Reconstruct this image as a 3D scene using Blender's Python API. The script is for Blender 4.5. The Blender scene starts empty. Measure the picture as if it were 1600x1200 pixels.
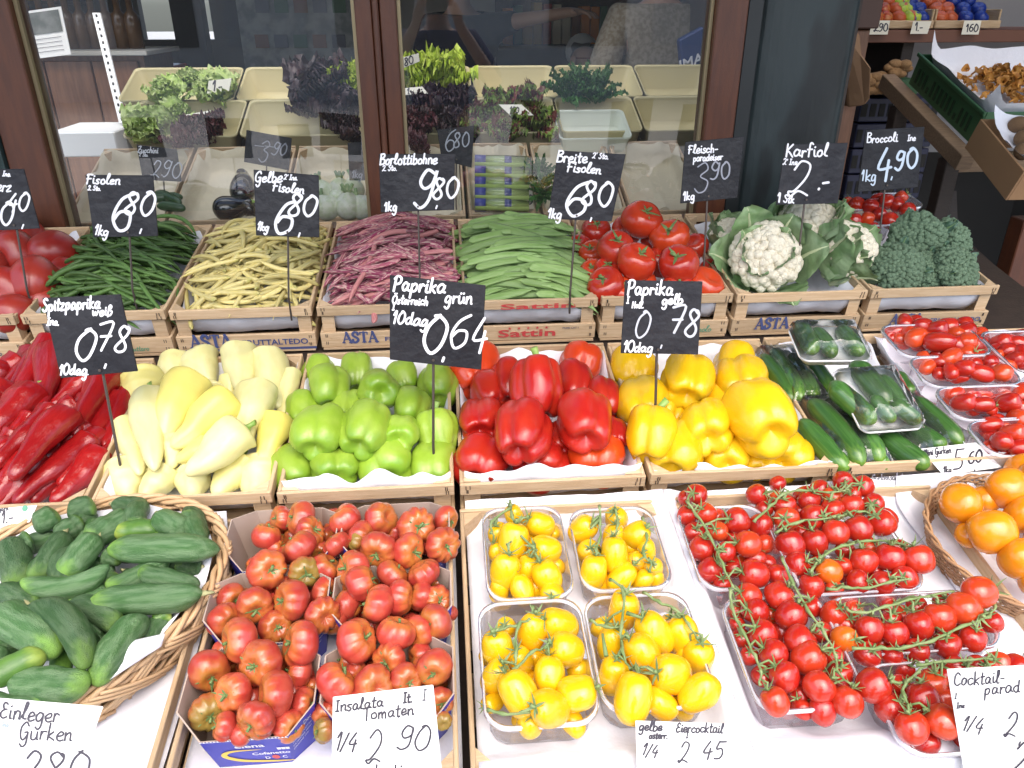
import bpy, math, random
from mathutils import Vector, Matrix, Quaternion, noise
random.seed(11)
R = math.radians
V = Vector
S = bpy.context.scene
COL = S.collection

# ------------------------------------------------------------------ camera
CAMH = 1.55
YAW, PITCH, FPX = R(5.0), R(26.1), 1204.0
cd = bpy.data.cameras.new('camera'); cam = bpy.data.objects.new('camera', cd); COL.objects.link(cam)
cd.sensor_width = 36.0; cd.lens = FPX / 1600 * 36.0; cd.clip_start = 0.01; cd.clip_end = 300
cam.location = (0, 0, CAMH); cam.rotation_euler = (R(90) - PITCH, 0, -YAW)
S.camera = cam
# ------------------------------------------------------------------ world and sun
w = bpy.data.worlds.new('World'); S.world = w; w.use_nodes = True
nt = w.node_tree; bg = nt.nodes['Background']
sky = nt.nodes.new('ShaderNodeTexSky'); sky.sky_type = 'NISHITA'; sky.sun_disc = False
sky.sun_elevation = R(58); sky.sun_rotation = R(170); sky.air_density = 1.0; sky.dust_density = 3.0; sky.ozone_density = 0.6
nt.links.new(sky.outputs[0], bg.inputs['Color']); bg.inputs['Strength'].default_value = 0.15
sl = bpy.data.lights.new('sun', 'SUN'); so = bpy.data.objects.new('sun', sl); COL.objects.link(so)
sl.energy = 1.5; sl.angle = R(80); sl.color = (1.0, 0.96, 0.9)
so.rotation_euler = (R(32), 0, R(-10)); so.location = (0, -6, 8)
S.view_settings.view_transform = 'Standard'; S.view_settings.look = 'None'
S.view_settings.exposure = 1.42; S.view_settings.gamma = 1.0
S.cycles.max_bounces = 8; S.cycles.transparent_max_bounces = 16
S.cycles.use_adaptive_sampling = True

# ------------------------------------------------------------------ picture rays to real surfaces
_f = V((math.sin(YAW) * math.cos(PITCH), math.cos(YAW) * math.cos(PITCH), -math.sin(PITCH)))
_r = V((math.cos(YAW), -math.sin(YAW), 0)); _u = _r.cross(_f); CP = V((0, 0, CAMH))
def ray(px, py): return _f + _r * ((px - 800) / FPX) - _u * ((py - 600) / FPX)
# sloping display shelves: front edge depth, front edge height, slope
TIER = {1: (.57, .793, 10.0), 2: (1.0, .89, 10.8), 3: (1.56, .998, 9.5), 4: (2.12, 1.032, 19.6), 5: (2.55, 1.16, 20.8)}
def tn(t): a = R(TIER[t][2]); return V((0, -math.sin(a), math.cos(a)))
def td(t): a = R(TIER[t][2]); return V((0, math.cos(a), math.sin(a)))
def on(O, n, px, py):
    d = ray(px, py); return CP + d * ((O - CP).dot(n) / d.dot(n))
def pix(t, px, py, h=0.0):
    n = tn(t); return on(V((0, TIER[t][0], TIER[t][1])) + n * h, n, px, py)
def PY(px, py, Y): d = ray(px, py); return CP + d * (Y / d.y)
def tw(t, u, v, h): return V((u, TIER[t][0], TIER[t][1])) + td(t) * v + tn(t) * h
def uv(t, p): return p.x, (p - V((0, TIER[t][0], TIER[t][1]))).dot(td(t))
def scale_at(p): return (p - CP).dot(_f) / FPX        # metres per picture unit there

# ------------------------------------------------------------------ object helpers
def tag(o, label=None, cat=None, group=None, kind=None):
    if label: o['label'] = label
    if cat: o['category'] = cat
    if group: o['group'] = group
    if kind: o['kind'] = kind
    return o
def link(name, data, parent=None):
    o = bpy.data.objects.new(name, data); COL.objects.link(o)
    if parent: o.parent = parent
    return o
def empty(name, loc=(0, 0, 0)):
    o = link(name, None); o.location = loc; o.empty_display_size = .03; return o
class MB:
    def __init__(s): s.v = []; s.f = []; s.m = []
    def add(s, vs, fs, mi=0, M=None):
        b = len(s.v)
        s.v += [(M @ V(p)) if M else V(p) for p in vs]
        s.f += [tuple(b + i for i in f) for f in fs]; s.m += [mi] * len(fs)
    def box(s, c, d, mi=0, M=None):
        x, y, z = d[0] / 2, d[1] / 2, d[2] / 2
        vs = [V(c) + V(p) for p in ((-x,-y,-z),(x,-y,-z),(x,y,-z),(-x,y,-z),(-x,-y,z),(x,-y,z),(x,y,z),(-x,y,z))]
        s.add(vs, [(3,2,1,0),(4,5,6,7),(0,1,5,4),(1,2,6,5),(2,3,7,6),(3,0,4,7)], mi, M)
    def hexa(s, a, b, mi=0):                      # prism between two equal-length loops
        n = len(a); s.add(list(a) + list(b), [tuple(range(n))[::-1], tuple(range(n, 2 * n))] + [(i, (i + 1) % n, n + (i + 1) % n, n + i) for i in range(n)], mi)
    def tube(s, pts, rad, n=6, mi=0, cap=True, flat=None):
        pts = [V(p) for p in pts]; N = len(pts)
        if not hasattr(rad, '__len__'): rad = [rad] * N
        t0 = (pts[1] - pts[0]).normalized(); a = t0.orthogonal().normalized(); vs = []
        for i in range(N):
            t = (pts[min(i + 1, N - 1)] - pts[max(i - 1, 0)])
            t = t.normalized() if t.length > 1e-9 else t0
            a = (a - t * a.dot(t)); a = a.normalized() if a.length > 1e-6 else t.orthogonal().normalized()
            b = t.cross(a)
            for k in range(n):
                q = 2 * math.pi * k / n
                vs.append(pts[i] + (a * math.cos(q) + b * math.sin(q)) * rad[i])
        fs = [(i * n + k, i * n + (k + 1) % n, (i + 1) * n + (k + 1) % n, (i + 1) * n + k) for i in range(N - 1) for k in range(n)]
        if cap: fs += [tuple(range(n))[::-1], tuple((N - 1) * n + k for k in range(n))]
        s.add(vs, fs, mi)
    def grid(s, fn, nu, nv, mi=0, wrap=False):
        vs = [fn(i / nu, j / nv) for j in range(nv + 1) for i in range(nu if wrap else nu + 1)]
        W = nu if wrap else nu + 1
        s.add(vs, [(j * W + i, j * W + (i + 1) % W, (j + 1) * W + (i + 1) % W, (j + 1) * W + i) for j in range(nv) for i in range(nu)], mi)
    def mesh(s, name, mats, smooth=True):
        me = bpy.data.meshes.new(name); me.from_pydata([tuple(p) for p in s.v], [], s.f)
        for m in (mats if isinstance(mats, (list, tuple)) else [mats]): me.materials.append(m)
        me.polygons.foreach_set('material_index', s.m)
        me.polygons.foreach_set('use_smooth', [smooth] * len(s.f)); me.update(); return me
    def build(s, name, mats, parent=None, origin=None, smooth=False, bevel=0):
        if origin is None: origin = parent.location.copy() if parent else None
        if origin is not None: s.v = [p - V(origin) for p in s.v]
        o = link(name, s.mesh(name, mats, smooth), parent)
        if origin is not None and not parent: o.location = origin
        if bevel:
            b = o.modifiers.new('bevel', 'BEVEL'); b.width = bevel; b.segments = 1; b.limit_method = 'ANGLE'
        return o
def zrot(axis, spin=0.0):
    return V((0, 0, 1)).rotation_difference(V(axis).normalized()) @ Quaternion((0, 0, 1), spin)
def put(name, me, loc, q=None, sc=1, parent=None):
    o = link(name, me, parent); o.location = loc
    o.rotation_mode = 'QUATERNION'
    if q is not None: o.rotation_quaternion = q
    o.scale = (sc, sc, sc) if not hasattr(sc, '__len__') else sc
    return o
ORD = ['first', 'second', 'third', 'fourth', 'fifth', 'sixth', 'seventh', 'eighth', 'ninth', 'tenth', 'eleventh', 'twelfth', 'thirteenth', 'fourteenth', 'fifteenth', 'sixteenth', 'seventeenth', 'eighteenth', 'nineteenth', 'twentieth'] + ['twenty-' + x for x in ('first', 'second', 'third', 'fourth', 'fifth', 'sixth', 'seventh', 'eighth', 'ninth')]
def autolabel(items, where, cat, group, rowgap=38, rev=False):
    """items: (object, description, px, py). Labels say the row (counted from the front) and the place in it."""
    items = sorted(items, key=lambda t: -t[3]); rows = []; cur = []
    for it in items:
        if cur and cur[0][3] - it[3] > rowgap: rows.append(cur); cur = []
        cur.append(it)
    rows.append(cur)
    for ri, row in enumerate(rows):
        rn = 'front' if ri == 0 else ('back' if ri == len(rows) - 1 else ORD[ri])
        row.sort(key=lambda t: t[2])
        for ci, it in enumerate(row):
            if len(row) == 1: p = 'alone'
            elif ci == 0: p = 'leftmost'
            elif ci == len(row) - 1: p = 'rightmost'
            else: p = ORD[ci] + ' from left'
            tag(it[0], f'{it[1]}, {p} in the {rn} row {where}', cat, group)

# ------------------------------------------------------------------ materials
def mat(name, c, rough=.5, c2=None, ns=8.0, na=.5, var=0.0, bump=0.0, bs=40.0, spec=.5, coat=0.0, coat_r=.1,
        grad=None, grad2=None, alpha=None, stretch=None, metal=0.0, c3=None, sss=0.0, sssc=None, ramp=(.35, .65), gen=False):
    m = bpy.data.materials.new(name); m.use_nodes = True; t = m.node_tree; N = t.nodes; L = t.links
    b = N['Principled BSDF']; b.inputs['Roughness'].default_value = rough
    b.inputs['Specular IOR Level'].default_value = spec; b.inputs['Metallic'].default_value = metal
    if coat: b.inputs['Coat Weight'].default_value = coat; b.inputs['Coat Roughness'].default_value = coat_r
    if sss:
        b.inputs['Subsurface Weight'].default_value = sss; b.inputs['Subsurface Radius'].default_value = sssc or (.6, .3, .1); b.inputs['Subsurface Scale'].default_value = .02
    tc = N.new('ShaderNodeTexCoord'); co = tc.outputs['Generated' if gen else 'Object']
    oi = N.new('ShaderNodeObjectInfo')
    ad = N.new('ShaderNodeVectorMath'); ad.operation = 'ADD'
    cx = N.new('ShaderNodeCombineXYZ'); sc = N.new('ShaderNodeMath'); sc.operation = 'MULTIPLY'; sc.inputs[1].default_value = 37.0
    L.new(oi.outputs['Random'], sc.inputs[0]); L.new(sc.outputs[0], cx.inputs[0]); L.new(sc.outputs[0], cx.inputs[1])
    mp = N.new('ShaderNodeMapping')
    if stretch: mp.inputs['Scale'].default_value = stretch
    L.new(co, mp.inputs[0]); L.new(mp.outputs[0], ad.inputs[0]); L.new(cx.outputs[0], ad.inputs[1]); vec = ad.outputs[0]
    def mix(a, bcol, fac):
        x = N.new('ShaderNodeMix'); x.data_type = 'RGBA'
        if hasattr(a, 'links') : L.new(a, x.inputs[6])
        else: x.inputs[6].default_value = (*a, 1)
        if hasattr(bcol, 'links'): L.new(bcol, x.inputs[7])
        else: x.inputs[7].default_value = (*bcol, 1)
        L.new(fac, x.inputs[0]); return x.outputs[2]
    def mr(src, a, bb, lo=0, hi=1):
        x = N.new('ShaderNodeMapRange'); x.inputs[1].default_value = a; x.inputs[2].default_value = bb; x.inputs[3].default_value = lo; x.inputs[4].default_value = hi
        x.interpolation_type = 'SMOOTHSTEP'; L.new(src, x.inputs[0]); return x.outputs[0]
    def noi(scale, det=3):
        x = N.new('ShaderNodeTexNoise'); x.inputs['Scale'].default_value = scale; x.inputs['Detail'].default_value = det; L.new(vec, x.inputs['Vector']); return x.outputs['Fac']
    out = c
    if c2: out = mix(out, c2, mr(noi(ns), ramp[0], ramp[1], 0, na))
    if c3: out = mix(out, c3, mr(oi.outputs['Random'], .55, 1.0, 0, 1))
    for g in (grad, grad2):
        if g:                                      # own colour of the skin along its axis: (colour, z from, z to)
            sp = N.new('ShaderNodeSeparateXYZ'); L.new(tc.outputs['Object'], sp.inputs[0])
            a2 = N.new('ShaderNodeMath'); a2.operation = 'ADD'; ml = N.new('ShaderNodeMath'); ml.operation = 'MULTIPLY_ADD'; ml.inputs[1].default_value = .7; ml.inputs[2].default_value = -.35
            L.new(noi(2.2), ml.inputs[0]); L.new(sp.outputs[2], a2.inputs[0]); L.new(ml.outputs[0], a2.inputs[1])
            out = mix(out, g[0], mr(a2.outputs[0], g[1], g[2], 0, g[3] if len(g) > 3 else 1))
    if var:
        hs = N.new('ShaderNodeHueSaturation')
        if hasattr(out, 'links'): L.new(out, hs.inputs['Color'])
        else: hs.inputs['Color'].default_value = (*out, 1)
        L.new(mr(oi.outputs['Random'], 0, 1, 1 - var, 1 + var), hs.inputs['Value']); out = hs.outputs[0]
    if hasattr(out, 'links'): L.new(out, b.inputs['Base Color'])
    else: b.inputs['Base Color'].default_value = (*out, 1)
    if bump:
        bp = N.new('ShaderNodeBump'); bp.inputs['Strength'].default_value = bump; bp.inputs['Distance'].default_value = .02
        L.new(noi(bs, 4), bp.inputs['Height']); L.new(bp.outputs[0], b.inputs['Normal'])
    return m
def thin(name, tint, refl, haze, rough=.03, hazecol=(1, 1, 1), ns=0):
    """thin clear sheet: see-through, fresnel gloss, a little milkiness of its own"""
    m = bpy.data.materials.new(name); m.use_nodes = True; t = m.node_tree; N = t.nodes; L = t.links
    N.remove(N['Principled BSDF']); out = N['Material Output']
    tr = N.new('ShaderNodeBsdfTransparent'); tr.inputs[0].default_value = (*tint, 1)
    df = N.new('ShaderNodeBsdfDiffuse'); df.inputs[0].default_value = (*hazecol, 1)
    gl = N.new('ShaderNodeBsdfGlossy'); gl.inputs['Roughness'].default_value = rough
    m1 = N.new('ShaderNodeMixShader'); m1.inputs[0].default_value = haze; L.new(tr.outputs[0], m1.inputs[1]); L.new(df.outputs[0], m1.inputs[2])
    fr = N.new('ShaderNodeFresnel'); fr.inputs[0].default_value = 1.5
    ml = N.new('ShaderNodeMath'); ml.operation = 'MULTIPLY'; ml.inputs[1].default_value = refl; L.new(fr.outputs[0], ml.inputs[0]); ml.use_clamp = True
    m2 = N.new('ShaderNodeMixShader'); L.new(ml.outputs[0], m2.inputs[0]); L.new(m1.outputs[0], m2.inputs[1]); L.new(gl.outputs[0], m2.inputs[2])
    if ns:
        tc = N.new('ShaderNodeTexCoord'); no = N.new('ShaderNodeTexNoise'); no.inputs['Scale'].default_value = ns; bp = N.new('ShaderNodeBump'); bp.inputs['Strength'].default_value = .5; bp.inputs['Distance'].default_value = .01
        L.new(tc.outputs['Object'], no.inputs['Vector']); L.new(no.outputs['Fac'], bp.inputs['Height']); L.new(bp.outputs[0], gl.inputs['Normal']); L.new(bp.outputs[0], fr.inputs['Normal'])
    L.new(m2.outputs[0], out.inputs[0]); return m
WOOD = mat('pale crate wood', (.62, .45, .28), .65, (.50, .33, .18), 6, .6, .12, .25, 30, stretch=(3, 40, 40), spec=.3)
WOODF = mat('pale crate wood crosswise', (.60, .44, .27), .65, (.47, .31, .17), 6, .6, .12, .25, 30, stretch=(40, 3, 40), spec=.3)
PAPER = mat('white paper', (.77, .77, .82), .8, bump=.3, bs=18, spec=.2)
CARD = mat('white card', (.84, .84, .82), .6, spec=.3)
CREAM = mat('cream card', (.78, .74, .62), .6, spec=.3)
SLATE = mat('black board', (.012, .012, .016), .5, (.028, .028, .032), 14, .6, .2, .2, 60, spec=.3)
CHALK = mat('white paint marker', (.80, .80, .84), .7)
CHALKD = mat('worn chalk', (.30, .31, .36), .8)
CHALKM = mat('half worn chalk', (.5, .52, .58), .8)
INK = mat('black felt pen', (.03, .025, .04), .5)
STAKE = mat('dark steel stake', (.10, .08, .07), .45, metal=.6)
BLUEINK = mat('blue print', (.07, .09, .22), .6)
REDINK = mat('red print', (.55, .06, .06), .6)
GREENINK = mat('green print', (.10, .32, .20), .6)
GREYINK = mat('grey print', (.12, .12, .15), .6)
STEM = mat('pepper stem green', (.22, .38, .07), .5, (.33, .45, .13), 3, .8)
CALYX = mat('tomato stalk green', (.10, .17, .05), .6, (.17, .24, .08), 5, .8)
VINE = mat('tomato vine green', (.16, .24, .08), .6, (.24, .30, .13), 30, .8)
# ------------------------------------------------------------------ handwriting: strokes on a 0..100 grid
GL = {
'a': (58, '44,44 24,52 6,30 12,4 30,4 44,26 46,48 45,12 58,2'), 'b': (54, '8,100 9,2 32,0 48,22 38,46 20,48 9,34'),
'c': (48, '42,42 28,52 8,38 6,14 22,0 46,10'), 'd': (60, '44,44 24,52 6,30 12,4 30,4 44,26 48,98 46,12 58,2'),
'e': (48, '6,22 38,30 40,46 24,52 6,34 8,8 26,0 48,10'), 'f': (44, '42,90 28,102 18,80 18,-8', '2,50 38,52'),
'g': (56, '44,44 24,52 6,30 12,4 30,4 44,26 46,48 46,-24 30,-46 8,-34'), 'h': (52, '8,100 8,0', '8,32 24,50 40,42 42,0'),
'i': (24, '8,50 10,6 24,2', '9,72 11,75'), 'k': (52, '8,100 8,0', '42,52 10,24 28,14 48,0'), 'l': (34, '2,14 24,66 28,98 16,100 10,60 12,8 32,2'),
'm': (78, '6,48 8,0', '8,30 22,50 34,42 35,0', '35,30 50,50 64,42 66,0'), 'n': (52, '6,48 8,0', '8,30 24,50 40,42 42,6 52,2'),
'o': (52, '28,50 8,40 6,12 24,0 44,14 42,42 26,50'), 'p': (54, '8,50 8,-42', '8,34 24,52 44,40 42,12 24,0 8,10'),
'r': (40, '6,48 8,0', '8,28 20,48 38,44'), 's': (42, '36,46 20,52 8,40 30,22 32,8 16,0 2,8'), 't': (38, '18,88 16,8 26,0 36,6', '2,58 36,60'),
'u': (56, '6,50 6,14 18,0 36,8 44,28 44,50 45,10 56,2'), 'v': (46, '4,50 20,0 42,52'), 'w': (70, '4,50 16,2 32,40 46,2 64,52'),
'z': (48, '4,48 38,50 4,2 46,4'), 'y': (50, '4,50 22,6', '44,50 10,-44'), 'S': (58, '50,88 30,102 10,84 24,58 46,40 40,8 18,-2 2,14'),
'F': (60, '14,98 12,0', '0,84 14,100 58,94', '2,52 44,54'), 'G': (66, '56,82 36,102 10,74 8,24 30,0 52,20 54,46 34,44', '54,44 54,-24 34,-42 16,-28'),
'B': (60, '8,100 8,0', '8,98 40,98 46,76 10,54', '10,54 52,46 50,8 8,0'), 'K': (60, '8,100 8,0', '52,98 10,48 30,36 58,0'),
'P': (58, '10,100 10,0', '0,84 20,104 50,92 46,58 12,46'), 'I': (36, '6,98 32,100', '18,98 16,0', '2,0 32,2'), 'T': (60, '2,92 58,100', '30,96 28,0'),
'E': (54, '46,90 24,100 10,80 26,56 40,54', '26,56 8,38 10,10 28,0 52,12'), 'C': (62, '58,84 36,102 8,70 10,20 34,0 60,12'),
'O': (70, '34,100 8,72 8,26 34,0 60,26 60,74 34,100'), 'H': (62, '10,100 8,0', '50,100 50,0', '8,50 50,52'), 'J': (48, '8,96 42,98', '28,97 28,16 12,0 0,14'),
'Z': (60, '6,94 54,98 4,2 58,4', '14,50 48,52'), 'Ö': (70, '34,100 8,72 8,26 34,0 60,26 60,74 34,100', '20,120 22,123', '46,120 48,123'),
'ü': (56, '6,50 6,14 18,0 36,8 44,28 44,50 45,10 56,2', '14,72 16,75', '36,72 38,75'), 'ß': (56, '8,-10 10,80 28,100 42,82 24,56 46,34 40,4 22,0'),
'0': (64, '32,100 8,72 6,28 30,0 54,24 56,74 32,100 20,96'), '1': (36, '4,66 24,100 22,0'), '2': (62, '8,76 24,100 48,88 44,54 16,12 4,10 12,0 28,14 56,2'),
'3': (56, '6,86 28,100 46,82 22,56 48,38 44,8 22,-2 4,12'), '4': (62, '34,100 6,34 56,38', '44,60 40,-8'), '5': (60, '20,98 12,56 36,58 52,34 40,4 8,0', '20,98 58,100'),
'6': (62, '52,96 24,80 6,34 24,0 52,12 50,44 24,50 8,30'), '7': (56, '2,90 50,98 22,0', '10,48 46,50'), '8': (60, '44,88 24,100 10,78 44,30 40,4 20,-2 6,22 44,66 46,88 38,98'),
'9': (58, '46,90 22,100 8,70 24,50 46,64 50,94 44,24 22,0 2,8'), '.': (20, '8,0 10,3'), ',': (22, '12,6 6,-20'), '-': (40, '4,34 34,36'), '/': (40, '34,104 2,-10'),
'U': (60, '8,100 8,20 26,0 48,12 52,100', '52,20 60,2'), 'M': (76, '6,0 14,98 36,30 58,98 66,0'), 'L': (50, '12,100 10,2 46,4'),
"'": (16, '8,98 5,80'), '_': (50, '0,-14 50,-12')}
def smooth(pts, k=5):
    if len(pts) < 3: return pts
    P = [pts[0]] + pts + [pts[-1]]; out = []
    for i in range(1, len(P) - 2):
        a, b, c, d = P[i - 1], P[i], P[i + 1], P[i + 2]
        for j in range(k):
            t = j / k
            out.append(tuple(.5 * (2 * b[q] + (c[q] - a[q]) * t + (2 * a[q] - 5 * b[q] + 4 * c[q] - d[q]) * t * t + (3 * b[q] - a[q] - 3 * c[q] + d[q]) * t ** 3) for q in (0, 1)))
    out.append(pts[-1]); return out
def strokes(txt, x, y, size, ang=0.0, sx=1.0, slant=.17, jit=.03):
    """picture-space polylines of a handwritten line; y is the baseline, size the cap height"""
    res = []; pen = 0.0; ca, sa = math.cos(ang), math.sin(ang)
    for ch in txt:
        if ch == ' ': pen += 34; continue
        g = GL[ch]
        dy = random.uniform(-4, 4); ks = random.uniform(.94, 1.07)
        for s in g[1:]:
            pts = [tuple(map(float, q.split(','))) for q in s.split()]
            pts = [(a + random.uniform(-3, 3) * (len(pts) > 2), b + random.uniform(-3, 3) * (len(pts) > 2)) for a, b in pts]
            q = []
            for a, b in smooth(pts):
                X = (pen + a * ks + slant * b) * size / 100 * sx; Y = (b * ks + dy) * size / 100
                q.append((x + X * ca + Y * sa, y + X * sa - Y * ca))
            res.append(q)
        pen += g[0] + 7
    return res
_k = [0]
def ribbon(mb, pts, wd, proj, ncap=5):
    """a flat painted stroke of width wd (picture units) laid on a surface through proj(x, y, lift)"""
    _k[0] += 1; wd *= 1.14; base = .0007 + (_k[0] % 40) * 1.2e-5; r = wd / 2; N = len(pts); vs = []; fs = []
    def nrm(i):
        a = pts[max(i - 1, 0)]; b = pts[min(i + 1, N - 1)]; dx, dy = b[0] - a[0], b[1] - a[1]; l = math.hypot(dx, dy) or 1
        return -dy / l, dx / l
    for i, p in enumerate(pts):
        nx, ny = nrm(i); e = base + i * 1e-6
        vs += [proj(p[0] + nx * r, p[1] + ny * r, e), proj(p[0] - nx * r, p[1] - ny * r, e)]
    for i in range(N - 1): fs.append((2 * i, 2 * i + 1, 2 * i + 3, 2 * i + 2))
    for i, sgn in ((0, -1), (N - 1, 1)):
        nx, ny = nrm(i); a0 = math.atan2(ny, nx); c = len(vs)
        e = base + i * 1e-6
        for k in range(1, ncap):
            t = a0 - sgn * math.pi * k / ncap
            vs.append(proj(pts[i][0] + math.cos(t) * r, pts[i][1] + math.sin(t) * r, e))
        fs.append((2 * i,) + tuple(range(c, c + ncap - 1)) + (2 * i + 1,))
    mb.add(vs, fs)
def sign(name, label, corners, base, lines, board=SLATE, ink=CHALK, group='black price boards', stake=True, thick=.003, lean=8, cat='price sign', Y=None, extra=None, stx=None, clip=False):
    """corners in the picture TL TR BR BL; base = (tier, px, py, h) foot of its stake. The board stands over that foot."""
    foot = pix(*base) if stake else None
    bx = (corners[2][0] + corners[3][0]) / 2
    O = foot.copy() if stake else PY(bx, corners[2][1], Y)
    n = V((0, -math.cos(R(lean)), math.sin(R(lean))))
    def pr(x, y, e=0.0): return on(O + n * e, n, x, y)
    fr = [pr(*c) for c in corners]; bk = [p - n * thick for p in fr]
    root = empty(name, O if stake else (fr[2] + fr[3]) / 2); tag(root, label, cat, group)
    mb = MB(); mb.hexa(fr[::-1], bk[::-1]); mb.build('board', board, root, bevel=.0006)
    mb = MB()
    for ln in lines:
        txt, x, y, size, wd = ln[:5]; ang = ln[5] if len(ln) > 5 else 0; sx = ln[6] if len(ln) > 6 else .9
        for st in strokes(txt, x, y, size, R(ang), sx): ribbon(mb, st, wd, pr)
    mb.build('handwriting', ink, root)
    if extra:
        mb = MB()
        for e_ in extra[1]:
            txt, x, y, size, wd = e_[:5]; ang = e_[5] if len(e_) > 5 else 0
            for st in strokes(txt, x, y, size, R(ang), .9): ribbon(mb, st, wd, pr)
        mb.build('handwriting', extra[0], root)
    if clip:
        mb = MB(); m_ = (fr[2] + fr[3]) / 2 - n * .004; mb.tube([m_ + (fr[0] - fr[3]) * .25, m_, V((m_.x, .566, .77)), V((m_.x, .566, .72))], .002, 6); mb.build('wire_clip', STAKE, root)
    if stake:
        mb = MB()
        sx0 = bx if stx is None else stx; yb = corners[3][1] + (corners[2][1] - corners[3][1]) * (sx0 - corners[3][0]) / (corners[2][0] - corners[3][0]); tp = pr(sx0, yb - 12)
        mb.tube([foot - V((0, 0, .05)), foot, tp - n * (thick + .003)], [.0022, .0022, .0022], 6); mb.build('stake', STAKE, root)
        mb = MB(); k = pr(sx0, yb - 7, .001); mb.tube([k, k + n * .0015], .0022, 8); mb.build('rivet', STAKE, root)
    return root
# ------------------------------------------------------------------ printed lettering (built-in font -> mesh)
_fc = {}
def font_mesh(txt, off=0.0):
    if (txt, off) in _fc: return _fc[(txt, off)]
    cu = bpy.data.curves.new('lettering', 'FONT'); cu.body = txt; cu.size = 1; cu.offset = off; cu.resolution_u = 3
    o = bpy.data.objects.new('lettering', cu); COL.objects.link(o)
    dg = bpy.context.evaluated_depsgraph_get(); me = bpy.data.meshes.new_from_object(o.evaluated_get(dg))
    vs = [v.co.copy() for v in me.vertices]; fs = [tuple(p.vertices) for p in me.polygons]
    bpy.data.objects.remove(o); bpy.data.meshes.remove(me)
    x0 = min(v.x for v in vs); x1 = max(v.x for v in vs)
    _fc[(txt, off)] = ([((v.x - x0) / (x1 - x0), v.y, 0) for v in vs], fs, x1 - x0); return _fc[(txt, off)]
def lettering(mb, txt, place, width, size, off=0.0):
    """place(x, y) -> point; text starts at x=0, baseline y=0"""
    vs, fs, _ = font_mesh(txt, off); mb.add([place(a * width, b * size) for a, b, _ in vs], fs)
SERIF = {'A': (70, '4,0 34,98', '34,98 66,0|w', '14,34 52,34', '-4,1 16,1', '52,1 78,1'), 'S': (58, '48,74 46,92 24,99 8,82 14,62 42,42 48,20 28,1 8,6 6,26|w', '48,70 48,98', '6,30 6,2'),
         'T': (64, '32,96 32,2|w', '2,96 62,96', '3,96 3,76', '61,96 61,76', '18,1 46,1')}
def serif(mb, txt, place, size, wd, gap=6):
    pen = 0
    for ch in txt:
        g = SERIF[ch]
        for s in g[1:]:
            hv = s.endswith('|w'); s = s.replace('|w', '')
            pts = [((pen + float(q.split(',')[0])) * size / 100, float(q.split(',')[1]) * size / 100) for q in s.split()]
            ribbon(mb, smooth(pts, 4), wd * (2.1 if hv else 1), place)
        pen += g[0] + gap
    return pen * size / 100

# ------------------------------------------------------------------ produce shapes, radius about 1, axis z (stalk at +z)
def pn(p, s): return noise.noise(V(p) * s)
def bell(seed, lobes=4, hl=1.05, groove=.2, taper=.14, m=None, nm='bell_pepper'):
    rnd = random.Random(seed); off = V((seed * 3.1, seed * 1.7, 0)); ph = rnd.random() * 6.28
    mb = MB(); nu, nv = 40, 22
    la = [rnd.uniform(.9, 1.08) for _ in range(lobes)]
    def fn(a, b):
        phi = a * 2 * math.pi; th = b * math.pi; s = max(math.sin(th), 0); c = math.cos(th)
        sr = s ** .58; cz = (abs(c) ** .8) * (1 if c > 0 else -1)
        g = abs(math.cos(lobes * (phi) / 2)); k = (1 - g) ** 1.6
        li = int(((phi * lobes / (2 * math.pi)) + .5) % lobes); lv = la[li]
        r = sr * (1 - groove * k * (.45 + .55 * abs(cz) ** .7)) * (1 - taper * (1 - cz) / 2) * (1 + (lv - 1) * g)
        z = hl * cz
        if cz > 0: z -= .42 * math.exp(-(sr / .42) ** 2)
        else: z += .30 * math.exp(-(sr / .36) ** 2) - .13 * g * math.exp(-((sr - .6) / .3) ** 2) * lv
        p = V((r * math.cos(phi + ph), r * math.sin(phi + ph), z))
        n = 1 + .16 * pn(p + off, .9) + .03 * pn(p + off, 3)
        return V((p.x * n, p.y * n, p.z * (1 + .06 * pn(p - off, .8))))
    mb.grid(fn, nu, nv, wrap=True); return mb.mesh(nm, m)
def tom(seed, ribs, depth, flat, m, dim=.3, nm='tomato', nu=36, nv=18):
    rnd = random.Random(seed); off = V((seed * 2.3, seed, 4)); mb = MB()
    ph = [rnd.uniform(-.12, .12) for _ in range(24)]
    def fn(a, b):
        phi = a * 2 * math.pi; th = b * math.pi; s = max(math.sin(th), 0); c = math.cos(th); sr = s ** .85
        g = abs(math.cos(ribs * (phi + .15 * math.sin(2 * phi + seed)) / 2)) if ribs else 1
        k = (1 - g) ** 1.7
        r = sr * (1 - depth * k * (.35 + .65 * max(0, c + .35)))
        z = flat * c
        if c > 0: z -= dim * math.exp(-(sr / .38) ** 2)
        else: z += dim * .25 * math.exp(-(sr / .25) ** 2)
        p = V((r * math.cos(phi), r * math.sin(phi), z)); n = 1 + .13 * pn(p + off, .8)
        return V((p.x * n * (1 + .06 * math.sin(seed)), p.y * n, p.z * n))
    mb.grid(fn, nu, nv, wrap=True); return mb.mesh(nm, m)
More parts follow.
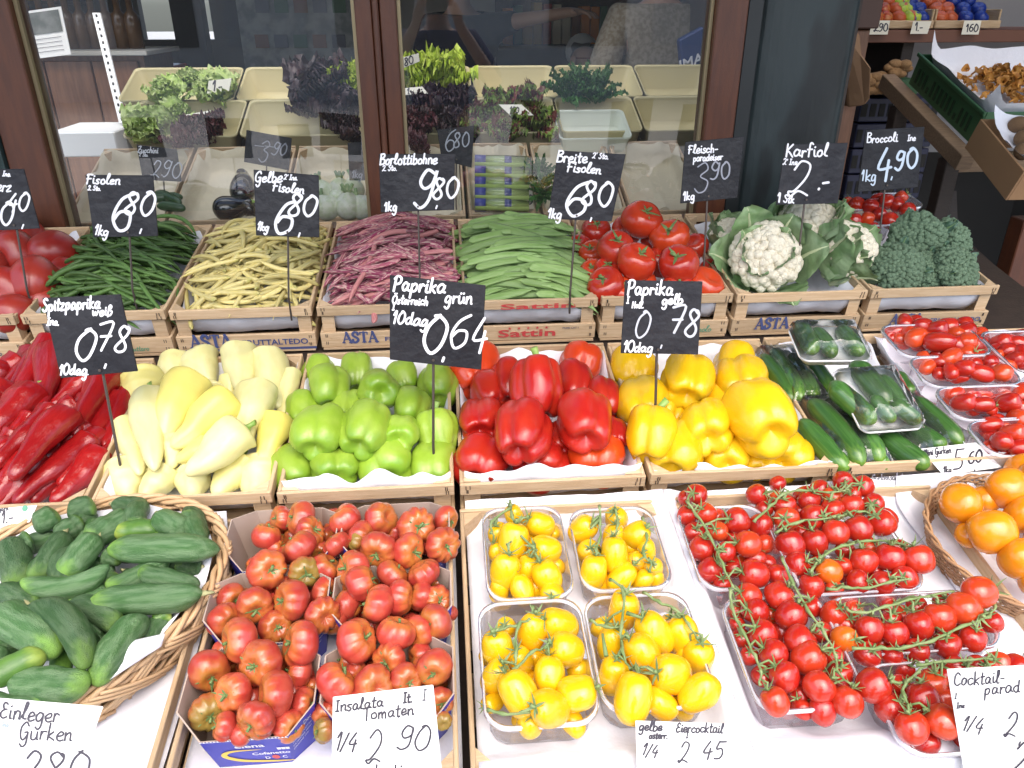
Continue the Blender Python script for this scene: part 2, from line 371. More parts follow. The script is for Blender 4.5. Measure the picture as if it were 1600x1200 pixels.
def rod(seed, prof, m, bend=0.0, lob=0, ldep=0.0, nm='cucumber', nu=18, nv=22, wob=.06, flat=1.0, bump=0):
    """radius profile prof(t), t=0 at stalk (z=1) to 1 (z=-1); bend in radii along +x"""
    off = V((seed * 1.9, seed * .7, 2)); mb = MB(); ph = seed * 1.3
    def fn(a, b):
        phi = a * 2 * math.pi; t = .5 - .5 * math.cos(math.pi * b); z = 1 - 2 * t; r = max(prof(t), 0)
        if lob: r *= 1 - ldep * (1 - abs(math.cos(lob * (phi + ph) / 2))) ** 1.5
        q = V((math.cos(phi) * .6, math.sin(phi) * .6, z * 2.2))
        r *= 1 + wob * pn(q + off, 1.3) + (bump * pn(q + off, 9) if bump else 0)
        wx = .35 * wob * 6 * pn(V((z * 1.2, seed, 0)), 1); 
        return V((r * math.cos(phi) + bend * (1 - z * z) + wx, r * math.sin(phi) * flat + .3 * wob * 6 * pn(V((seed, z * 1.2, 5)), 1), z))
    mb.grid(fn, nu, nv, wrap=True); return mb.mesh(nm, m)
def elong(name, me, p0, p1, width, spin=0.0, toward=None, parent=None, thick=None):
    """lay a rod from p0 (stalk) to p1; its bend (+x) is turned toward a direction when given"""
    ax = (p0 - p1); L = ax.length; q = zrot(ax, spin)
    if toward is not None:
        z = ax.normalized(); x = (toward - z * toward.dot(z)).normalized(); y = z.cross(x)
        q = Matrix((x, y, z)).transposed().to_quaternion()
    return put(name, me, (p0 + p1) / 2, q, (width / 2, (thick or width) / 2, L / 2), parent)
def calyx_mesh(seed, n=5, ln=.62, up=.25, m=None, rad=.07):
    rnd = random.Random(seed); mb = MB()
    for i in range(n):
        a = 2 * math.pi * i / n + rnd.uniform(-.25, .25); l = ln * rnd.uniform(.7, 1.2); c, s = math.cos(a), math.sin(a)
        wv = .085; lift = rnd.uniform(-.02, up)
        pts = [(.04, wv * .8, .02), (l * .45, wv, .05 + lift * .4), (l * .8, wv * .5, .04 + lift * .9), (l, .005, lift * 1.5 - .02)]
        vs = []
        for d, hw, z in pts: vs += [(d * c - hw * s, d * s + hw * c, z), (d * c, d * s, z + .03), (d * c + hw * s, d * s - hw * c, z)]
        mb.add(vs, [(3 * k + j, 3 * k + j + 1, 3 * k + j + 4, 3 * k + j + 3) for k in range(3) for j in range(2)])
    t = rnd.uniform(.1, .25); a = rnd.random() * 6
    mb.tube([(0, 0, 0), (.02, 0, .12), (t * math.cos(a), t * math.sin(a), .3)], [rad * 1.2, rad, rad * 1.1], 6)
    return mb.mesh('calyx', m)
# ------------------------------------------------------------------ the setting
ASPH = mat('street paving', (.42, .41, .39), .9, (.34, .33, .32), 3, .6, bump=.3, bs=60)
mb = MB(); mb.grid(lambda a, b: V((-60 + 120 * a, -60 + 120 * b, 0)), 8, 8)
tag(mb.build('street', ASPH), kind='structure')
DKW = mat('dark stained wood', (.045, .03, .022), .6, (.03, .02, .015), 8, .6, stretch=(4, 4, 30), bump=.15, bs=40)
REDW = mat('red brown painted window wood', (.105, .032, .013), .42, (.07, .022, .011), 5, .7, stretch=(14, 14, 2), bump=.1, bs=50)
GREYGREEN = mat('dark grey green painted steel', (.028, .050, .050), .45, (.05, .085, .085), 3.0, .8, bump=.12, bs=25)
DARK = mat('dark interior paint', (.02, .02, .02), .8)
WALLP = mat('pale plaster', (.48, .47, .43), .85, (.42, .41, .38), 3, .5)
BRICKW = mat('varnished cupboard wood', (.20, .085, .035), .5, (.13, .05, .02), 4, .8, stretch=(18, 18, 2))
def boxthing(name, label, cat, lo, hi, m, bevel=.002, group=None, kind=None):
    lo, hi = V(lo), V(hi); o = V(((lo.x + hi.x) / 2, (lo.y + hi.y) / 2, lo.z)); mb = MB(); mb.box((lo + hi) / 2, hi - lo)
    ob = mb.build(name, m, origin=o, bevel=bevel); tag(ob, label, cat, group, kind); return ob
# the long stepped stall table that carries the crates
root = empty('stall_table', (0, .9, 0)); tag(root, 'long stepped dark wooden stall table under all the produce crates', 'table')
for t, v0, v1, d in ((1, -.02, .415, .105), (2, -.0, .47, .105), (3, -.06, .43, .113)):
    mb = MB(); a = [tw(t, -1.6, v0, -d), tw(t, 1.62 if t < 3 else 1.45, v0, -d), tw(t, 1.62 if t < 3 else 1.45, v1, -d), tw(t, -1.6, v1, -d)]
    mb.hexa(a[::-1], [p - V((0, 0, .02)) for p in a][::-1]); mb.build('shelf_board', DKW, root)
for x in (-1.5, -.5, .5, 1.4):
    for y, z in ((.62, .66), (1.03, .74), (1.9, .9)):
        mb = MB(); mb.box((x, y, z / 2), (.06, .06, z)); mb.build('leg', DKW, root)
mb = MB(); mb.box((0, .60, .38), (3.1, .02, .56)); mb.build('front_panel', DKW, root)

# ------------------------------------------------------------------ wooden crates
def crate_mesh_parts(W, D, Hh, seed, base=True):
    """local frame: origin at front left of the rim plane; x across, y back, z normal. Returns (part name, mesh, material)"""
    rnd = random.Random(seed); P = []; th = .006
    j = lambda s=.0012: rnd.uniform(-s, s)
    def board(nm, c, d, m, rz=0.0):
        mb = MB(); M = Matrix.Translation(V(c)) @ Matrix.Rotation(rz, 4, 'Y' if d[0] > d[1] else 'X'); mb.box((0, 0, 0), d, 0, M); P.append((nm, mb, m))
    for y, s in ((0, 1), (D, -1)):
        board('top_rail', (W / 2, y + s * th / 2 + j(), -.012 + j()), (W - .004, th, .022), WOOD, j(.006))
        board('bottom_board', (W / 2, y + s * th / 2 + j(), -Hh + .020 + j()), (W - .004, th, .036), WOOD, j(.004))
    for x, s in ((0, 1), (W, -1)):
        board('top_rail', (x + s * (th / 2 + .002), D / 2, -.013 + j()), (th, D - 2 * th - .003, .020), WOODF, j(.004))
        board('bottom_board', (x + s * (th / 2 + .002), D / 2, -Hh + .020 + j()), (th, D - 2 * th - .003, .034), WOODF, j(.004))
        for y, s2 in ((0, 1), (D, -1)):
            mb = MB(); x0 = x + s * (th + .0022); y0 = y + s2 * (th + .0022); q = .026
            a = [V((x0, y0, -Hh + .001)), V((x0 + s * q, y0, -Hh + .001)), V((x0, y0 + s2 * q, -Hh + .001))]
            if s * s2 < 0: a = a[::-1]
            mb.hexa(a, [p + V((0, 0, Hh - .004)) for p in a]); P.append(('corner_post', mb, WOOD))
    if base:
        mb = MB()
        for k in range(4): mb.box((W / 2, .035 + (D - .07) * k / 3, -Hh - .002), (W - .01, .075, .004))
        P.append(('base_slats', mb, WOOD))
    # wire staples on the front boards
    mb = MB()
    for x in (.012, .016, W - .016, W - .012):
        for z in (-.008, -.016, -Hh + .012, -Hh + .03): mb.box((x + j(.002), -.0012, z), (.0012, .001, .007))
    P.append(('staples', mb, STAKE)); return P
_cp = {}
def crate(t, u, v, W, D, Hh, label, seed, group, prints=(), name='wooden_crate'):
    key = (round(W, 3), round(D, 3), Hh, seed % 3)
    if key not in _cp: _cp[key] = [(n, b.mesh(n, m, False)) for n, b, m in crate_mesh_parts(W, D, Hh, seed)]
    root = empty(name, tw(t, u, v, 0)); root.rotation_euler = (R(TIER[t][2]), 0, 0); tag(root, label, 'crate', group)
    for n, me in _cp[key]:
        o = link(n, me, root)
        if n in ('top_rail', 'bottom_board'):
            b = o.modifiers.new('bevel', 'BEVEL'); b.width = .001; b.segments = 1
    for kind, txt, x, z, wdt, size, m in prints:     # printed front lettering, local coordinates on the front board
        mb = MB(); pl = lambda a, b, e=0.0: V((x + a, -.0022 - e, z + b))
        if kind == 'serif': serif(mb, txt, pl, size, size * .09)
        elif kind == 'stars':
            for k in range(5):
                c0 = pl(k * wdt / 4, 0); vs = [c0 + V((math.sin(math.pi * q / 5) * size * (1 if q % 2 == 0 else .42), 0, math.cos(math.pi * q / 5) * size * (1 if q % 2 == 0 else .42))) for q in range(10)]
                mb.add(vs, [tuple(range(10))])
        elif kind == 'script':
            for st in strokes(txt, 0, 0, size, 0, wdt, .25): ribbon(mb, st, size * .11, lambda a, b, e=0: pl(a, -b, e))
        elif kind == 'band': mb.add([pl(0, 0), pl(wdt, 0), pl(wdt, size), pl(0, size)], [(0, 1, 2, 3)])
        else: lettering(mb, txt, pl, wdt, size, .02)
        mb.build('printed_lettering', m, root, origin=V((0, 0, 0)))
    return root
def liner(t, u0, u1, v0, v1, h, rise, label, name='paper_liner', seed=0, m=PAPER, wrinkle=.006, fr=None, group='white paper sheets'):
    """paper sheet lying in a crate, its edges turned up"""
    off = V((seed * 3.3, seed, 0))
    def fn(a, b):
        e = max(0, (abs(2 * a - 1) - .82) / .18); f = max(0, (abs(2 * b - 1) - .86) / .14)
        rr = rise if (b > .5 or fr is None) else fr
        hh = h + max((e ** 1.5) * rise, (f ** 1.5) * rr) * (1 + .3 * noise.noise(V((a * 6, b * 6, seed))))
        hh += wrinkle * noise.noise(V((a * 5, b * 5, 0)) + off) + wrinkle * .5 * abs(noise.noise(V((a * 11, b * 4, 2)) + off))
        return tw(t, u0 + (u1 - u0) * a, v0 + (v1 - v0) * b, hh)
    mb = MB(); mb.grid(fn, 36, 36); o = mb.build(name, m, origin=tw(t, (u0 + u1) / 2, (v0 + v1) / 2, h), smooth=True)
    s = o.modifiers.new('thickness', 'SOLIDIFY'); s.thickness = .0006
    tag(o, label, 'paper', group); return o
T3U = [-1.16, -.862, -.572, -.275, .030, .325, .622, .926, 1.232]
T2U = [-.86, -.545, -.272, .005, .305, .620, 1.222]
T1U = [-1.28, -.64, -.332, .003, .318, .76]
ast = lambda x=.07, big=True: [('serif', 'ASTA', x, -.083, 0, .019, BLUEINK), ('font', 'FRUTTALTEDO', x + .068, -.083, .115, .013, BLUEINK)]
g3 = 'wooden crates of the back row'; g2 = 'wooden crates of the middle row'; g1 = 'wooden crates of the front row'
crate(3, T3U[0], -.029, .29, .43, .102, 'pale wooden crate holding big oxheart tomatoes at the left edge', 1, g3, [('script', 'agnolo', .2, -.092, .9, .012, GREYINK)])
crate(3, T3U[1], -.029, .285, .43, .102, 'pale wooden crate holding the slender green beans', 2, g3, [('script', 'Fruttaro', .19, -.092, .9, .011, GREENINK)])
crate(3, T3U[2], -.029, .29, .43, .102, 'wooden crate of yellow beans with large blue lettering and band', 3, g3, [('serif', 'ASTA', .03, -.0895, 0, .030, BLUEINK), ('font', 'FRUTTALTEDO', .137, -.0885, .135, .019, BLUEINK), ('band', '', .0, -.1015, .288, .006, BLUEINK)])
crate(3, T3U[3], -.029, .298, .43, .102, 'pale wooden crate holding the purple speckled borlotti beans', 4, g3, [('serif', 'ASTA', .048, -.0895, 0, .026, BLUEINK), ('font', 'FRUTTALTEDO', .137, -.089, .13, .015, BLUEINK)])
crate(3, T3U[4], -.029, .29, .43, .102, 'wooden crate of flat green beans with red lettering and stars', 5, g3, [('font', 'Sattin', .075, -.0895, .125, .026, REDINK), ('stars', '', .10, -.068, .08, .0042, REDINK), ('font', 'PRIME CAT 1', .215, -.073, .035, .006, GREYINK), ('font', 'Sattin', .08, -.0205, .16, .018, REDINK)])
crate(3, T3U[5], -.029, .292, .43, .102, 'wooden crate of round beef tomatoes with green script lettering', 6, g3, [('script', 'agnolo', .205, -.092, 1.0, .014, GREENINK), ('script', 'K', .165, -.089, .9, .012, REDINK)])
crate(3, T3U[6], -.029, .298, .43, .102, 'wooden crate with blue lettering holding the cauliflowers', 7, g3, [('serif', 'ASTA', .056, -.0895, 0, .027, BLUEINK), ('font', 'FRUTTALTEDO', .155, -.0885, .125, .017, BLUEINK)])
crate(3, T3U[7], -.029, .298, .43, .102, 'wooden crate with blue lettering holding the broccoli heads', 8, g3, [('serif', 'ASTA', .065, -.0895, 0, .026, BLUEINK), ('font', 'FRUTTALTEDO', .16, -.0885, .12, .016, BLUEINK)])
crate(2, T2U[0], 0, .31, .375, .094, 'wooden crate holding the long red pointed peppers', 1, g2)
crate(2, T2U[1], 0, .268, .375, .094, 'wooden crate holding the pale yellow pointed peppers', 2, g2)
crate(2, T2U[2], 0, .272, .375, .094, 'wooden crate holding the light green bell peppers', 3, g2)
crate(2, T2U[3], 0, .296, .375, .094, 'wooden crate holding the red bell peppers', 4, g2)
crate(2, T2U[4], 0, .31, .375, .094, 'wooden crate holding the yellow bell peppers', 5, g2)
crate(2, T2U[5], 0, .598, .375, .094, 'wide wooden crate holding wrapped cucumbers and tomato punnets', 6, g2, [('font', 'DO', .33, -.018, .05, .018, REDINK)])
for i, (wd, lb) in enumerate(((.635, 'wooden crate under the wicker basket of cucumbers'), (.303, ''), (.326, 'wooden crate full of blue cardboard boxes of ribbed tomatoes'), (.31, 'paper covered wooden crate under the punnets of yellow tomatoes'), (.44, 'paper covered wooden crate under the cherry tomato punnets'))):
    if lb: crate(1, T1U[i] if i else T1U[0] + .3, 0, wd if i else .637, .41, .09, lb, i, g1)
tw3 = [('oxheart tomatoes', -.055), ('green beans', -.05), ('yellow beans', -.05), ('borlotti beans', -.05), ('flat beans', -.05), ('beef tomatoes', -.055), ('cauliflowers', -.055), ('broccoli', -.055)]
for i, (nm, h) in enumerate(tw3): liner(3, T3U[i] + .010, T3U[i + 1] - .016, -.016, .388, -.080, .060, f'white paper lining the crate of {nm} in the back row', seed=i)
for i, nm in enumerate(('red pointed peppers', 'pale pointed peppers', 'light green peppers', 'red bell peppers', 'yellow bell peppers', 'wrapped cucumbers')):
    liner(2, T2U[i] + .010, (T2U[i + 1] if i < 5 else .835) - .012, .012, .364, -.066, .058, f'white paper lining the crate of {nm} in the middle row', seed=20 + i, fr=(.05, .05, .082, .082, .064, .05)[i])
liner(2, .845, 1.21, .012, .364, -.045, .045, 'white paper lying under the punnets of small plum tomatoes', seed=31)
def sheet(u0, u1, v0, v1, h, label, seed, drop=.12, side=0.0, lf=0.0, sl=False):
    """white paper spread flat over a front crate and hanging over its front edge"""
    def fn(a, b):
        v = v0 - drop + (v1 - v0 + drop) * b; u = u0 + (u1 - u0) * a
        hh = h + .004 * noise.noise(V((u * 9, v * 9, seed))) + .007 * (abs(noise.noise(V((u * 7 + v * 3, v * 4 - u * 2, seed + 7)))) - .2) + .003 * noise.noise(V((u * 25, v * 14, seed + 3)))
        up = max(0, (v - (v1 - .03)) / .03); hh += .035 * up * up
        d = v0 - v
        if d > 0: v = v0 - .012 * (1 - math.exp(-d / .012)); hh -= max(0, d - .01)
        hh += lf * max(0, 1 - max(0, abs(v - v0) - .026) / .045) ** 2 if d < 0 else lf
        if side: hh += max(0, (side - (hh - h) * .9)) * max(0, 1 - max(0, min((1 - a) * (u1 - u0), a * (u1 - u0) if sl else 9) - .012) / .03) ** 2
        return tw(1, u, v, hh)
    mb = MB(); mb.grid(fn, 40, 48); o = mb.build('paper_sheet', PAPER, origin=tw(1, (u0 + u1) / 2, v0, h), smooth=True)
    s = o.modifiers.new('thickness', 'SOLIDIFY'); s.thickness = .0006; tag(o, label, 'paper', 'white paper sheets')
sheet(-1.25, -.341, -.014, .418, -.026, 'white paper spread below the wicker basket of cucumbers', 1, lf=.03)
sheet(-.327, -.004, .0, .405, -.050, 'white paper under the blue cardboard boxes of ribbed tomatoes', 2, .02)
sheet(.014, .3205, -.014, .418, -.026, 'white paper spread below the punnets of yellow egg tomatoes', 3, lf=.03, side=.034)
sheet(.3212, .82, -.016, .418, -.030, 'white paper spread below the punnets of cherry tomatoes', 4, lf=.035, side=.037, sl=True)
sheet(.70, 1.3, .14, .418, -.022, 'white paper spread below the round basket of orange tomatoes', 5, .03)
# ------------------------------------------------------------------ peppers
Q4 = lambda x, y: (x * .35, 380 + y * .35)
Q5 = lambda x, y: (520 + x * .35, 380 + y * .35)
Q6 = lambda x, y: (1040 + x * .35, 380 + y * .35)
Q7 = lambda x, y: (x * .35, 780 + y * .35)
Q8 = lambda x, y: (520 + x * .35, 780 + y * .35)
Q9 = lambda x, y: (1040 + x * .35, 780 + y * .35)
GRNP = mat('light green pepper skin', (.25, .39, .030), .34, (.33, .46, .06), 1.2, .7, .12, .05, 6, coat=.12, coat_r=.25, grad=((.10, .28, .01), -.6, -1.2, .5))
REDP = mat('red pepper skin', (.43, .012, .009), .28, (.50, .035, .012), 1.0, .6, .12, .04, 6, coat=.2, coat_r=.2, c3=(.58, .055, .008))
YELP = mat('yellow pepper skin', (.76, .44, .006), .26, (.78, .50, .012), 1.2, .7, .06, .05, 6, coat=.15, coat_r=.22, grad=((.36, .36, .02), -.75, -1.35, .45))
WHTP = mat('pale yellow pepper skin', (.69, .63, .27), .42, (.75, .70, .36), 1.4, .7, .05, .05, 5, coat=.1, c3=(.70, .60, .12), grad=((.70, .66, .34), -.2, -1.0, .6))
CRIM = mat('deep red pointed pepper skin', (.27, .005, .007), .28, (.33, .010, .009), 1.3, .7, .14, .14, 4, coat=.3, coat_r=.16)
DIRT = None
bstem = []
for i in range(4):
    mb = MB(); rnd = random.Random(i); c = rnd.uniform(.25, .6); an = rnd.random() * 6
    mb.tube([(0, 0, .60), (0, 0, .78), (c * .25 * math.cos(an), c * .25 * math.sin(an), 1.0), (c * .8 * math.cos(an), c * .8 * math.sin(an), 1.28)], [.26, .13, .11, .14], 10)
    bstem.append(mb.mesh('stem', STEM))
def bells(items, nm, me_list, where, desc, grp, t, base, step, hl=1.0):
    """items: (px, py, width, height, layer, angle, toward[, stem seen])"""
    out = []
    for i, it in enumerate(items):
        px, py, wd, ht, ly, ang, tow = it[:7]; tow = tow + (24 if len(it) < 8 else -4)
        h = base + step * ly - (.026 if py > 700 else 0); p = pix(t, px, py, h); k = scale_at(p)
        down = -_u * math.cos(R(ang)) + _r * math.sin(R(ang)); ax = down * math.cos(R(tow)) - (p - CP).normalized() * math.sin(R(tow))
        me = me_list[i % len(me_list)]; rad = wd * k / 2 * 1.10
        lack = .014 + rad * .98 - uv(t, p)[1]
        if lack > 0: p = p + td(t) * lack - tn(t) * lack * .55
        lz = max(.80, min(1.10, (ht / wd - .35 * math.sin(R(tow))) / max(.6, math.cos(R(tow))))) / hl
        o = put(nm, me, p, zrot(-ax, random.random() * 6.28), (rad, rad, rad * lz))
        extra = it[7] if len(it) > 7 else ''
        if 'stem' in extra or i % 6 == 1: s = link('stem', bstem[i % 4], o)
        out.append((o, desc + extra, px, py))
    autolabel(out, where, 'pepper', grp, 34)
gm = [bell(s, l, 1.05, .26, .08, GRNP) for s, l in ((1, 3), (2, 4), (3, 3), (4, 4), (5, 3))]
rm = [bell(s, l, 1.0, .24, .08, REDP) for s, l in ((11, 4), (12, 3), (13, 4), (14, 4))]
ym = [bell(s, l, 1.0, .25, .06, YELP) for s, l in ((21, 4), (22, 3), (23, 4), (24, 3))]
green = [(514, 605, 62, 92, 2, 4, 15), (557, 582, 52, 60, .4, 0, 10), (497, 585, 52, 62, .3, -6, 15), (472, 640, 54, 74, 1, -12, 15), (500, 674, 74, 88, 3.4, -18, 25), (459, 732, 70, 66, 1.6, 10, 25),
         (525, 732, 76, 64, 2.2, 6, 40), (592, 610, 66, 62, 2.6, 40, 55), (629, 590, 50, 52, .8, 20, 15), (684, 600, 60, 68, 1.2, 4, 20), (643, 637, 56, 66, 1.8, -8, 20), (571, 669, 76, 90, 3.6, -20, 25),
         (625, 678, 62, 60, 2.5, -12, 50), (684, 675, 66, 74, 1.7, 8, 18, ', stem up'), (606, 724, 80, 66, 2.2, 4, 30), (677, 724, 66, 70, 1.8, 0, 20), (545, 640, 54, 60, .8, 0, 20), (425, 752, 40, 40, .4, 0, 20)]
bells(green[:-1], 'bell_pepper', gm, 'of the heap', 'light green bell pepper', 'light green bell peppers in the crate', 2, -.03, .018, 1.05)
red = [(742, 576, 80, 78, .9, 10, 20), (763, 612, 58, 66, 1.2, 10, 25), (796, 597, 62, 82, 2, 6, 15), (842, 604, 80, 92, 4, 2, 22, ' with stem'), (908, 568, 64, 56, .8, -10, 15), (900, 598, 60, 66, 1.9, 4, 20), (942, 622, 56, 78, 1.8, 6, 20),
       (751, 658, 68, 66, 2, -8, 40), (816, 674, 86, 102, 4.2, -14, 26), (912, 658, 86, 96, 4, 8, 30), (753, 722, 88, 72, 2.6, -20, 20), (849, 728, 86, 64, 2.2, 10, 35), (936, 726, 88, 66, 2.4, -6, 30), (962, 678, 46, 60, 1.6, 10, 30), (868, 688, 50, 56, 1.2, 0, 30), (730, 606, 44, 50, .2, 0, 20)]
bells(red[:-1], 'bell_pepper', rm, 'of the heap', 'glossy red bell pepper', 'red bell peppers in the crate', 2, -.03, .018)
yel = [(988, 580, 74, 66, .8, 0, 20), (1000, 632, 78, 76, 1.8, 6, 35), (1075, 595, 78, 90, 3, -4, 30), (1149, 578, 76, 70, 1.4, 0, 20), (1158, 600, 84, 72, 2.3, 8, 40), (1190, 652, 112, 96, 4.6, 40, 30), (1103, 668, 80, 74, 2.8, 10, 40),
       (1068, 706, 82, 84, 3.6, -20, 45, ''), (1018, 678, 78, 86, 2.8, -10, 30, ' with stem'), (1143, 718, 78, 60, 2.4, 6, 40), (1232, 716, 84, 58, 2.2, -4, 40), (1184, 722, 50, 44, 1.2, 0, 30), (1040, 640, 60, 60, .6, 0, 20), (1125, 630, 60, 60, 1, 0, 20)]
bells(yel, 'bell_pepper', ym, 'of the heap', 'bright yellow bell pepper', 'yellow bell peppers in the crate', 2, -.03, .018)
def curl(px0, t, h, pts, label, grp):     # a stem end seen on its own pepper
    pass
# pointed peppers
ss = lambda a, b, x: (lambda t: t * t * (3 - 2 * t))(max(0, min(1, (x - a) / (b - a))))
wprof = lambda t: (ss(-.01, .10, t) ** .6) * (1 - .57 * ss(.3, 1.0, t)) * (max(0, 1 - ((t - .8) / .2) ** 2) ** .5 if t > .8 else 1)
rprof = lambda t: (ss(-.01, .07, t) ** .6) * (1 - .50 * ss(.2, .95, t)) * (max(0, 1 - ((t - .88) / .12) ** 2) ** .5 if t > .88 else 1)
wm = [rod(s, wprof, WHTP, b, 3, .13, 'pointed_pepper', 28, 26, .10) for s, b in ((1, 0), (2, .15), (3, .25), (4, .08))]
cm = [rod(s, rprof, CRIM, b, 3, .13, 'pointed_pepper', 26, 30, .11) for s, b in ((1, .0), (2, .15), (3, .25), (4, .1))]
pst = []
for i in range(3):
    mb = MB(); c = (.1, .35, .7)[i]; mb.tube([(0, 0, .93), (0, 0, 1.03), (c * .3, 0, 1.12), (c, .05, 1.24)], [.38, .15, .11, .13], 9); pst.append(mb.mesh('stem', STEM))
white = [((640, 590), (650, 735), 175, 2.2), ((795, 505), (775, 660), 130, 1.5), ((905, 500), (945, 650), 150, 1.6), ((1060, 470), (1085, 680), 145, 3), ((1185, 490), (1245, 740), 135, 2.6, 1), ((1300, 570), (1262, 790), 95, 1.6), ((675, 665), (695, 1015), 140, 4.6, 1),
         ((860, 600), (730, 870), 180, 5.6), ((1040, 680), (770, 915), 160, 5.6), ((1165, 640), (1090, 905), 160, 4, 1), ((1240, 770), (1160, 1000), 125, 2.4), ((560, 790), (625, 1035), 120, 2.8), ((1075, 830), (785, 1065), 170, 6.6, 1),
         ((950, 890), (780, 975), 90, 3.6), ((765, 860), (765, 1010), 100, 3), ((520, 1000), (530, 1190), 200, 3.0, 1), ((750, 1000), (620, 1165), 125, 2.6), ((840, 1010), (845, 1180), 140, 1.8), ((1070, 950), (935, 1150), 140, 3.4), ((1130, 985), (1075, 1190), 190, 3.6, 1), ((970, 620), (940, 700), 110, 1.2), ((1030, 600), (1010, 720), 100, 1.2), ((870, 730), (850, 860), 110, 1.0), ((660, 1010), (700, 1120), 110, .8)]
out = []
for i, it in enumerate(white):
    a, b, wd, ly = it[:4]; h = -.034 + .0115 * ly - (.02 if b[1] > 1100 else 0)
    p0 = pix(2, *Q4(*a), h + .012); p1 = pix(2, *Q4(*b), h - .008); k = scale_at(p0)
    lack = max(.016 + wd * .35 * k * .35 - uv(2, q_)[1] for q_ in (p0, p1))
    if lack > 0: p0 = p0 + td(2) * lack * .8 - tn(2) * lack * .6; p1 = p1 + td(2) * lack - tn(2) * lack * .6
    o = elong('pointed_pepper', wm[i % 4], p0, p1, wd * .35 * k * 1.16, random.random() * 6.28)
    if len(it) > 4 or i % 3 == 0: link('stem', pst[i % 3], o)
    c = Q4((a[0] + b[0]) / 2, (a[1] + b[1]) / 2); out.append((o, 'pale yellow pointed pepper' + (' with stem' if len(it) > 4 else ''), *c))
autolabel(out, 'of the heap', 'pepper', 'pale yellow pointed peppers in the crate', 34)
redl = [((225, 440), (85, 680), 115, 3), ((225, 480), (180, 750), 125, 3.2), ((440, 590), (245, 730), 125, 3), ((500, 585), (340, 850), 145, 3.2), ((590, 660), (470, 905), 110, 1.6), ((85, 520), (-60, 620), 110, 2), ((30, 640), (-80, 780), 120, 2), ((160, 670), (-60, 880), 165, 3), ((235, 750), (-10, 985), 125, 4.2),
        ((345, 720), (225, 800), 110, 2.4), ((310, 770), (70, 1040), 145, 4.6), ((400, 820), (270, 930), 100, 1.8), ((400, 880), (70, 1150), 125, 3.6), ((420, 940), (210, 1170), 130, 3.8), ((170, 960), (-40, 1160), 150, 3.2), ((600, 570), (420, 660), 110, 1.6), ((560, 640), (420, 800), 110, 1), ((60, 1020), (-80, 1160), 130, 2), ((60, 860), (-90, 1010), 130, 2), ((120, 560), (10, 760), 110, .8), ((340, 600), (200, 760), 110, .8), ((380, 760), (200, 960), 110, .8), ((-10, 700), (-160, 900), 130, 1.6), ((250, 900), (60, 1080), 110, 1.0), ((290, 540), (170, 700), 110, 1.4), ((400, 700), (300, 860), 110, 1.8), ((130, 780), (-40, 960), 120, 2.4), ((330, 960), (150, 1150), 110, 2.2), ((60, 900), (-80, 1080), 130, 2.6), ((480, 740), (380, 900), 90, .8), ((140, 1060), (-20, 1190), 120, 2.4), ((20, 560), (-90, 680), 120, 1.4), ((150, 480), (60, 560), 90, .8)]
for i in range(26):
    x_, y_ = random.uniform(-40, 480), random.uniform(560, 1080)
    if x_ < 620 - .42 * (y_ - 560): redl.append(((x_ + 85, y_ - 110), (x_ - 85, y_ + 110), 105, random.uniform(.6, 2.2)))
out = []
for i, (a, b, wd, ly) in enumerate(redl):
    h = -.034 + .0115 * ly - (.02 if b[1] > 1080 else 0); p0 = pix(2, *Q4(*a), h + .006); p1 = pix(2, *Q4(*b), h - .004); k = scale_at(p0)
    lack = max(.016 + wd * .35 * k * .35 - uv(2, q_)[1] for q_ in (p0, p1))
    if lack > 0: p0 = p0 + td(2) * lack * .8 - tn(2) * lack * .6; p1 = p1 + td(2) * lack - tn(2) * lack * .6
    o = elong('pointed_pepper', cm[i % 4], p0 + (p0 - p1) * .06, p1 - (p0 - p1) * .06, wd * .35 * k * 1.04, random.random() * 6.28)
    if i % 4 == 3: link('stem', pst[i % 3], o)
    c = Q4((a[0] + b[0]) / 2, (a[1] + b[1]) / 2); out.append((o, 'deep red pointed pepper', *c))
autolabel(out, 'of the heap', 'pepper', 'deep red pointed peppers in the crate', 34)

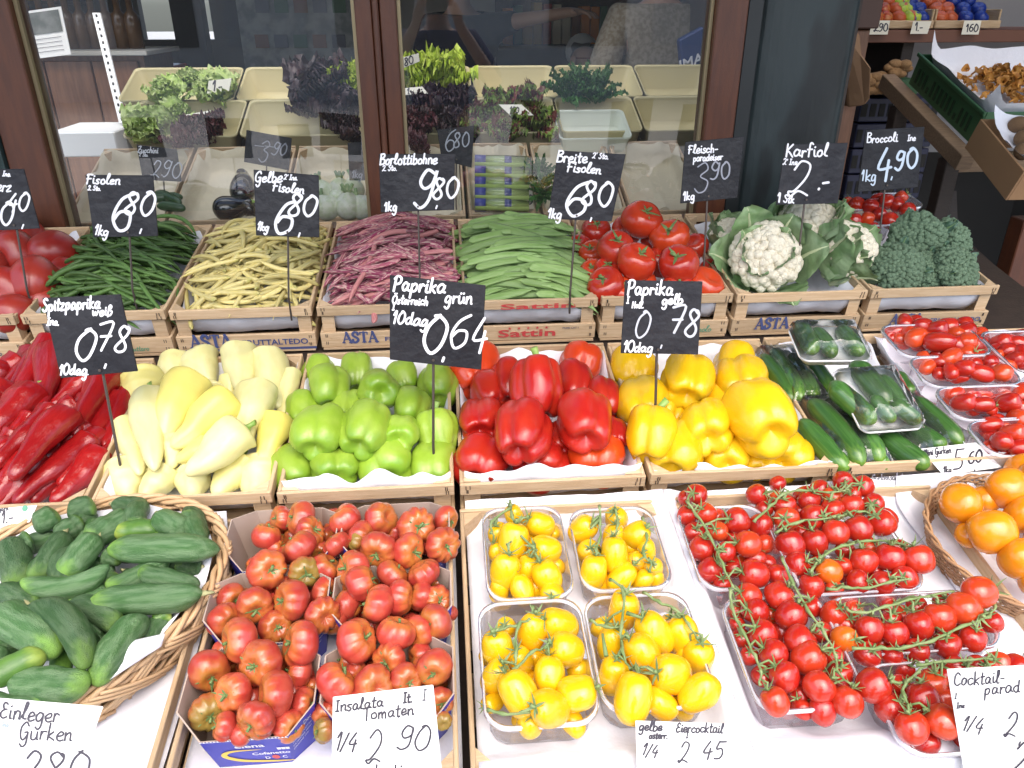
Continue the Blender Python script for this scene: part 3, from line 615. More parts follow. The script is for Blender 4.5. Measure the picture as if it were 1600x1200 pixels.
# ------------------------------------------------------------------ beans
GB = mat('green bean skin', (.055, .115, .024), .5, (.10, .18, .045), 3, .8, .35, spec=.4)
YB = mat('yellow bean skin', (.60, .49, .16), .5, (.66, .57, .27), 2, .8, .14, spec=.4, grad=((.35, .38, .08), .8, 1.1, .7))
BB = mat('borlotti pod skin', (.25, .035, .085), .55, (.56, .38, .32), 2.0, .88, .25, spec=.35, c3=(.42, .17, .16), ramp=(.46, .6), stretch=(1.6, 1.6, 2.2))
FB = mat('flat bean skin', (.19, .31, .085), .5, (.26, .38, .14), 2, .8, .14, spec=.4)
bprof = lambda t: min(1, (t / .05) ** .6 if t < .05 else 1) * (1 - .25 * ss(.5, 1, t)) * (max(.12, 1 - ((t - .85) / .15)) if t > .85 else 1)
def beans(nm, m, u0, u1, n, ln, wd, peak, label, grp, along, spread, flat=1.0, bend=1.5, wob=.1, hseg=14, v0=-.008, v1=.38, hb=-.032):
    mes = [rod(s * 7 + 1, bprof, m, b, 0, 0, 'bean_pod', 8, hseg, wob, flat) for s, b in enumerate((0, bend, bend * 2, bend * .5, bend * 3))]
    uc = (u0 + u1) / 2; hw = (u1 - u0) / 2
    for i in range(n):
        lay = (i + .5) / n                       # bottom to top
        rr = random.random() ** .5; a = random.random() * 6.28
        fu = random.uniform(-1, 1) * (1 - .12 * lay); fv = random.uniform(-1, 1) * (1 - .08 * lay)
        u = uc + hw * .97 * fu; v = (v0 + v1) / 2 + (v1 - v0) / 2 * .97 * fv
        dome = peak * (1 - max(abs(fu) ** 3, abs(fv) ** 3)) * (.45 + .55 * lay)
        h = hb + .03 * lay + dome
        d = R(along + random.gauss(0, spread)); L = ln * random.uniform(.75, 1.15)
        ax = V((math.cos(d), math.sin(d), 0))
        sl = -2.2 * peak * (abs(fu) ** 1.2 * math.copysign(1, fu)) / hw * .5, -2.2 * peak * (abs(fv) ** 1.2 * math.copysign(1, fv)) / ((v1 - v0) / 2) * .5
        dz = max(-.5, min(.5, ax.x * sl[0] + ax.y * sl[1])) * L / 2 + random.uniform(-.006, .006)
        c = tw(3, u, v, h); dv = (V((1, 0, 0)) * ax.x + td(3) * ax.y) * (L / 2) + tn(3) * dz
        if (c + dv).x > u1 + .012 or (c - dv).x < u0 - .012 or (c + dv).x < u0 - .012 or (c - dv).x > u1 + .012:
            c.x = uc + (c.x - uc) * .72
        o = elong(nm, mes[i % 5], c + dv, c - dv, wd * random.uniform(.85, 1.15), 0, tn(3) if flat < .7 else None) if flat >= .7 else elong(nm, mes[i % 5], c + dv, c - dv, wd * random.uniform(.85, 1.15), 0, dv.cross((V((random.uniform(-.5, .5), -.6, random.uniform(.4, 1))))))
        if flat >= .7: o.rotation_quaternion = zrot(dv, random.random() * 6.28)
        tag(o, label, 'bean', grp)
beans('green_bean', GB, T3U[1] + .012, T3U[2] - .012, 300, .125, .0092, .050, 'slender dark green bean in its tangled heap, back row crate', 'slender green beans in a heap', 165, 24, bend=1.8)
beans('yellow_bean', YB, T3U[2] + .012, T3U[3] - .012, 300, .125, .0105, .055, 'waxy yellow bean in its loose heap, back row crate', 'yellow wax beans in a heap', 15, 42, bend=1.4)
beans('borlotti_bean', BB, T3U[3] + .012, T3U[4] - .014, 280, .145, .0125, .058, 'purple and cream speckled borlotti bean pod in its heap', 'borlotti bean pods in a heap', 12, 30, flat=.75, bend=.9, wob=.2, hseg=20)
beans('flat_bean', FB, T3U[4] + .012, T3U[5] - .012, 190, .19, .0185, .047, 'broad flat pale green bean pod in its heap', 'flat green bean pods in a heap', 172, 13, flat=.32, bend=.5, hseg=16)
# ------------------------------------------------------------------ tomatoes
TOMR = mat('red tomato skin', (.43, .02, .01), .25, (.48, .045, .015), 1.2, .6, .10, .015, 6, coat=.35, coat_r=.1, c3=(.50, .05, .012), grad=((.46, .16, .03), .75, 1.0, .5))
TOMO = mat('ribbed tomato skin', (.42, .042, .030), .30, (.48, .08, .045), 1.3, .7, .10, .02, 6, coat=.35, coat_r=.12, grad=((.50, .17, .03), .05, .85, .85), grad2=((.26, .19, .03), .55, .95, .45))
TOMG = mat('half ripe ribbed tomato skin', (.43, .10, .03), .26, (.42, .16, .045), 1.3, .7, .08, .02, 6, coat=.3, coat_r=.12, grad=((.24, .20, .04), -.3, .6, .8))
TOMX = mat('oxheart tomato skin', (.34, .022, .016), .36, (.38, .04, .022), 1.2, .7, .06, .02, 6, coat=.25, coat_r=.2)
CHER = mat('cherry tomato skin', (.42, .014, .009), .22, (.47, .035, .012), 1.2, .6, .12, .015, 6, coat=.5, coat_r=.1, c3=(.52, .055, .012))
CHEO = mat('orange ripening cherry tomato skin', (.68, .13, .01), .2, coat=.5, var=.06)
EGGY = mat('yellow egg tomato skin', (.78, .48, .006), .2, (.80, .42, .008), 1.1, .7, .05, .01, 6, coat=.4, coat_r=.1, c3=(.78, .40, .007))
ORNG = mat('orange tomato skin', (.72, .22, .006), .24, (.76, .29, .010), 1.1, .7, .05, .01, 6, coat=.4, coat_r=.1)
calyx = [calyx_mesh(s, 5, .62, .25, CALYX) for s in range(4)]
calyxv = [calyx_mesh(10 + s, 6, .80, .48, VINE, .10) for s in range(4)]
ribd = [tom(s, r, d, f, TOMO, .34) for s, r, d, f in ((1, 9, .20, .76), (2, 7, .16, .80), (3, 10, .24, .72), (4, 5, .10, .82), (5, 8, .2, .76))]
ribg = [tom(9, 9, .22, .76, TOMG, .34)]
beef = [tom(s, r, d, f, TOMR, .3) for s, r, d, f in ((1, 6, .07, .80), (2, 5, .05, .84), (3, 7, .10, .76))]
oxh = [tom(s, r, d, f, TOMX, .2) for s, r, d, f in ((1, 4, .05, .88), (2, 5, .06, .82))]
cher = [tom(s, 0, 0, .98, CHER, .08, nu=22, nv=14) for s in (1, 2, 3)]
chero = [tom(5, 0, 0, .98, CHEO, .08, nu=22, nv=14)]
eggy = [tom(s, 0, 0, f, EGGY, .06, nu=24, nv=16) for s, f in ((1, 1.36), (2, 1.25), (3, 1.42))]
plum = [tom(s, 0, 0, f, CHER, .07, nu=20, nv=14, nm='plum_tomato') for s, f in ((1, 1.3), (2, 1.55), (3, 1.4))]
orng = [tom(s, 0, 0, f, ORNG, .1, nu=28, nv=18) for s, f in ((1, 1.0), (2, 1.08))]
def randaxis(up=.6, view=.3):
    a = random.random() * 6.28; return (V((math.cos(a), math.sin(a), 0)) * random.uniform(.2, 1) + V((0, 0, up)) - _f * view).normalized()
def tomatoes(items, off, t, mes, h0, dh, nm, cal, calp, axis=None, k=.35, grow=1.0):
    """items: (zx, zy, diameter[, height over the lower layer 0..][, material list])"""
    out = []
    for i, it in enumerate(items):
        px, py = off[0] + k * it[0], off[1] + k * it[1]; ly = it[3] if len(it) > 3 else (.5 + .5 * ((i * 7) % 5) / 5)
        p = pix(t, px, py, h0 + dh * ly); r = it[2] * k / 2 * scale_at(p) * grow
        ml = it[4] if len(it) > 4 and it[4] else mes
        ax = axis(i, it) if axis else randaxis()
        o = put(nm, ml[i % len(ml)], p, zrot(ax, random.random() * 6.28), r)
        if random.random() < calp:
            fz = ml[i % len(ml)]; c = link('calyx', cal[i % 4], o); c.location = (0, 0, cz(fz)); c.rotation_euler = (0, 0, random.random() * 6)
        out.append([o, p, px, py, r, ax])
    return out
_cz = {}
def cz(me):
    if me.name not in _cz: _cz[me.name] = max(v.co.z for v in me.vertices if abs(v.co.x) + abs(v.co.y) < .15)
    return _cz[me.name]
G1 = ribg
ribA = [(1255,85,105),(1345,85,140,1),(1385,145,135,1),(1190,165,130),(1235,225,100,0),(1335,210,145,1.2),(1540,95,135,1),(1500,205,120),(1590,180,95,1,G1),(1195,315,175,1.2),(1360,325,140,1,G1),(1450,305,135,.6),(1270,390,95,0),
        (1030,440,125,.4),(1140,475,165,1.1),(1300,450,170,1.2),(1450,410,120,.5),(1440,520,155,1),(1550,480,125,.4),(1005,540,160,.6),(1230,570,145,.5),(1070,630,185,1.4),(1340,650,195,1.4),(935,765,185,1),(1165,735,205,1.5),(1040,865,170,1.3),(1230,870,185,1.3),(1330,770,150,.4),
        (930,950,165,.6,G1),(1000,1015,130,.9),(1360,910,130,.3),(1290,1010,135,.4),(1145,985,170,1.5),(1075,1045,110,.6),(1500,820,195,1.2),(1410,170,90,0),(1280,250,90,0),(1180,400,100,0),(1120,720,130,0),(1000,690,120,0),(1430,230,90,0),(1130,300,80,0),(1210,470,90,0),(1300,870,120,0),(1460,960,130,.3),(1445,1030,110,.3,G1),(1250,950,120,0),(1130,900,120,0)]
ribB = [(60,90,130,1),(215,90,145,1),(370,125,165,1.2),(505,90,115,.6),(130,170,145,.8),(205,225,160,1.3),(340,230,145,1.1),(490,205,155,1),(20,210,110,.4),(90,310,165,1.2),(130,375,155,1.4),(265,335,135,.8),(405,330,145,1),(60,470,135,.5),(200,470,170,1.4),(300,440,145,1.1),(395,430,125,.6),(470,450,125,.5),
        (460,550,155,.9),(110,635,195,1.4),(285,595,165,1.3),(380,590,135,.7),(250,720,155,.9),(455,750,165,1.2),(330,810,155,.8),(180,835,175,1.0),(480,900,115,.6),(490,990,85,.5,G1),(0,540,130,.2),(60,720,120,.2),(390,700,120,0),(280,150,100,0),(420,200,100,0),(40,400,110,0),(320,380,100,0),(230,560,110,0),(380,760,110,.1),(100,780,120,.2),(60,900,140,.6),(250,940,140,.6),(400,950,120,.4),(120,1000,120,.4),(330,1020,120,.4),(520,510,80,0)]
for (a0, b0, a1, b1), tgt in (((1200, 90, 1600, 200), ribA), ((1060, 340, 1600, 560), ribA), ((960, 720, 1420, 1010), ribA), ((20, 120, 520, 230), ribB), ((20, 330, 500, 600), ribB), ((60, 740, 500, 1000), ribB)):
    for i in range(5):
        for j in range(3): tgt.append((a0 + (a1 - a0) * (i + .5) / 5 + random.uniform(-20, 20), b0 + (b1 - b0) * (j + .5) / 3 + random.uniform(-15, 15), 110, random.uniform(-.9, -.5)))
def ribax(i, it):
    a = random.random() * 6.28; return (V((math.cos(a), math.sin(a) * .7 - .35, 0)) + V((0, 0, random.uniform(.0, .7)))).normalized()
res = tomatoes(ribA, (0, 780), 1, ribd, .005, .024, 'tomato', calyx, .8, ribax, grow=1.07) + tomatoes(ribB, (520, 780), 1, ribd, .005, .024, 'tomato', calyx, .8, ribax, grow=1.07)
autolabel([(o[0], 'half ripe greenish tomato' if o[0].data is ribg[0] else 'ribbed orange red tomato', o[2], o[3]) for o in res], 'of the boxes', 'tomato', 'ribbed tomatoes in blue cardboard boxes', 26)
# beef tomatoes and oxheart tomatoes of the back row (full picture coordinates)
bf = [(1003,343,64,3.4),(962,388,58,2.6),(1047,370,62,2.6),(995,408,62,2.6),(930,360,48,1),(925,395,44,1),(1060,412,64,2.4),(945,446,62,1),(1000,440,50,.8),(905,385,40,.6),(1100,446,60,.8),(1085,385,46,1),(980,360,50,1.6),(1030,410,50,.8),(905,440,40,.3),(970,455,50,.6),(1060,455,56,.7),(950,420,46,1.2),(1110,420,34,.4),(1025,375,50,1.4),(925,425,44,.6),(1085,435,44,.8)]
res = tomatoes(bf, (0, 0), 3, beef, -.03, .028, 'beef_tomato', calyx, .8, lambda i, it: (V((random.uniform(-.4, .4), -.45, .8))).normalized(), 1.0)
autolabel([(o[0], 'shiny red beef tomato', o[2], o[3]) for o in res], 'of its back crate', 'tomato', 'beef tomatoes in the back row', 24)
ox = [(86,395,78,1.6),(25,395,80,1.8),(55,440,84,1.8),(12,455,86,1.2),(-20,420,80,1),(40,370,70,1.2),(100,425,50,.4),(-50,400,80,1),(70,470,60,.2),(-10,380,70,.8),(20,490,70,.4),(-50,460,80,.8)]
res = tomatoes(ox, (0, 0), 3, oxh, -.03, .02, 'oxheart_tomato', calyx, .2, lambda i, it: V((random.uniform(-.6, .6), random.uniform(-.2, .8), -.2)).normalized(), 1.0, grow=.92)
autolabel([(o[0], 'large dull red oxheart tomato', o[2], o[3]) for o in res], 'of its back crate', 'tomato', 'oxheart tomatoes at the left edge', 24)

# ------------------------------------------------------------------ clear plastic punnets
CLEAR = thin('clear punnet plastic', (.95, .95, .98), .7, .20, .12, (.9, .9, .97))
CLRIM = thin('punnet rim plastic', (.95, .95, .98), .8, .42, .15, (.92, .92, .98))
FILM = thin('cling film', (.98, .98, .98), 1.6, .02, .05, (.9, .9, .9), 35)
def rrect(cx, cy, hx, hy, r, n=6):
    pts = []
    for sx, sy, a0 in ((1, 1, 0), (-1, 1, 90), (-1, -1, 180), (1, -1, 270)):
        for k in range(n + 1):
            a = R(a0 + 90 * k / n); pts.append((cx + sx * (hx - r) + r * math.cos(a), cy + sy * (hy - r) + r * math.sin(a)))
    return pts
def punnet(t, u0, u1, v0, v1, hb, ht, label, grp='clear punnets', name='plastic_punnet', sk=0.0):
    cx, cy, hx, hy = (u0 + u1) / 2, (v0 + v1) / 2, (u1 - u0) / 2, (v1 - v0) / 2
    root = empty(name, tw(t, cx, cy, hb)); tag(root, label, 'punnet', grp)
    rings = []
    for k, (f, h) in enumerate(((.55, hb), (.85, hb + .001), (.885, hb + .004), (.90, hb + .5 * (ht - hb)), (.935, ht - .006), (.945, ht - .002))):
        ring = []
        for j, (x, y) in enumerate(rrect(0, 0, hx * f, hy * f, .024 * f + .004)):
            fl = 1 + (.010 if (j % 2 and 2 <= k <= 4) else 0)
            ring.append(tw(t, cx + x * fl, cy + y * fl, h))
        rings.append(ring)
    mb = MB(); n = len(rings[0]); vs = [p for r in rings for p in r]
    fs = [(k * n + i, k * n + (i + 1) % n, (k + 1) * n + (i + 1) % n, (k + 1) * n + i) for k in range(len(rings) - 1) for i in range(n)] + [tuple(range(n))[::-1]]
    mb.add(vs, fs); mb.build('tub', CLEAR, root, smooth=True)
    rr = []
    for f, h in ((.945, ht - .002), (.955, ht + .001), (1.0, ht + .0005), (1.005, ht - .004)):
        rr.append([tw(t, cx + x, cy + y, h) for x, y in rrect(0, 0, hx * f, hy * f, .028)])
    mb = MB(); mb.add([p for r in rr for p in r], [(k * n + i, k * n + (i + 1) % n, (k + 1) * n + (i + 1) % n, (k + 1) * n + i) for k in range(3) for i in range(n)])
    mb.build('rim', CLRIM, root, smooth=True); return root
def truss(t, off, stems, toms, mes, h0, dh, hs, label, grp, cat='vine tomatoes', k=.35, tn_='tomato', far=130, lab2=None):
    """a vine with its tomatoes as parts; stems: picture polylines; tomatoes beyond reach of the vine lie loose"""
    sp = []
    for s in stems:
        q = smooth([(off[0] + k * a, off[1] + k * b) for a, b in s], 4); sp.append([pix(t, x, y, hs + .003 * math.sin(i * 1.7)) for i, (x, y) in enumerate(q)])
    root = empty('tomato_truss', sp[0][0]); tag(root, label, cat, grp)
    mb = MB()
    for s in sp:
        N = len(s); mb.tube([p + V((random.gauss(0, .0008), random.gauss(0, .0008), random.gauss(0, .0006))) for p in s], [.0019 - .0007 * i / N + (.0010 if i % 4 == 0 else 0) for i in range(N)], 7)
    loose = []; allp = [p for s in sp for p in s]
    for i, it in enumerate(toms):
        px, py = off[0] + k * it[0], off[1] + k * it[1]; ly = it[3] if len(it) > 3 else .6
        p = pix(t, px, py, h0 + dh * ly); r = it[2] * k / 2 * scale_at(p)
        if ly < -.3: p = tw(t, uv(t, p)[0], max(uv(t, p)[1], .034) + r + .012, -.026 + r)
        ml = it[4] if len(it) > 4 else mes; me = ml[i % len(ml)]
        near = min(allp, key=lambda q: (q - p).length); d = near - p
        held = d.length < far * k * scale_at(p) + r
        ax = (d.normalized() + V((random.uniform(-.3, .3), random.uniform(-.3, .3), .25))).normalized() if held else randaxis(.2, .2)
        z = cz(me)
        if held:
            o = put(tn_, me, p - root.location, zrot(ax, random.random() * 6), r, root)
            c = link('calyx', calyxv[i % 4], o); c.location = (0, 0, z)
            tip = p + ax * r * (z + .25); side = V((random.uniform(-1, 1), random.uniform(-1, 1), 1)).normalized() * .006
            mb.tube([near, (near + tip) / 2 + side, tip, p + ax * r * z], [.0012, .0014, .0017, .0012], 6)
        else:
            o = put(tn_, me, p, zrot(ax, random.random() * 6), r); loose.append((o, lab2 or 'loose tomato', px, py))
            if random.random() < .3: c = link('calyx', calyxv[i % 4], o); c.location = (0, 0, z)
    mb.build('vine', VINE, root, smooth=True); return loose
# yellow egg tomatoes
gy = 'punnets of yellow egg tomatoes'
for a, lb in (((.036, .153, .213, .382), 'left'), ((.163, .288, .219, .372), 'right')):
    punnet(1, *a, -.024, .024, f'clear plastic punnet of yellow tomatoes, back {lb} of four', gy)
for a, lb in (((.022, .155, .034, .208), 'left'), ((.158, .294, .044, .208), 'right')):
    punnet(1, *a, -.024, .030, f'clear plastic punnet of yellow tomatoes, front {lb} of four', gy)
eg = 'yellow egg tomatoes in punnets'
L = truss(1, (520, 780), [[(790, 20), (800, 70), (830, 160), (780, 200), (790, 260)], [(830, 160), (890, 210), (905, 230)], [(790, 40), (710, 100), (705, 150)]],
  [(810,75,85,.6),(925,112,120,1),(745,165,100,.4),(805,190,140,.9),(950,222,130,1),(770,322,130,1.1),(865,315,105,.6),(958,345,125,.9),(845,405,105,.7),(745,400,95,.3),(980,422,110,.5),(735,245,80,.2),(900,280,90,.1),(880,170,100,.1),(900,400,90,0),(790,260,90,0),(1000,300,70,0),(980,150,70,0)], eggy, .0, .026, .042, 'yellow egg tomatoes on a curling green vine, back left punnet', eg)
L += truss(1, (520, 780), [[(1190, 30), (1195, 90), (1190, 180), (1170, 230)], [(1260, 40), (1270, 110), (1250, 190)], [(1380, 80), (1400, 160), (1390, 250), (1440, 290)], [(1195, 90), (1150, 130)]],
  [(1118,132,115,.8),(1265,90,105,.6),(1350,162,115,.9),(1255,172,105,.5),(1142,235,105,.5),(1258,250,125,1.2),(1165,322,118,1),(1350,285,95,.6),(1290,350,112,.7),(1385,365,85,.5),(1430,310,90,.6),(1400,228,85,.5),(1200,280,90,.1),(1320,220,90,.1),(1200,380,90,0),(1440,360,80,.1)], eggy, .0, .026, .042, 'yellow egg tomatoes under wiry green stalks, back right punnet', eg)
L += truss(1, (520, 780), [[(890, 480), (880, 540), (830, 560), (815, 700), (810, 760), (770, 800)], [(830, 560), (740, 580), (720, 610)], [(810, 760), (890, 680), (950, 660)], [(690, 940), (760, 960), (850, 950), (920, 930)]],
  [(775,575,95,.6),(735,665,140,1),(890,592,135,1),(1005,562,148,1),(1040,672,150,1.1),(840,722,112,.7),(965,705,90,.2),(965,787,142,1.2),(728,792,130,.8),(830,862,165,1.5),(1085,866,158,1.3),(965,932,165,1.4),(710,912,85,.3),(880,1005,115,.6),(1070,995,100,.3),(900,720,100,0),(900,830,100,.1),(760,720,100,.1),(1100,760,90,.1),(700,700,80,0),(870,1080,110,-.9),(1050,1060,90,-.9)], eggy, .002, .03, .055, 'yellow egg tomatoes beneath a long forked vine, front left punnet', eg)
L += truss(1, (520, 780), [[(1240, 360), (1300, 420), (1290, 570), (1290, 680), (1330, 760)], [(1390, 410), (1450, 460), (1530, 490), (1590, 560), (1630, 620)], [(1150, 540), (1220, 570), (1290, 570)], [(1310, 510), (1380, 530)], [(1215, 700), (1205, 600)]],
  [(1300,492,140,.8),(1200,572,95,.4),(1245,645,130,.6),(1435,595,155,1.1),(1380,688,155,1.3),(1560,610,140,.8),(1255,782,140,.8),(1510,782,170,1.3),(1342,890,165,1.4),(1460,912,125,.8),(1630,700,140,.6),(1635,865,150,1.2),(1440,790,100,.1),(1580,720,110,.3),(1400,1000,100,-.8),(1560,930,100,.1),(1300,730,90,.1),(1500,560,90,.1)], eggy, .002, .03, .055, 'yellow egg tomatoes beneath drooping green vines, front right punnet', eg)
autolabel([(o, 'loose yellow egg tomato', a, b) for o, _, a, b in L], 'of the punnets', 'tomato', eg, 24)
# red cherry tomatoes on the vine
gc = 'punnets of red cherry tomatoes'; cg = 'red cherry tomatoes on the vine'
punnet(1, .322, .452, .208, .362, -.028, .026, 'clear punnet of vine cherry tomatoes, back one beside the yellow ones', gc)
punnet(1, .337, .473, .032, .195, -.028, .026, 'long clear punnet of cherry tomatoes, front one beside the yellow ones', gc)
punnet(1, .453, .630, .192, .330, -.028, .024, 'clear punnet with two vines of cherry tomatoes, nearest the orange tomatoes', gc)
punnet(1, .475, .680, .097, .186, -.028, .026, 'clear punnet with cherry tomatoes rising to its right end', gc)
punnet(1, .482, .668, -.028, .088, -.028, .022, 'clear punnet of darker cherry tomatoes behind the cocktail tomato card', gc)
punnet(1, .690, .86, -.010, .100, -.034, .016, 'clear punnet of dark tomatoes cut off at the right edge', gc)
O = chero
L = truss(1, (1040, 780), [[(95, 10), (140, 70), (200, 170), (255, 290), (300, 390)]],
  [(95,72,90),(180,62,98,1),(318,97,118,1),(425,115,105,.8),(128,150,92,.5),(235,145,92,.8),(160,220,112,.8),(265,235,95,1),(365,202,122,1.2),(198,315,108,.7),(310,310,85,.5),(400,265,95,.5),(390,335,130,1.1),(500,335,98,.8),(255,378,85,.4),(300,180,90,.1),(230,80,80,.2),(140,-20,95,.8),(180,250,90,0),(330,260,90,0),(440,200,90,.2),(450,290,90,.1),(210,420,90,-.6),(90,-5,70,.2)], cher, .004, .026, .046, 'cherry tomatoes along a straight vine, leftmost punnet beside yellow tomatoes', cg)
L += truss(1, (1040, 780), [[(290, 400), (295, 480), (350, 600), (400, 700), (425, 770), (420, 830)], [(520, 260), (560, 360), (640, 500), (710, 600), (760, 700), (770, 770), (830, 830)]],
  [(368,430,112,1),(505,430,130,1.1),(400,500,120,.9),(562,520,135,1.1),(650,480,95,.4),(435,602,128,1),(318,560,75,.2),(340,620,85,.3),(600,630,138,1.1),(692,592,95,.5),(482,690,128,1),(375,700,85,.3),(640,708,148,1.1),(740,700,105,.6),(428,790,95,.4),(530,790,132,1.1),(684,840,145,1.2),(780,782,115,.6),(488,900,125,1),(600,880,95,.3),(812,902,138,1.1),(700,942,125,.5),(610,940,95,.2),(520,600,100,.1),(560,720,100,.1),(420,540,90,.1),(600,780,100,.1),(700,780,100,.1),(580,1060,120,-1),(750,1050,120,-1),(320,500,80,.1),(470,520,90,.1)], cher, .004, .026, .048, 'cherry tomatoes along two long vines, front punnet of the left column', cg)
L += truss(1, (1040, 780), [[(395, 100), (470, 30), (520, -20), (600, -40), (740, -30), (800, -40)], [(490, 150), (580, 105), (760, 80), (860, 50), (950, 90)]],
  [(408,-22,90,.8),(500,10,85,.6),(530,30,100,.8),(440,45,80,.4),(640,8,100,.9),(540,88,112,1),(662,82,120,1),(742,48,105,.9),(832,30,105,.9),(930,20,95,.8),(990,85,90,.8),(965,105,125,1.2),(860,130,118,1.2),(762,150,122,1.2),(666,190,118,1),(556,200,125,1),(790,-80,92,.9),(882,-58,98,.9),(926,20,90,.8),(830,-20,90,.5),(745,-10,90,.6),(622,-10,100,.7),(500,-70,70,.2),(690,-40,90,.4),(600,60,90,.1),(700,120,90,.2),(800,90,90,.2),(480,120,90,.1),(610,150,90,.1),(900,70,90,.2)], cher, .004, .026, .046, 'large cluster of cherry tomatoes on pale vines, topmost punnet', cg)
L += truss(1, (1040, 780), [[(650, 330), (690, 260), (790, 210), (900, 185), (1000, 190), (1110, 215)], [(720, 400), (810, 395), (900, 395), (1000, 370), (1100, 355)]],
  [(590,290,110,.8,O if False else cher),(728,322,120,1.1,O),(792,300,85,.6),(885,276,120,1),(1000,262,128,1.1),(1132,268,132,1.3),(800,228,85,.5),(910,215,85,.5),(652,390,112,.7),(750,402,85,.5),(860,370,105,.8),(965,375,112,.8),(1066,350,112,.9),(1040,215,80,.5),(820,340,90,.1),(930,330,90,.1),(680,290,80,.2),(1060,300,80,.2)], cher, .004, .026, .044, 'cherry tomatoes with one orange one, in the row facing the orange basket', cg)
L += truss(1, (1040, 780), [[(830, 670), (960, 665), (1070, 660), (1180, 630), (1330, 570), (1440, 520), (1470, 480), (1465, 390)], [(800, 490), (870, 510), (980, 480), (1090, 450), (1180, 430), (1290, 410)]],
  [(750,512,115,.8),(805,555,100,.5),(910,580,125,1.1),(800,622,122,1.1,O),(1022,600,115,1),(1010,540,95,.5),(1130,562,125,1.1),(1222,530,135,1.2),(1330,490,148,1.6),(1400,415,145,2),(1452,550,98,1),(1370,622,115,1),(1258,650,115,.9),(1120,676,105,.7),(1010,700,95,.6),(900,692,115,.7),(1120,480,90,.5),(840,490,80,.3),(1060,520,90,.2),(1170,600,90,.2),(960,640,90,.1),(1300,580,90,.3),(860,560,90,.1),(1000,480,80,.2),(1240,460,90,.8)], cher, .004, .026, .050, 'cherry tomatoes on a long vine rising right, with an orange one', cg)
L += truss(1, (1040, 780), [[(1010, 820), (1075, 815), (1130, 770), (1170, 720)], [(1075, 815), (1060, 870), (1095, 930)], [(1120, 740), (1280, 720), (1460, 715)]],
  [(930,830,148,1.3),(1040,832,95,.4),(1002,932,132,.8),(1150,892,145,1.1),(1102,1022,145,1.2),(1236,992,152,1.4),(1190,825,130,.6),(1250,790,130,.6),(1300,760,120,.5),(1240,900,120,.3),(1170,960,110,.1),(1060,960,110,.1),(1320,850,120,.3),(1390,760,120,.5),(1480,740,120,.5),(1420,850,120,.4),(1330,1060,120,.2),(1160,1090,120,.1),(1400,960,120,.3),(1560,760,130,.5),(1060,760,100,.1)], cher, .002, .026, .046, 'darker cherry tomatoes with a forked vine, behind the cocktail card', cg)
autolabel([(o, 'loose red cherry tomato', a, b) for o, _, a, b in L], 'of the punnets', 'tomato', cg, 22)
# small plum tomatoes on the middle row
gp = 'punnets of small plum tomatoes'; pg = 'small plum tomatoes in punnets'
PU = [(.850, 1.035, .262, .375), (.850, 1.035, .168, .262), (.850, 1.03, .076, .168), (.855, 1.03, -.015, .074), (1.037, 1.20, .19, .34)]
for a, lb in zip(PU, ('back one of the left column', 'second from the back', 'third from the back', 'front one above the orange tomatoes', 'at the right edge of the picture', 'hindmost at the right edge')):
    punnet(2, *a, -.045, .018, f'clear punnet of small plum tomatoes, {lb}', gp)
P1 = [(1000 + 440 * random.random(), 400 + 60 * random.random(), 60, .1) for _ in range(12)] + [(1130 + 400 * random.random(), 520 + 70 * random.random(), 60, .1) for _ in range(12)] + [(1270 + 340 * random.random(), 680 + 60 * random.random(), 65, .15) for _ in range(10)] + [(1430 + 180 * random.random(), 810 + 100 * random.random(), 65, .2) for _ in range(9)] + [(1070,352,65,.7),(1022,395,58,.4),(1080,402,62,.6),(1150,370,75,.8),(1118,420,85,.9),(1210,388,85,.9),(1222,440,95,1.1),(1250,375,80,.7),(1330,360,65,.8),(1342,392,75,.7),(1350,440,85,1),(1290,412,75,.6),(1060,430,60,.3),(1170,430,70,.4),(1290,455,80,.7),(1390,455,70,.5),(1180,410,60,.2),(1110,350,60,.3),(1400,430,50,.3),
  (1170,552,65,.5),(1215,532,75,.5),(1275,512,80,.9),(1272,572,65,.8),(1330,562,85,.9),(1410,582,80,.9),(1500,582,90,1),(1340,495,75,.6),(1400,512,70,.6),(1450,532,75,.7),(1370,545,70,.4),(1230,585,60,.3),(1460,560,70,.5),(1210,500,50,.2),(1310,600,60,.3),(1530,550,60,.4),(1480,500,50,.3),(1250,545,60,.2),
  (1290,672,70,.6),(1332,712,85,.9),(1410,722,75,.9),(1452,742,60,.6),(1530,712,90,1),(1590,672,80,.6),(1370,745,60,.3),(1480,700,60,.3),(1350,680,60,.2),(1580,735,70,.6),(1270,700,50,.2),(1420,690,60,.1),(1540,680,60,.2),(1640,700,80,.7),
  (1450,812,75,.7),(1500,882,85,1),(1552,850,90,1.1),(1575,782,85,.7),(1590,915,80,.9),(1500,825,65,.3),(1540,910,70,.5),(1430,840,60,.2),(1620,850,80,.7),(1640,790,80,.6),(1480,790,60,.3),(1560,820,60,.2),(1640,900,80,.5),(1460,860,60,.2),
  (1500,442,75,.6),(1540,480,70,.6),(1580,450,75,.7),(1560,520,70,.6),(1600,500,80,.7),(1530,430,55,.4),(1480,470,55,.3),(1640,460,80,.7),(1620,530,80,.6),(1660,540,80,.5),(1590,410,60,.4)]
res = tomatoes([(a, b, c, d) for a, b, c, d in P1], (1040, 380), 2, plum, -.012, .028, 'plum_tomato', calyxv, .16, lambda i, it: (V((random.uniform(-1, 1), random.uniform(-.6, .6), .15)) if i % 3 else V((.3, -.6, .5))).normalized())
autolabel([(o[0], 'small red plum tomato', o[2], o[3]) for o in res], 'of the punnets', 'tomato', pg, 16)
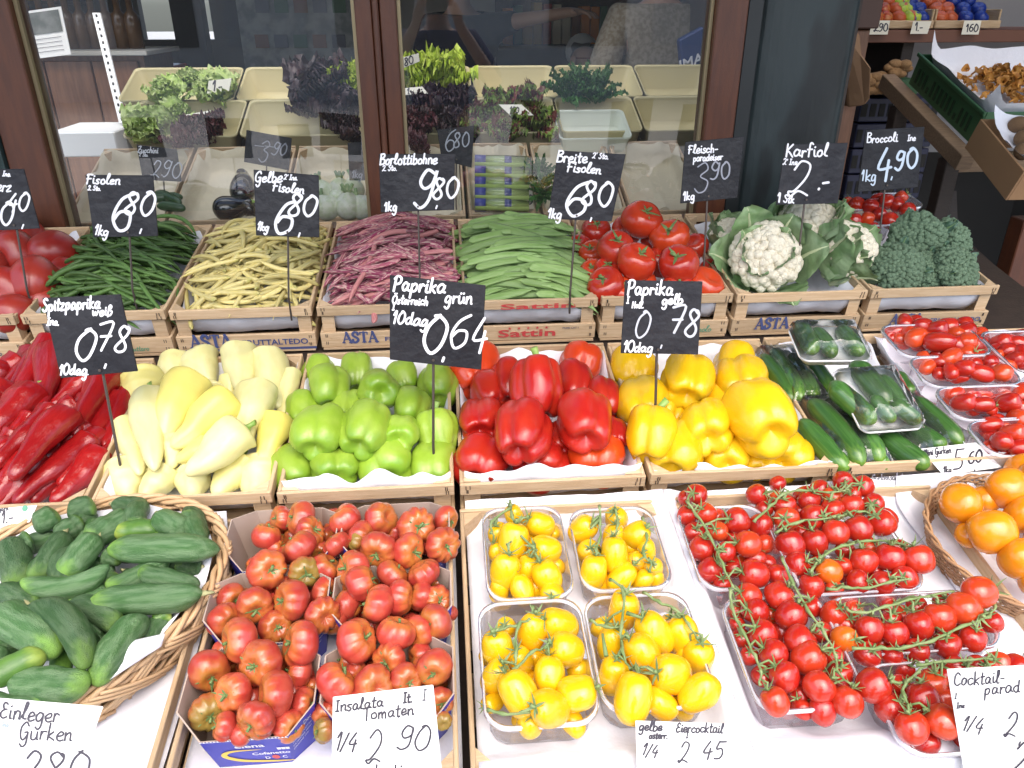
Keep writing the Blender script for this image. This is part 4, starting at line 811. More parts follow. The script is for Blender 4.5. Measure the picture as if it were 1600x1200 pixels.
# orange tomatoes
og = [(1502, 787, 68, 1), (1572, 762, 66, 1.3), (1548, 831, 72, 1.5), (1594, 872, 66, 1.2), (1600, 805, 60, .6), (1512, 836, 40, .2), (1620, 745, 60, .8), (1635, 850, 66, .6), (1540, 780, 44, .1), (1640, 800, 64, .8), (1670, 850, 64, .6), (1690, 800, 62, .5), (1665, 750, 62, .5), (1620, 905, 60, .3), (1600, 735, 56, .2)]
res = tomatoes(og, (0, 0), 1, orng, .022, .02, 'orange_tomato', calyx, .0, lambda i, it: V((random.uniform(-.6, .6), .3, -.5)).normalized(), 1.0, grow=.93)
autolabel([(o[0], 'round orange tomato', o[2], o[3]) for o in res], 'of the round basket', 'tomato', 'orange tomatoes in the round basket', 30)

# ------------------------------------------------------------------ blue cardboard boxes
BLUEC = mat('blue printed cardboard', (.038, .045, .42), .4, (.03, .032, .36), 5, .4, spec=.4)
KRAFT = mat('grey brown cardboard', (.42, .33, .27), .85, (.36, .28, .23), 12, .5)
WHITEP = mat('white print', (.80, .80, .84), .6)
YELPR = mat('yellow print', (.80, .58, .10), .6)
TOMPR = mat('red tomato print', (.60, .08, .08), .6)
def cardbox(u0, u1, v0, v1, hb, ht, label):
    root = empty('cardboard_box', tw(1, (u0 + u1) / 2, (v0 + v1) / 2, hb)); tag(root, label, 'box', 'blue cardboard boxes of tomatoes')
    c = .028; tp = .86; cx, cy = (u0 + u1) / 2, (v0 + v1) / 2; th = .0015
    top = [(u0 + c, v0), (u1 - c, v0), (u1, v0 + c), (u1, v1 - c), (u1 - c, v1), (u0 + c, v1), (u0, v1 - c), (u0, v0 + c)]
    hs = [ht - .006, ht - .006, ht + .010, ht + .010, ht - .003, ht - .003, ht + .010, ht + .010]
    bot = [(cx + (x - cx) * tp, cy + (y - cy) * tp) for x, y in top]
    out_t = [tw(1, x, y, h) for (x, y), h in zip(top, hs)]; out_b = [tw(1, x, y, hb) for x, y in bot]
    sh = lambda q: [(cx + (x - cx) * (1 - .022), cy + (y - cy) * (1 - .022)) for x, y in q]
    in_t = [tw(1, x, y, h) for (x, y), h in zip(sh(top), hs)]; in_b = [tw(1, x, y, hb + .002) for x, y in sh(bot)]
    mb = MB(); vs = out_t + out_b + in_t + in_b; fs = []; ms = []
    for i in range(8):
        j = (i + 1) % 8
        mb.add([out_b[i], out_b[j], out_t[j], out_t[i]], [(0, 1, 2, 3)], 0)
        mb.add([in_t[i], in_t[j], in_b[j], in_b[i]], [(0, 1, 2, 3)], 1)
        mb.add([out_t[i], out_t[j], in_t[j], in_t[i]], [(0, 1, 2, 3)], 1)
    mb.add(out_b, [tuple(range(8))[::-1]], 1); mb.add(in_b, [tuple(range(8))], 1)
    mb.build('carton', [BLUEC, KRAFT], root)
    # torn white perforation along the front and the printed front panel
    A, B, D = out_t[0], out_t[1], out_b[0]; W = (B - A).length; n = ((B - A).cross(D - A)).normalized(); n = n if n.y < 0 else -n
    ex = (B - A).normalized(); ey = (A - D).normalized(); Hh = (A - D).length
    def pl(x, y, e=0.0): return D + ex * (x + (1 - y / Hh) * 0) + ey * y + n * (.0006 + e)
    mb = MB(); m = 26
    for i in range(m):
        x = W * i / m; mb.add([pl(x, Hh - .001, .0003), pl(x + W / m, Hh - .001, .0003), pl(x + W / m * .5, Hh + .0025, .0003)], [(0, 1, 2)])
    mb.build('torn_perforation', WHITEP, root)
    mb = MB(); lettering(mb, 'elena', lambda a, b: pl(W * .34 + a, Hh * .70 + b), W * .34, Hh * .17, .02)
    lettering(mb, 'Cofanetto', lambda a, b: pl(W * .48 + a, Hh * .40 + b), W * .44, Hh * .13, .02)
    lettering(mb, 'D', lambda a, b: pl(W * .60 + a, Hh * .22 + b), W * .055, Hh * .13, .02); lettering(mb, 'C', lambda a, b: pl(W * .80 + a, Hh * .22 + b), W * .055, Hh * .13, .02)
    for x in (.80, .85, .90): mb.add([pl(W * x, Hh * .55), pl(W * (x + .04), Hh * .55), pl(W * (x + .045), Hh * .63), pl(W * (x - .005), Hh * .63)], [(0, 1, 2, 3)])
    # side panel small print
    for q, s in ((1, 2),):
        A2, B2, D2 = out_t[1], out_t[2], out_b[1]; ex2 = (B2 - A2).normalized(); ey2 = (A2 - D2).normalized(); n2 = ex2.cross(ey2)
        H2 = (A2 - D2).length; W2 = (B2 - A2).length
        for r_, (s0, h_) in enumerate(((.16, .14), (.34, .06), (.46, .06), (.58, .06))):
            p0 = A2 - ey2 * (H2 * (s0 + .08)) + n2 * .0007
            lettering(mb, ('Latina Doc', 'ITALIA PRODOTTO', 'CATEGORIA PRIMA', 'ORIGINE ITALIA')[r_], lambda a, b: p0 + ex2 * (a + W2 * .12) + (ey2 + (B2 - A2).normalized().project(ey2)) * b, W2 * .7, H2 * h_)
    mb.build('printed_lettering', WHITEP, root)
    mb = MB(); pts = [(W * .62, Hh * .60), (W * .30, Hh * .60), (W * .17, Hh * .50), (W * .19, Hh * .36), (W * .36, Hh * .20), (W * .70, Hh * .12), (W * .92, Hh * .11)]
    sp = smooth(pts, 6); N = len(sp); vs = []
    for i, p in enumerate(sp):
        a = sp[max(i - 1, 0)]; b = sp[min(i + 1, N - 1)]; dx, dy = b[0] - a[0], b[1] - a[1]; l = math.hypot(dx, dy); wd = .0036 * math.sin(math.pi * (i + .2) / N) ** .8
        vs += [pl(p[0] - dy / l * wd, p[1] + dx / l * wd, .0001), pl(p[0] + dy / l * wd, p[1] - dx / l * wd, .0001)]
    mb.add(vs, [(2 * i, 2 * i + 1, 2 * i + 3, 2 * i + 2) for i in range(N - 1)]); mb.build('printed_swoosh', YELPR, root)
    mb = MB(); mb.add([pl(W * .725 + W * .045 * math.cos(k * .524), Hh * .275 + Hh * .08 * math.sin(k * .524)) for k in range(12)], [tuple(range(12))]); mb.build('printed_tomato', TOMPR, root)
for (u0, u1), s in (((-.320, -.168), 'left'), ((-.163, -.010), 'right')):
    for (v0, v1), r_ in (((.050, .168), 'front'), ((.173, .285), 'middle'), ((.290, .402), 'back')):
        cardbox(u0, u1, v0, v1, -.048, .027, f'blue lettered cardboard box heaped with ribbed tomatoes, {r_} {s} of six')
# ------------------------------------------------------------------ cucumbers and baskets
CUC = mat('dark cucumber skin', (.042, .108, .030), .42, (.11, .185, .085), 3.2, .8, .28, .4, 22, spec=.45, grad=((.16, .30, .05), -.55, -1.0, .9), stretch=(1, 1, .5))
CUCL = mat('light cucumber skin', (.10, .21, .035), .36, (.06, .15, .03), 2, .7, .15, .10, 14, grad=((.34, .44, .08), -.3, -1.0, 1), stretch=(1, 1, .5))
CUCS = mat('smooth cucumber skin', (.034, .105, .02), .28, (.065, .165, .035), 2, .8, .15, .04, 10, coat=.3, grad=((.13, .25, .03), -.6, -1.0, .9), stretch=(3, 3, .3))
cprof = lambda t: (max(0, 1 - ((t - .24) / .24) ** 2) ** .62 if t < .24 else (max(0, 1 - ((t - .74) / .26) ** 2) ** .5 if t > .74 else 1)) * (.90 + .10 * math.sin(math.pi * t))
cuk = [rod(s, cprof, CUC, b, 5, .05, 'cucumber', 24, 26, .10, bump=.03) for s, b in ((1, .25), (2, .6), (3, 1.1), (4, .35))]
cukl = [rod(7, cprof, CUCL, .2, 5, .05, 'cucumber', 24, 26, .10, bump=.03)]
cuks = [rod(s, cprof, CUCS, b, 0, 0, 'cucumber', 20, 24, .05) for s, b in ((1, .1), (2, .25))]
def cukes(items, off, t, h0, dh, where, desc, grp, mes, k=.35, gap=30, rows=True):
    out = []
    for i, it in enumerate(items):
        a, b, wd, ly = it[:4]; ml = it[4] if len(it) > 4 and it[4] else mes; mi = it[5] if len(it) > 5 else i
        h = h0 + dh * ly; p0 = pix(t, off[0] + k * a[0], off[1] + k * a[1], h); p1 = pix(t, off[0] + k * b[0], off[1] + k * b[1], h + (it[7] if len(it) > 7 else 0)); s = scale_at((p0 + p1) / 2)
        tv = it[6] if len(it) > 6 and it[6] else None
        to = (_r * tv[0] - _u * tv[1]) if tv else None
        o = elong('cucumber', ml[mi % len(ml)], p0, p1, wd * k * s * (1.02 if t == 1 else 1.0), random.random() * 6.28, to)
        if t == 1 and i % 2 == 0: link('stalk_stub', stub, o)
        out.append((o, desc, off[0] + k * (a[0] + b[0]) / 2, off[1] + k * (a[1] + b[1]) / 2))
    if rows: autolabel(out, where, 'cucumber', grp, gap)
    return out
CL = cukl
_s = MB(); _s.tube([(0, 0, .96), (.05, 0, 1.03), (.12, .05, 1.09)], [.22, .14, .17], 7); stub = _s.mesh('stalk_stub', mat('dry stalk stub', (.34, .33, .16), .8), True)
ck = [((60, 190), (85, 400), 140, .6), ((250, 170), (365, 90), 105, .8, None, 0), ((285, 150), (140, 360), 125, 1.3, None, 3), ((570, 60), (385, 180), 125, 1.2, None, 0), ((440, 165), (270, 345), 125, 1.5, None, 0), ((640, 20), (630, 130), 105, .8), ((840, 165), (700, 80), 115, 1, None, 0), ((835, 40), (885, 200), 100, .6),
      ((720, 140), (510, 150), 95, .8, CL), ((980, 225), (480, 225), 130, 1.8, None, 3), ((740, 180), (640, 155), 80, .5, CL), ((490, 300), (90, 370), 115, 2.2, None, 2, (.1, 1)), ((760, 245), (470, 390), 100, 1.2, None, 1), ((890, 385), (620, 320), 100, 1.4, None, 0), ((905, 420), (400, 460), 135, 2, None, 0),
      ((-20, 400), (160, 490), 115, 1.2), ((130, 480), (385, 755), 135, 2.6, None, 2, (1, -.6)), ((-20, 500), (260, 690), 165, 1.8, None, 3), ((290, 490), (540, 580), 125, 1, None, 1), ((650, 520), (420, 830), 145, 1.2, None, 3), ((-60, 815), (205, 690), 120, 2.4, CL), ((40, 820), (400, 820), 160, 1.8, None, 0), ((-40, 880), (230, 890), 90, 1), ((450, 270), (540, 270), 85, .4), ((680, 545), (765, 510), 70, .2, CL), ((120, 280), (40, 480), 120, .2), ((350, 230), (300, 420), 110, .3), ((500, 420), (300, 480), 110, .2), ((100, 620), (-60, 640), 120, .4), ((320, 640), (420, 720), 110, .2), ((560, 320), (760, 420), 100, .1), ((450, 640), (300, 520), 110, .1), ((-60, 300), (30, 240), 120, .2), ((100, 940), (300, 900), 110, .6), ((900, 300), (780, 300), 90, .1), ((430, 60), (340, 120), 90, .1), ((20, 740), (-80, 700), 120, .8)]
ck += [((300, 70), (430, 40), 100, 1.2), ((500, 20), (640, 50), 95, 1.1), ((150, 130), (270, 75), 105, 1.2), ((900, 190), (830, 60), 100, 1.3), ((20, 230), (130, 160), 110, 1.2), ((700, 60), (780, 110), 95, 1.4)]
for i in range(30):
    a_ = random.uniform(0, 6.28); r_ = random.random() ** .5; cx_, cy_ = 330 + 520 * r_ * math.cos(a_), 430 + 380 * r_ * math.sin(a_); d_ = random.uniform(0, 3.14); ck.append(((cx_ + 110 * math.cos(d_), cy_ + 80 * math.sin(d_)), (cx_ - 110 * math.cos(d_), cy_ - 80 * math.sin(d_)), 95, random.uniform(-1.2, -.4), CL if i % 7 == 0 else None))
cukes(ck, (0, 780), 1, .030, .015, 'of the basket', 'dark green pickling cucumber', 'pickling cucumbers in the wicker basket', cuk, gap=26)
WICK = mat('peeled willow', (.52, .33, .17), .5, (.62, .43, .25), 10, .7, .1, .1, 40)
BROWNW = mat('brown woven willow', (.40, .23, .115), .55, (.31, .165, .08), 20, .7, .1, .2, 60)
def wicker(t, cu, cv, a, b, rot, hb, ht, taper, label, m, ns=42, rows=7, rim=3, rr=.0035, name='wicker_basket', loops=True):
    root = empty(name, tw(t, cu, cv, hb)); tag(root, label, 'basket'); ca, sa = math.cos(R(rot)), math.sin(R(rot))
    def el(th, f, h, out=0.0):
        x, y = (a * f + out) * math.cos(th), (b * f + out) * math.sin(th); return tw(t, cu + x * ca - y * sa, cv + x * sa + y * ca, h)
    fz = lambda z: taper + (1 - taper) * z ** .8
    mb = MB()
    for k in range(ns):
        th = 2 * math.pi * k / ns; mb.tube([el(th, fz(z), hb + (ht - hb) * z) for z in (0, .33, .66, 1)], rr * .9, 5)
    mb.build('stakes', m, root, smooth=True)
    mb = MB()
    for r_ in range(rows):
        z = (r_ + .5) / rows; ph = r_ % 2
        pts = []
        for i in range(ns * 3):
            th = 2 * math.pi * i / (ns * 3); pts.append(el(th, fz(z), hb + (ht - hb) * z + .001 * math.sin(i * .7 + r_), rr * 1.3 * math.cos(ns * th / 2 * 1 + ph * math.pi)))
        mb.tube(pts + [pts[0]], rr * .85, 5, cap=False)
    mb.build('weave', m, root, smooth=True)
    if loops:                              # open diagonal braid lying over the side
        mb = MB()
        for d in (1, -1):
            for k in range(16):
                th = 2 * math.pi * k / 16
                for q in (0, .05, .10): mb.tube([el(th + d * s * .42 + q, fz(1 - s * .9) , ht - (ht - hb) * s * .9, rr * (1.6 + 1.4 * math.sin(math.pi * s) + d * .6)) for s in (0, .2, .4, .6, .8, 1)], rr * .8, 5)
        mb.build('braid', m, root, smooth=True)
    mb = MB()
    for s in range(rim):
        pts = []
        for i in range(160):
            th = 2 * math.pi * i / 160; w_ = 14 * th + s * 2 * math.pi / rim
            pts.append(el(th, 1, ht + rr * 1.3 * math.sin(w_), rr * 1.5 * math.cos(w_)))
        mb.tube(pts + [pts[0]], rr * 1.15, 6, cap=False)
    mb.build('rim', m, root, smooth=True)
    mb = MB(); c = [el(2 * math.pi * i / 40, taper, hb + .003) for i in range(40)]; mb.add(c, [tuple(range(40))])
    mb.build('base', m, root); return el, fz
el, fz = wicker(1, -.532, .238, .234, .166, 35, -.026, .034, .93, 'large oval wicker basket with open braided sides full of cucumbers', WICK, rr=.0033)
def bowl_paper(el, fz, hb, ht, label, over, seed, rag=.02):
    def fn(a, b):
        th = a * 2 * math.pi; z = b
        f = z if z < .55 else .55 + (z - .55) * .86
        h = hb + .004 if z < .5 else hb + .004 + (ht + over - hb) * ((z - .5) / .5) ** 1.1 * (1 + .25 * noise.noise(V((math.cos(th) * 2.2, math.sin(th) * 2.2, seed))))
        if b == 1: h += rag * noise.noise(V((math.cos(th) * 3.5, math.sin(th) * 3.5, seed + 9)))
        return el(th, min(.96, f), h + .003 * noise.noise(V((math.cos(th) * 9 * z, math.sin(th) * 9 * z, seed))))
    mb = MB(); mb.grid(fn, 72, 18, wrap=True); o = mb.build('paper_liner', PAPER, origin=el(0, 0, hb), smooth=True)
    s = o.modifiers.new('thickness', 'SOLIDIFY'); s.thickness = .0006; tag(o, label, 'paper', 'white paper sheets')
bowl_paper(el, fz, -.018, .040, 'white paper folded inside the oval wicker basket', -.012, 3, .012)
mb = MB()
fl = [pix(1, 165, 1010, .060), pix(1, 258, 990, .052), pix(1, 252, 1010, .046), pix(1, 172, 1062, .047)]
mb.grid(lambda a, b: (fl[0] * (1 - a) + fl[1] * a) * (1 - b) + (fl[3] * (1 - a) + fl[2] * a) * b + tn(1) * (.006 * math.sin(3.1 * a) * math.sin(3.1 * b)), 8, 8)
o = mb.build('paper_corner', PAPER, origin=fl[3], smooth=True); tag(o, 'folded white paper corner sticking over the near rim of wicker basket', 'paper', 'white paper sheets')
s = o.modifiers.new('thickness', 'SOLIDIFY'); s.thickness = .0006
el2, fz2 = wicker(1, .822, .270, .137, .135, 0, -.034, .018, .84, 'round brown woven basket holding the orange tomatoes', BROWNW, 60, 15, 2, .0019, loops=False)
mb = MB(); a, b = pix(1, 1508, 836, .034), pix(1, 1538, 868, .03); mb.hexa([a, b, b + V((.006, .004, .004)), a + V((.006, .004, .004))], [p + V((0, 0, .001)) for p in (a, b, b + V((.006, .004, .004)), a + V((.006, .004, .004)))])
tag(mb.build('paper_strip', CARD, origin=a), 'narrow white paper strip lying in the round brown basket', 'paper')
# wrapped cucumbers on white foam trays
FOAM = mat('white foam tray', (.80, .80, .80), .5, spec=.4)
gf = 'white foam trays of wrapped cucumbers'
def foam(corners, label, depth=.016, name='foam_tray', film=True, top=.03):
    """corners: world points TL TR BR BL of its rim"""
    c = sum(corners, V()) / 4; root = empty(name, c); tag(root, label, 'tray', gf)
    ex = (corners[1] - corners[0] + corners[2] - corners[3]) / 2; ey = (corners[0] - corners[3] + corners[1] - corners[2]) / 2; n = ex.cross(ey).normalized()
    W, D = ex.length, ey.length; ex.normalize(); ey = n.cross(ex); rings = []
    for f, h in ((.0, -depth), (.78, -depth), (.93, -.003), (.97, .001), (1.0, 0), (1.0, -.003), (.95, -.006), (.80, -depth - .003), (0, -depth - .003)):
        rings.append([c + ex * x + ey * y + n * h for x, y in rrect(0, 0, W / 2 * f, D / 2 * f, .016 * f)])
    mb = MB(); m = len(rings[0]); mb.add([p for r_ in rings for p in r_], [(k * m + i, k * m + (i + 1) % m, (k + 1) * m + (i + 1) % m, (k + 1) * m + i) for k in range(len(rings) - 1) for i in range(m)])
    mb.build('tray', FOAM, root, smooth=True)
    if film:
        def fn(a, b):
            x, y = (2 * a - 1), (2 * b - 1); e = max(abs(x), abs(y)); h = top * (1 - e ** 4) ** .7 + .0022 * noise.noise(V((x * 5, y * 9, W * 50))) * (1 - e ** 8)
            return c + ex * (x * W / 2 * .985) + ey * (y * D / 2 * .985) + n * (h + .0015)
        mb = MB(); mb.grid(fn, 26, 26); mb.build('cling_film', FILM, root, smooth=True)
    return root
quad = lambda t, hs, off, pts: [pix(t, off[0] + .35 * x, off[1] + .35 * y, h) for (x, y), h in zip(pts, hs)]
foam(quad(2, (.075, .075, .062, .062), (1040, 380), [(535, 372), (850, 372), (925, 525), (610, 525)]), 'small white foam tray with three wrapped cucumbers on top, hindmost', top=.034)
foam(quad(2, (.060, .060, .030, .030), (1040, 380), [(695, 590), (965, 560), (1205, 825), (925, 832)]), 'tilted white foam tray of wrapped cucumbers lying across the others', top=.036)
foam(quad(2, (-.02, -.02, -.02, -.02), (1040, 380), [(405, 480), (590, 470), (700, 740), (545, 750)]), 'flat foam tray of wrapped cucumbers at the back beside yellow peppers', top=.036)
foam(quad(2, (-.02, -.02, -.02, -.02), (1040, 380), [(590, 700), (830, 690), (1000, 1015), (720, 1025)]), 'flat foam tray of wrapped cucumbers in front, beside yellow peppers', top=.036)
foam(quad(2, (-.022, -.022, -.022, -.022), (1040, 380), [(850, 690), (1110, 670), (1350, 900), (1080, 1015)]), 'flat foam tray of wrapped cucumbers beside the plum tomato punnets', top=.034)
ct = [((585, 360), (665, 490), 85, 5.6), ((655, 385), (750, 505), 75, 5.4), ((775, 372), (875, 497), 78, 5.5)]
ct2 = [((830, 530), (1005, 740), 105, 4.9, None, 0, None, -.026), ((735, 620), (935, 805), 100, 4.3, None, 0, None, -.026), ((950, 590), (1075, 770), 80, 4.4, None, 1, None, -.022), ((920, 680), (1020, 800), 70, 4.0, None, 0, None, -.02), ((1010, 700), (1135, 805), 75, 4.2, None, 0, None, -.02)]
ct3 = [((480, 470), (610, 700), 85, 1.6), ((425, 500), (575, 715), 85, 1.0), ((560, 495), (672, 695), 85, 1.5), ((640, 520), (745, 670), 80, 1.2), ((540, 510), (620, 690), 70, .6),
       ((640, 700), (880, 990), 110, 1.8), ((600, 790), (810, 1015), 105, 1.2), ((770, 740), (965, 975), 105, 1.6), ((720, 700), (850, 860), 95, 1), ((880, 850), (985, 1010), 85, .8),
       ((1095, 690), (1325, 900), 95, 1.6), ((960, 850), (1175, 1000), 105, 1.2), ((1090, 820), (1250, 915), 90, 1.4), ((1035, 580), (1100, 670), 70, 2.2), ((1010, 760), (1180, 900), 95, .8)]
kw = dict(grp='wrapped cucumbers on foam trays', mes=cuks)
cukes(ct, (1040, 380), 2, .0, .013, 'on the hindmost small tray', 'smooth green cucumber', **kw)
cukes(ct2, (1040, 380), 2, .0, .013, 'on the tilted tray', 'smooth green cucumber', **kw)
cukes(ct3, (1040, 380), 2, -.024, .013, 'on the flat trays', 'smooth green cucumber', gap=20, **kw)

# ------------------------------------------------------------------ price signs
SG = 'black price boards'
sign('price_sign', 'dark board cut off at left edge, over the oxheart tomatoes', [(-42, 264), (37, 264), (62, 357), (-22, 361)], (3, 42, 452, .02),
     [('Ine.', 4, 275, 8, 1.6, 3), ('erz', -6, 298, 17, 2.2, 4), ('0', -2, 352, 36, 3.4, 0, .95), ('40', 10, 328, 26, 3, 3, .95), (',', 34, 352, 22, 2.4)], stx=22)
sign('price_sign', 'black board Fisolen 6,80 over the slender green beans', [(133, 273), (239, 274), (247, 369), (146, 371)], (3, 207, 452, .03),
     [('Fisolen', 134, 287, 15, 2.3, 1, 1.0), ('2. Sto.', 137, 297, 7, 1.5, 2), ('6', 170, 362, 63, 4.2, 0, .95), ('80', 192, 335, 34, 3.6, 3, 1.05), (',', 218, 360, 26, 2.4), ('1kg', 147, 366, 15, 2.4, 6)], stx=200)
sign('price_sign', 'black board Gelbe Fisolen 6,80 over the yellow beans', [(396, 265), (498, 274), (499, 371), (400, 368)], (3, 451, 465, .02),
     [('Gelbe', 398, 284, 16, 2.3, 0, .95), ("2' Ine.", 443, 280, 8, 1.5, 4), ('Fisolen', 425, 298, 14, 2.3, 5, 1.0), ('6', 425, 362, 55, 4.2, 0, 1.0), ('80', 448, 337, 32, 3.6, 3, 1.05), (',', 466, 366, 22, 2.4), ('1kg', 401, 359, 13, 2.4, 6)], stx=449)
sign('price_sign', 'black board Borlottibohne 9,80 over the purple speckled beans', [(592, 241), (711, 240), (710, 328), (595, 332)], (3, 656, 440, .03),
     [('Borlottibohne', 593, 257, 16, 2.4, -1, .82), ('2. Sto.', 597, 267, 8, 1.5, -2), ('9', 645, 322, 60, 4.2, 0, .95), ('80', 675, 309, 32, 3.4, 0, .95), (',', 681, 322, 16, 2.4), ('1kg', 600, 330, 14, 2.4, -2)], stx=653)
sign('price_sign', 'tilted black board Breite Fisolen 6,80 over the flat beans', [(872, 235), (978, 241), (956, 346), (856, 342)], (3, 891, 455, .02),
     [('Breite', 869, 253, 17, 2.4, 2, .95), ("2' Sto.", 925, 247, 9, 1.5, 4), ('Fisolen', 885, 268, 15, 2.3, 4, 1.0), ('6', 880, 336, 56, 4.2, 0, 1.05), ('80', 906, 320, 38, 3.6, 3, 1.0), (',', 922, 342, 18, 2.4), ('1kg', 855, 340, 15, 2.4, 4)], stx=901)
sign('price_sign', 'worn black board Fleischparadeiser 3,90 beside the beef tomatoes', [(1071, 222), (1163, 213), (1152, 309), (1063, 318)], (3, 1100, 412, .03),
     [('Fleisch-', 1075, 240, 13, 1.9, -3, .9), ('paradeiser', 1083, 252, 11, 1.7, -3, .78), ('1kg', 1067, 313, 13, 2, -4)], extra=(CHALKD, [('3', 1082, 303, 48, 1.8, 0), ('90', 1110, 281, 27, 2.2, -5)]), stx=1107)
sign('price_sign', 'black board Karfiol 2.- over the cauliflowers', [(1227, 226), (1325, 223), (1309, 318), (1213, 320)], (3, 1250, 378, .07),
     [('Karfiol', 1227, 245, 19, 2.4, -1, .98), ("2' Ine.", 1223, 257, 9, 1.5, 2), ('2', 1230, 305, 52, 2.8, 2, 1.0), ('.-', 1277, 297, 30, 3.2, -5), ('1', 1214, 315, 14, 2.4), ('Stk', 1224, 316, 11, 2, 3)], stx=1260)
sign('price_sign', 'dark board Broccoli 4,90 above the broccoli crate', [(1353, 203), (1445, 198), (1434, 293), (1340, 300)], (3, 1374, 370, .03),
     [('Broccoli', 1354, 223, 14, 1.8, -2, .85), ('Ine', 1418, 220, 9, 1.5, -2)], extra=(mat('pale blue chalk', (.55, .64, .74), .8), [('4', 1367, 280, 46, 3.6, -2), ('90', 1398, 266, 30, 3.4, -4), ('1kg', 1345, 283, 17, 2, -3), (',', 1392, 277, 16, 2)]), stx=1386)
sign('price_sign', 'black board Spitzpaprika 0,78 between red and pale pointed peppers', [(66, 466), (188, 460), (215, 580), (95, 591)], (2, 188, 728, .0),
     [('Spitzpaprika', 66, 486, 19, 2.8, -3, .74), ('weiß', 144, 494, 16, 2.4, -3, .9), ('Ine.', 73, 508, 12, 2.2, 0), ('0', 112, 564, 50, 4.0, 4, 1.0), ('78', 150, 548, 42, 3.4, 0, 1.0), (',', 163, 570, 22, 3), ('10dag', 92, 586, 17, 2.6, -1, .85), ('__', 124, 584, 14, 1.8, -1)], stx=156)
sign('price_sign', 'large black board Paprika 0,64 over the light green peppers', [(609, 430), (759, 446), (752, 578), (609, 562)], (2, 677, 698, .02),
     [('Paprika', 613, 454, 23, 3.2, 3, .92), ('Österreich', 612, 474, 13, 2.2, 3, .84), ('grün', 694, 473, 20, 2.8, 2, .95), ('I', 613, 484, 9, 2), ('10dag', 612, 505, 20, 2.8, 4, .92), ('0', 655, 551, 56, 4.6, 5, 1.0), ('64', 700, 543, 52, 3.6, 3, .9), (',', 691, 560, 20, 3.6)], stx=677)
sign('price_sign', 'black board Paprika gelb 0,78 over the yellow peppers', [(977, 438), (1098, 440), (1091, 554), (970, 552)], (2, 1024, 640, .04),
     [('Paprika', 979, 460, 21, 2.8, 1, .88), ('gelb', 1034, 476, 16, 2.6, -1, .95), ('I', 979, 474, 10, 2), ('Holl.', 987, 481, 9, 1.8, 1), ('10dag', 973, 549, 16, 2.4, 2, .95)], extra=(CHALKM, [('0', 988, 526, 42, 2.6, 6), ('78', 1044, 522, 42, 3.4, 2), (',', 1032, 541, 16, 2.2)]), stx=1028)
WG = 'white price cards'
sign('price_card', 'white card Einleger Gurken leaning in front of the wicker basket', [(-45, 1087), (161, 1104), (122, 1212), (-75, 1212)], (1, 40, 1216, .0),
     [('Einleger', -2, 1122, 26, 2.6, 4, .88), ('Gurken', 28, 1154, 26, 2.6, 3, .92), ('280', 30, 1222, 52, 3.2, 3, 1.0)], CARD, INK, WG, False, .0015, 40, 'price card', clip=True, Y=.53, extra=(mat('faded blue pen', (.25, .3, .5), .6), [('Ung', 0, 1135, 8, 1.2, 4)]))
sign('price_card', 'white card Insalata Tomaten 2,90 in front of the blue boxes', [(520, 1089), (677, 1070), (691, 1210), (518, 1210)], (1, 600, 1216, .0),
     [('Insalata', 524, 1112, 18, 2.4, -6, .98), ('It.', 630, 1098, 15, 2.6, -5), ('Tomaten', 567, 1126, 19, 2.4, -7, .98), ('1/4', 522, 1170, 28, 2.6, 6, .8), ('2', 570, 1190, 52, 2.6, 0, .85), ('90', 620, 1170, 40, 2.6, 4, .95), ('I', 660, 1094, 17, 1.6, -4), ('Latina', 585, 1222, 26, 2.4, -6)], CARD, INK, WG, False, .0015, 38, 'price card', clip=True, Y=.505)
sign('price_card', 'white card gelbe Eiercocktail 2,45 in front of yellow tomatoes', [(993, 1126), (1166, 1132), (1178, 1214), (996, 1214)], (1, 1080, 1216, .0),
     [('gelbe', 998, 1141, 15, 2.4, 2, .9), ('Eiercocktail', 1056, 1144, 15, 2.2, 1, .82), ('österr.', 1014, 1154, 11, 2.2, 0, .82) if False else ('osterr.', 1014, 1154, 11, 2.2, 0, .82), ('I', 1072, 1153, 9, 1.8), ('1/4', 1002, 1180, 18, 2.2, 8, .9), ('2', 1058, 1192, 32, 2.2, 2), ('45', 1096, 1184, 26, 2.4, 2, 1.0), ('2', 1065, 1232, 30, 2.2, 4)], CARD, INK, WG, False, .0015, 38, 'price card', clip=True, Y=.545)
sign('price_card', 'white card Cocktailparadeiser cut off at the right edge', [(1480, 1046), (1640, 1038), (1650, 1214), (1508, 1214)], (1, 1550, 1216, .0),
     [('Cocktail-', 1490, 1072, 20, 2.0, -4, .86), ('parad', 1538, 1086, 20, 2.0, -5, .95), ('I', 1492, 1092, 8, 1.4), ('Ine', 1495, 1107, 9, 1.5, -3), ('1/4', 1502, 1140, 24, 2.0, 10, .9), ('2', 1566, 1150, 40, 2.2, 6), ('2', 1576, 1206, 48, 2.6, 8), (',', 1592, 1160, 20, 2)], CARD, INK, WG, False, .0015, 14, 'price card', clip=True, Y=.53)
sign('price_card', 'small white card Mini Gurken 5,60 on the wrapped cucumbers', [(1438, 701), (1525, 691), (1566, 730), (1474, 742)], (2, 1500, 742, .0),
     [('Mini Gurken', 1444, 712, 10, 1.5, -6, .72), ('5', 1488, 733, 30, 2.2, -4), ('60', 1512, 724, 19, 2.6, -5), (',', 1522, 734, 12, 1.6), ('1kg', 1474, 738, 9, 1.5, -4)], CARD, INK, WG, False, .0012, 62, 'price card', Y=.99)
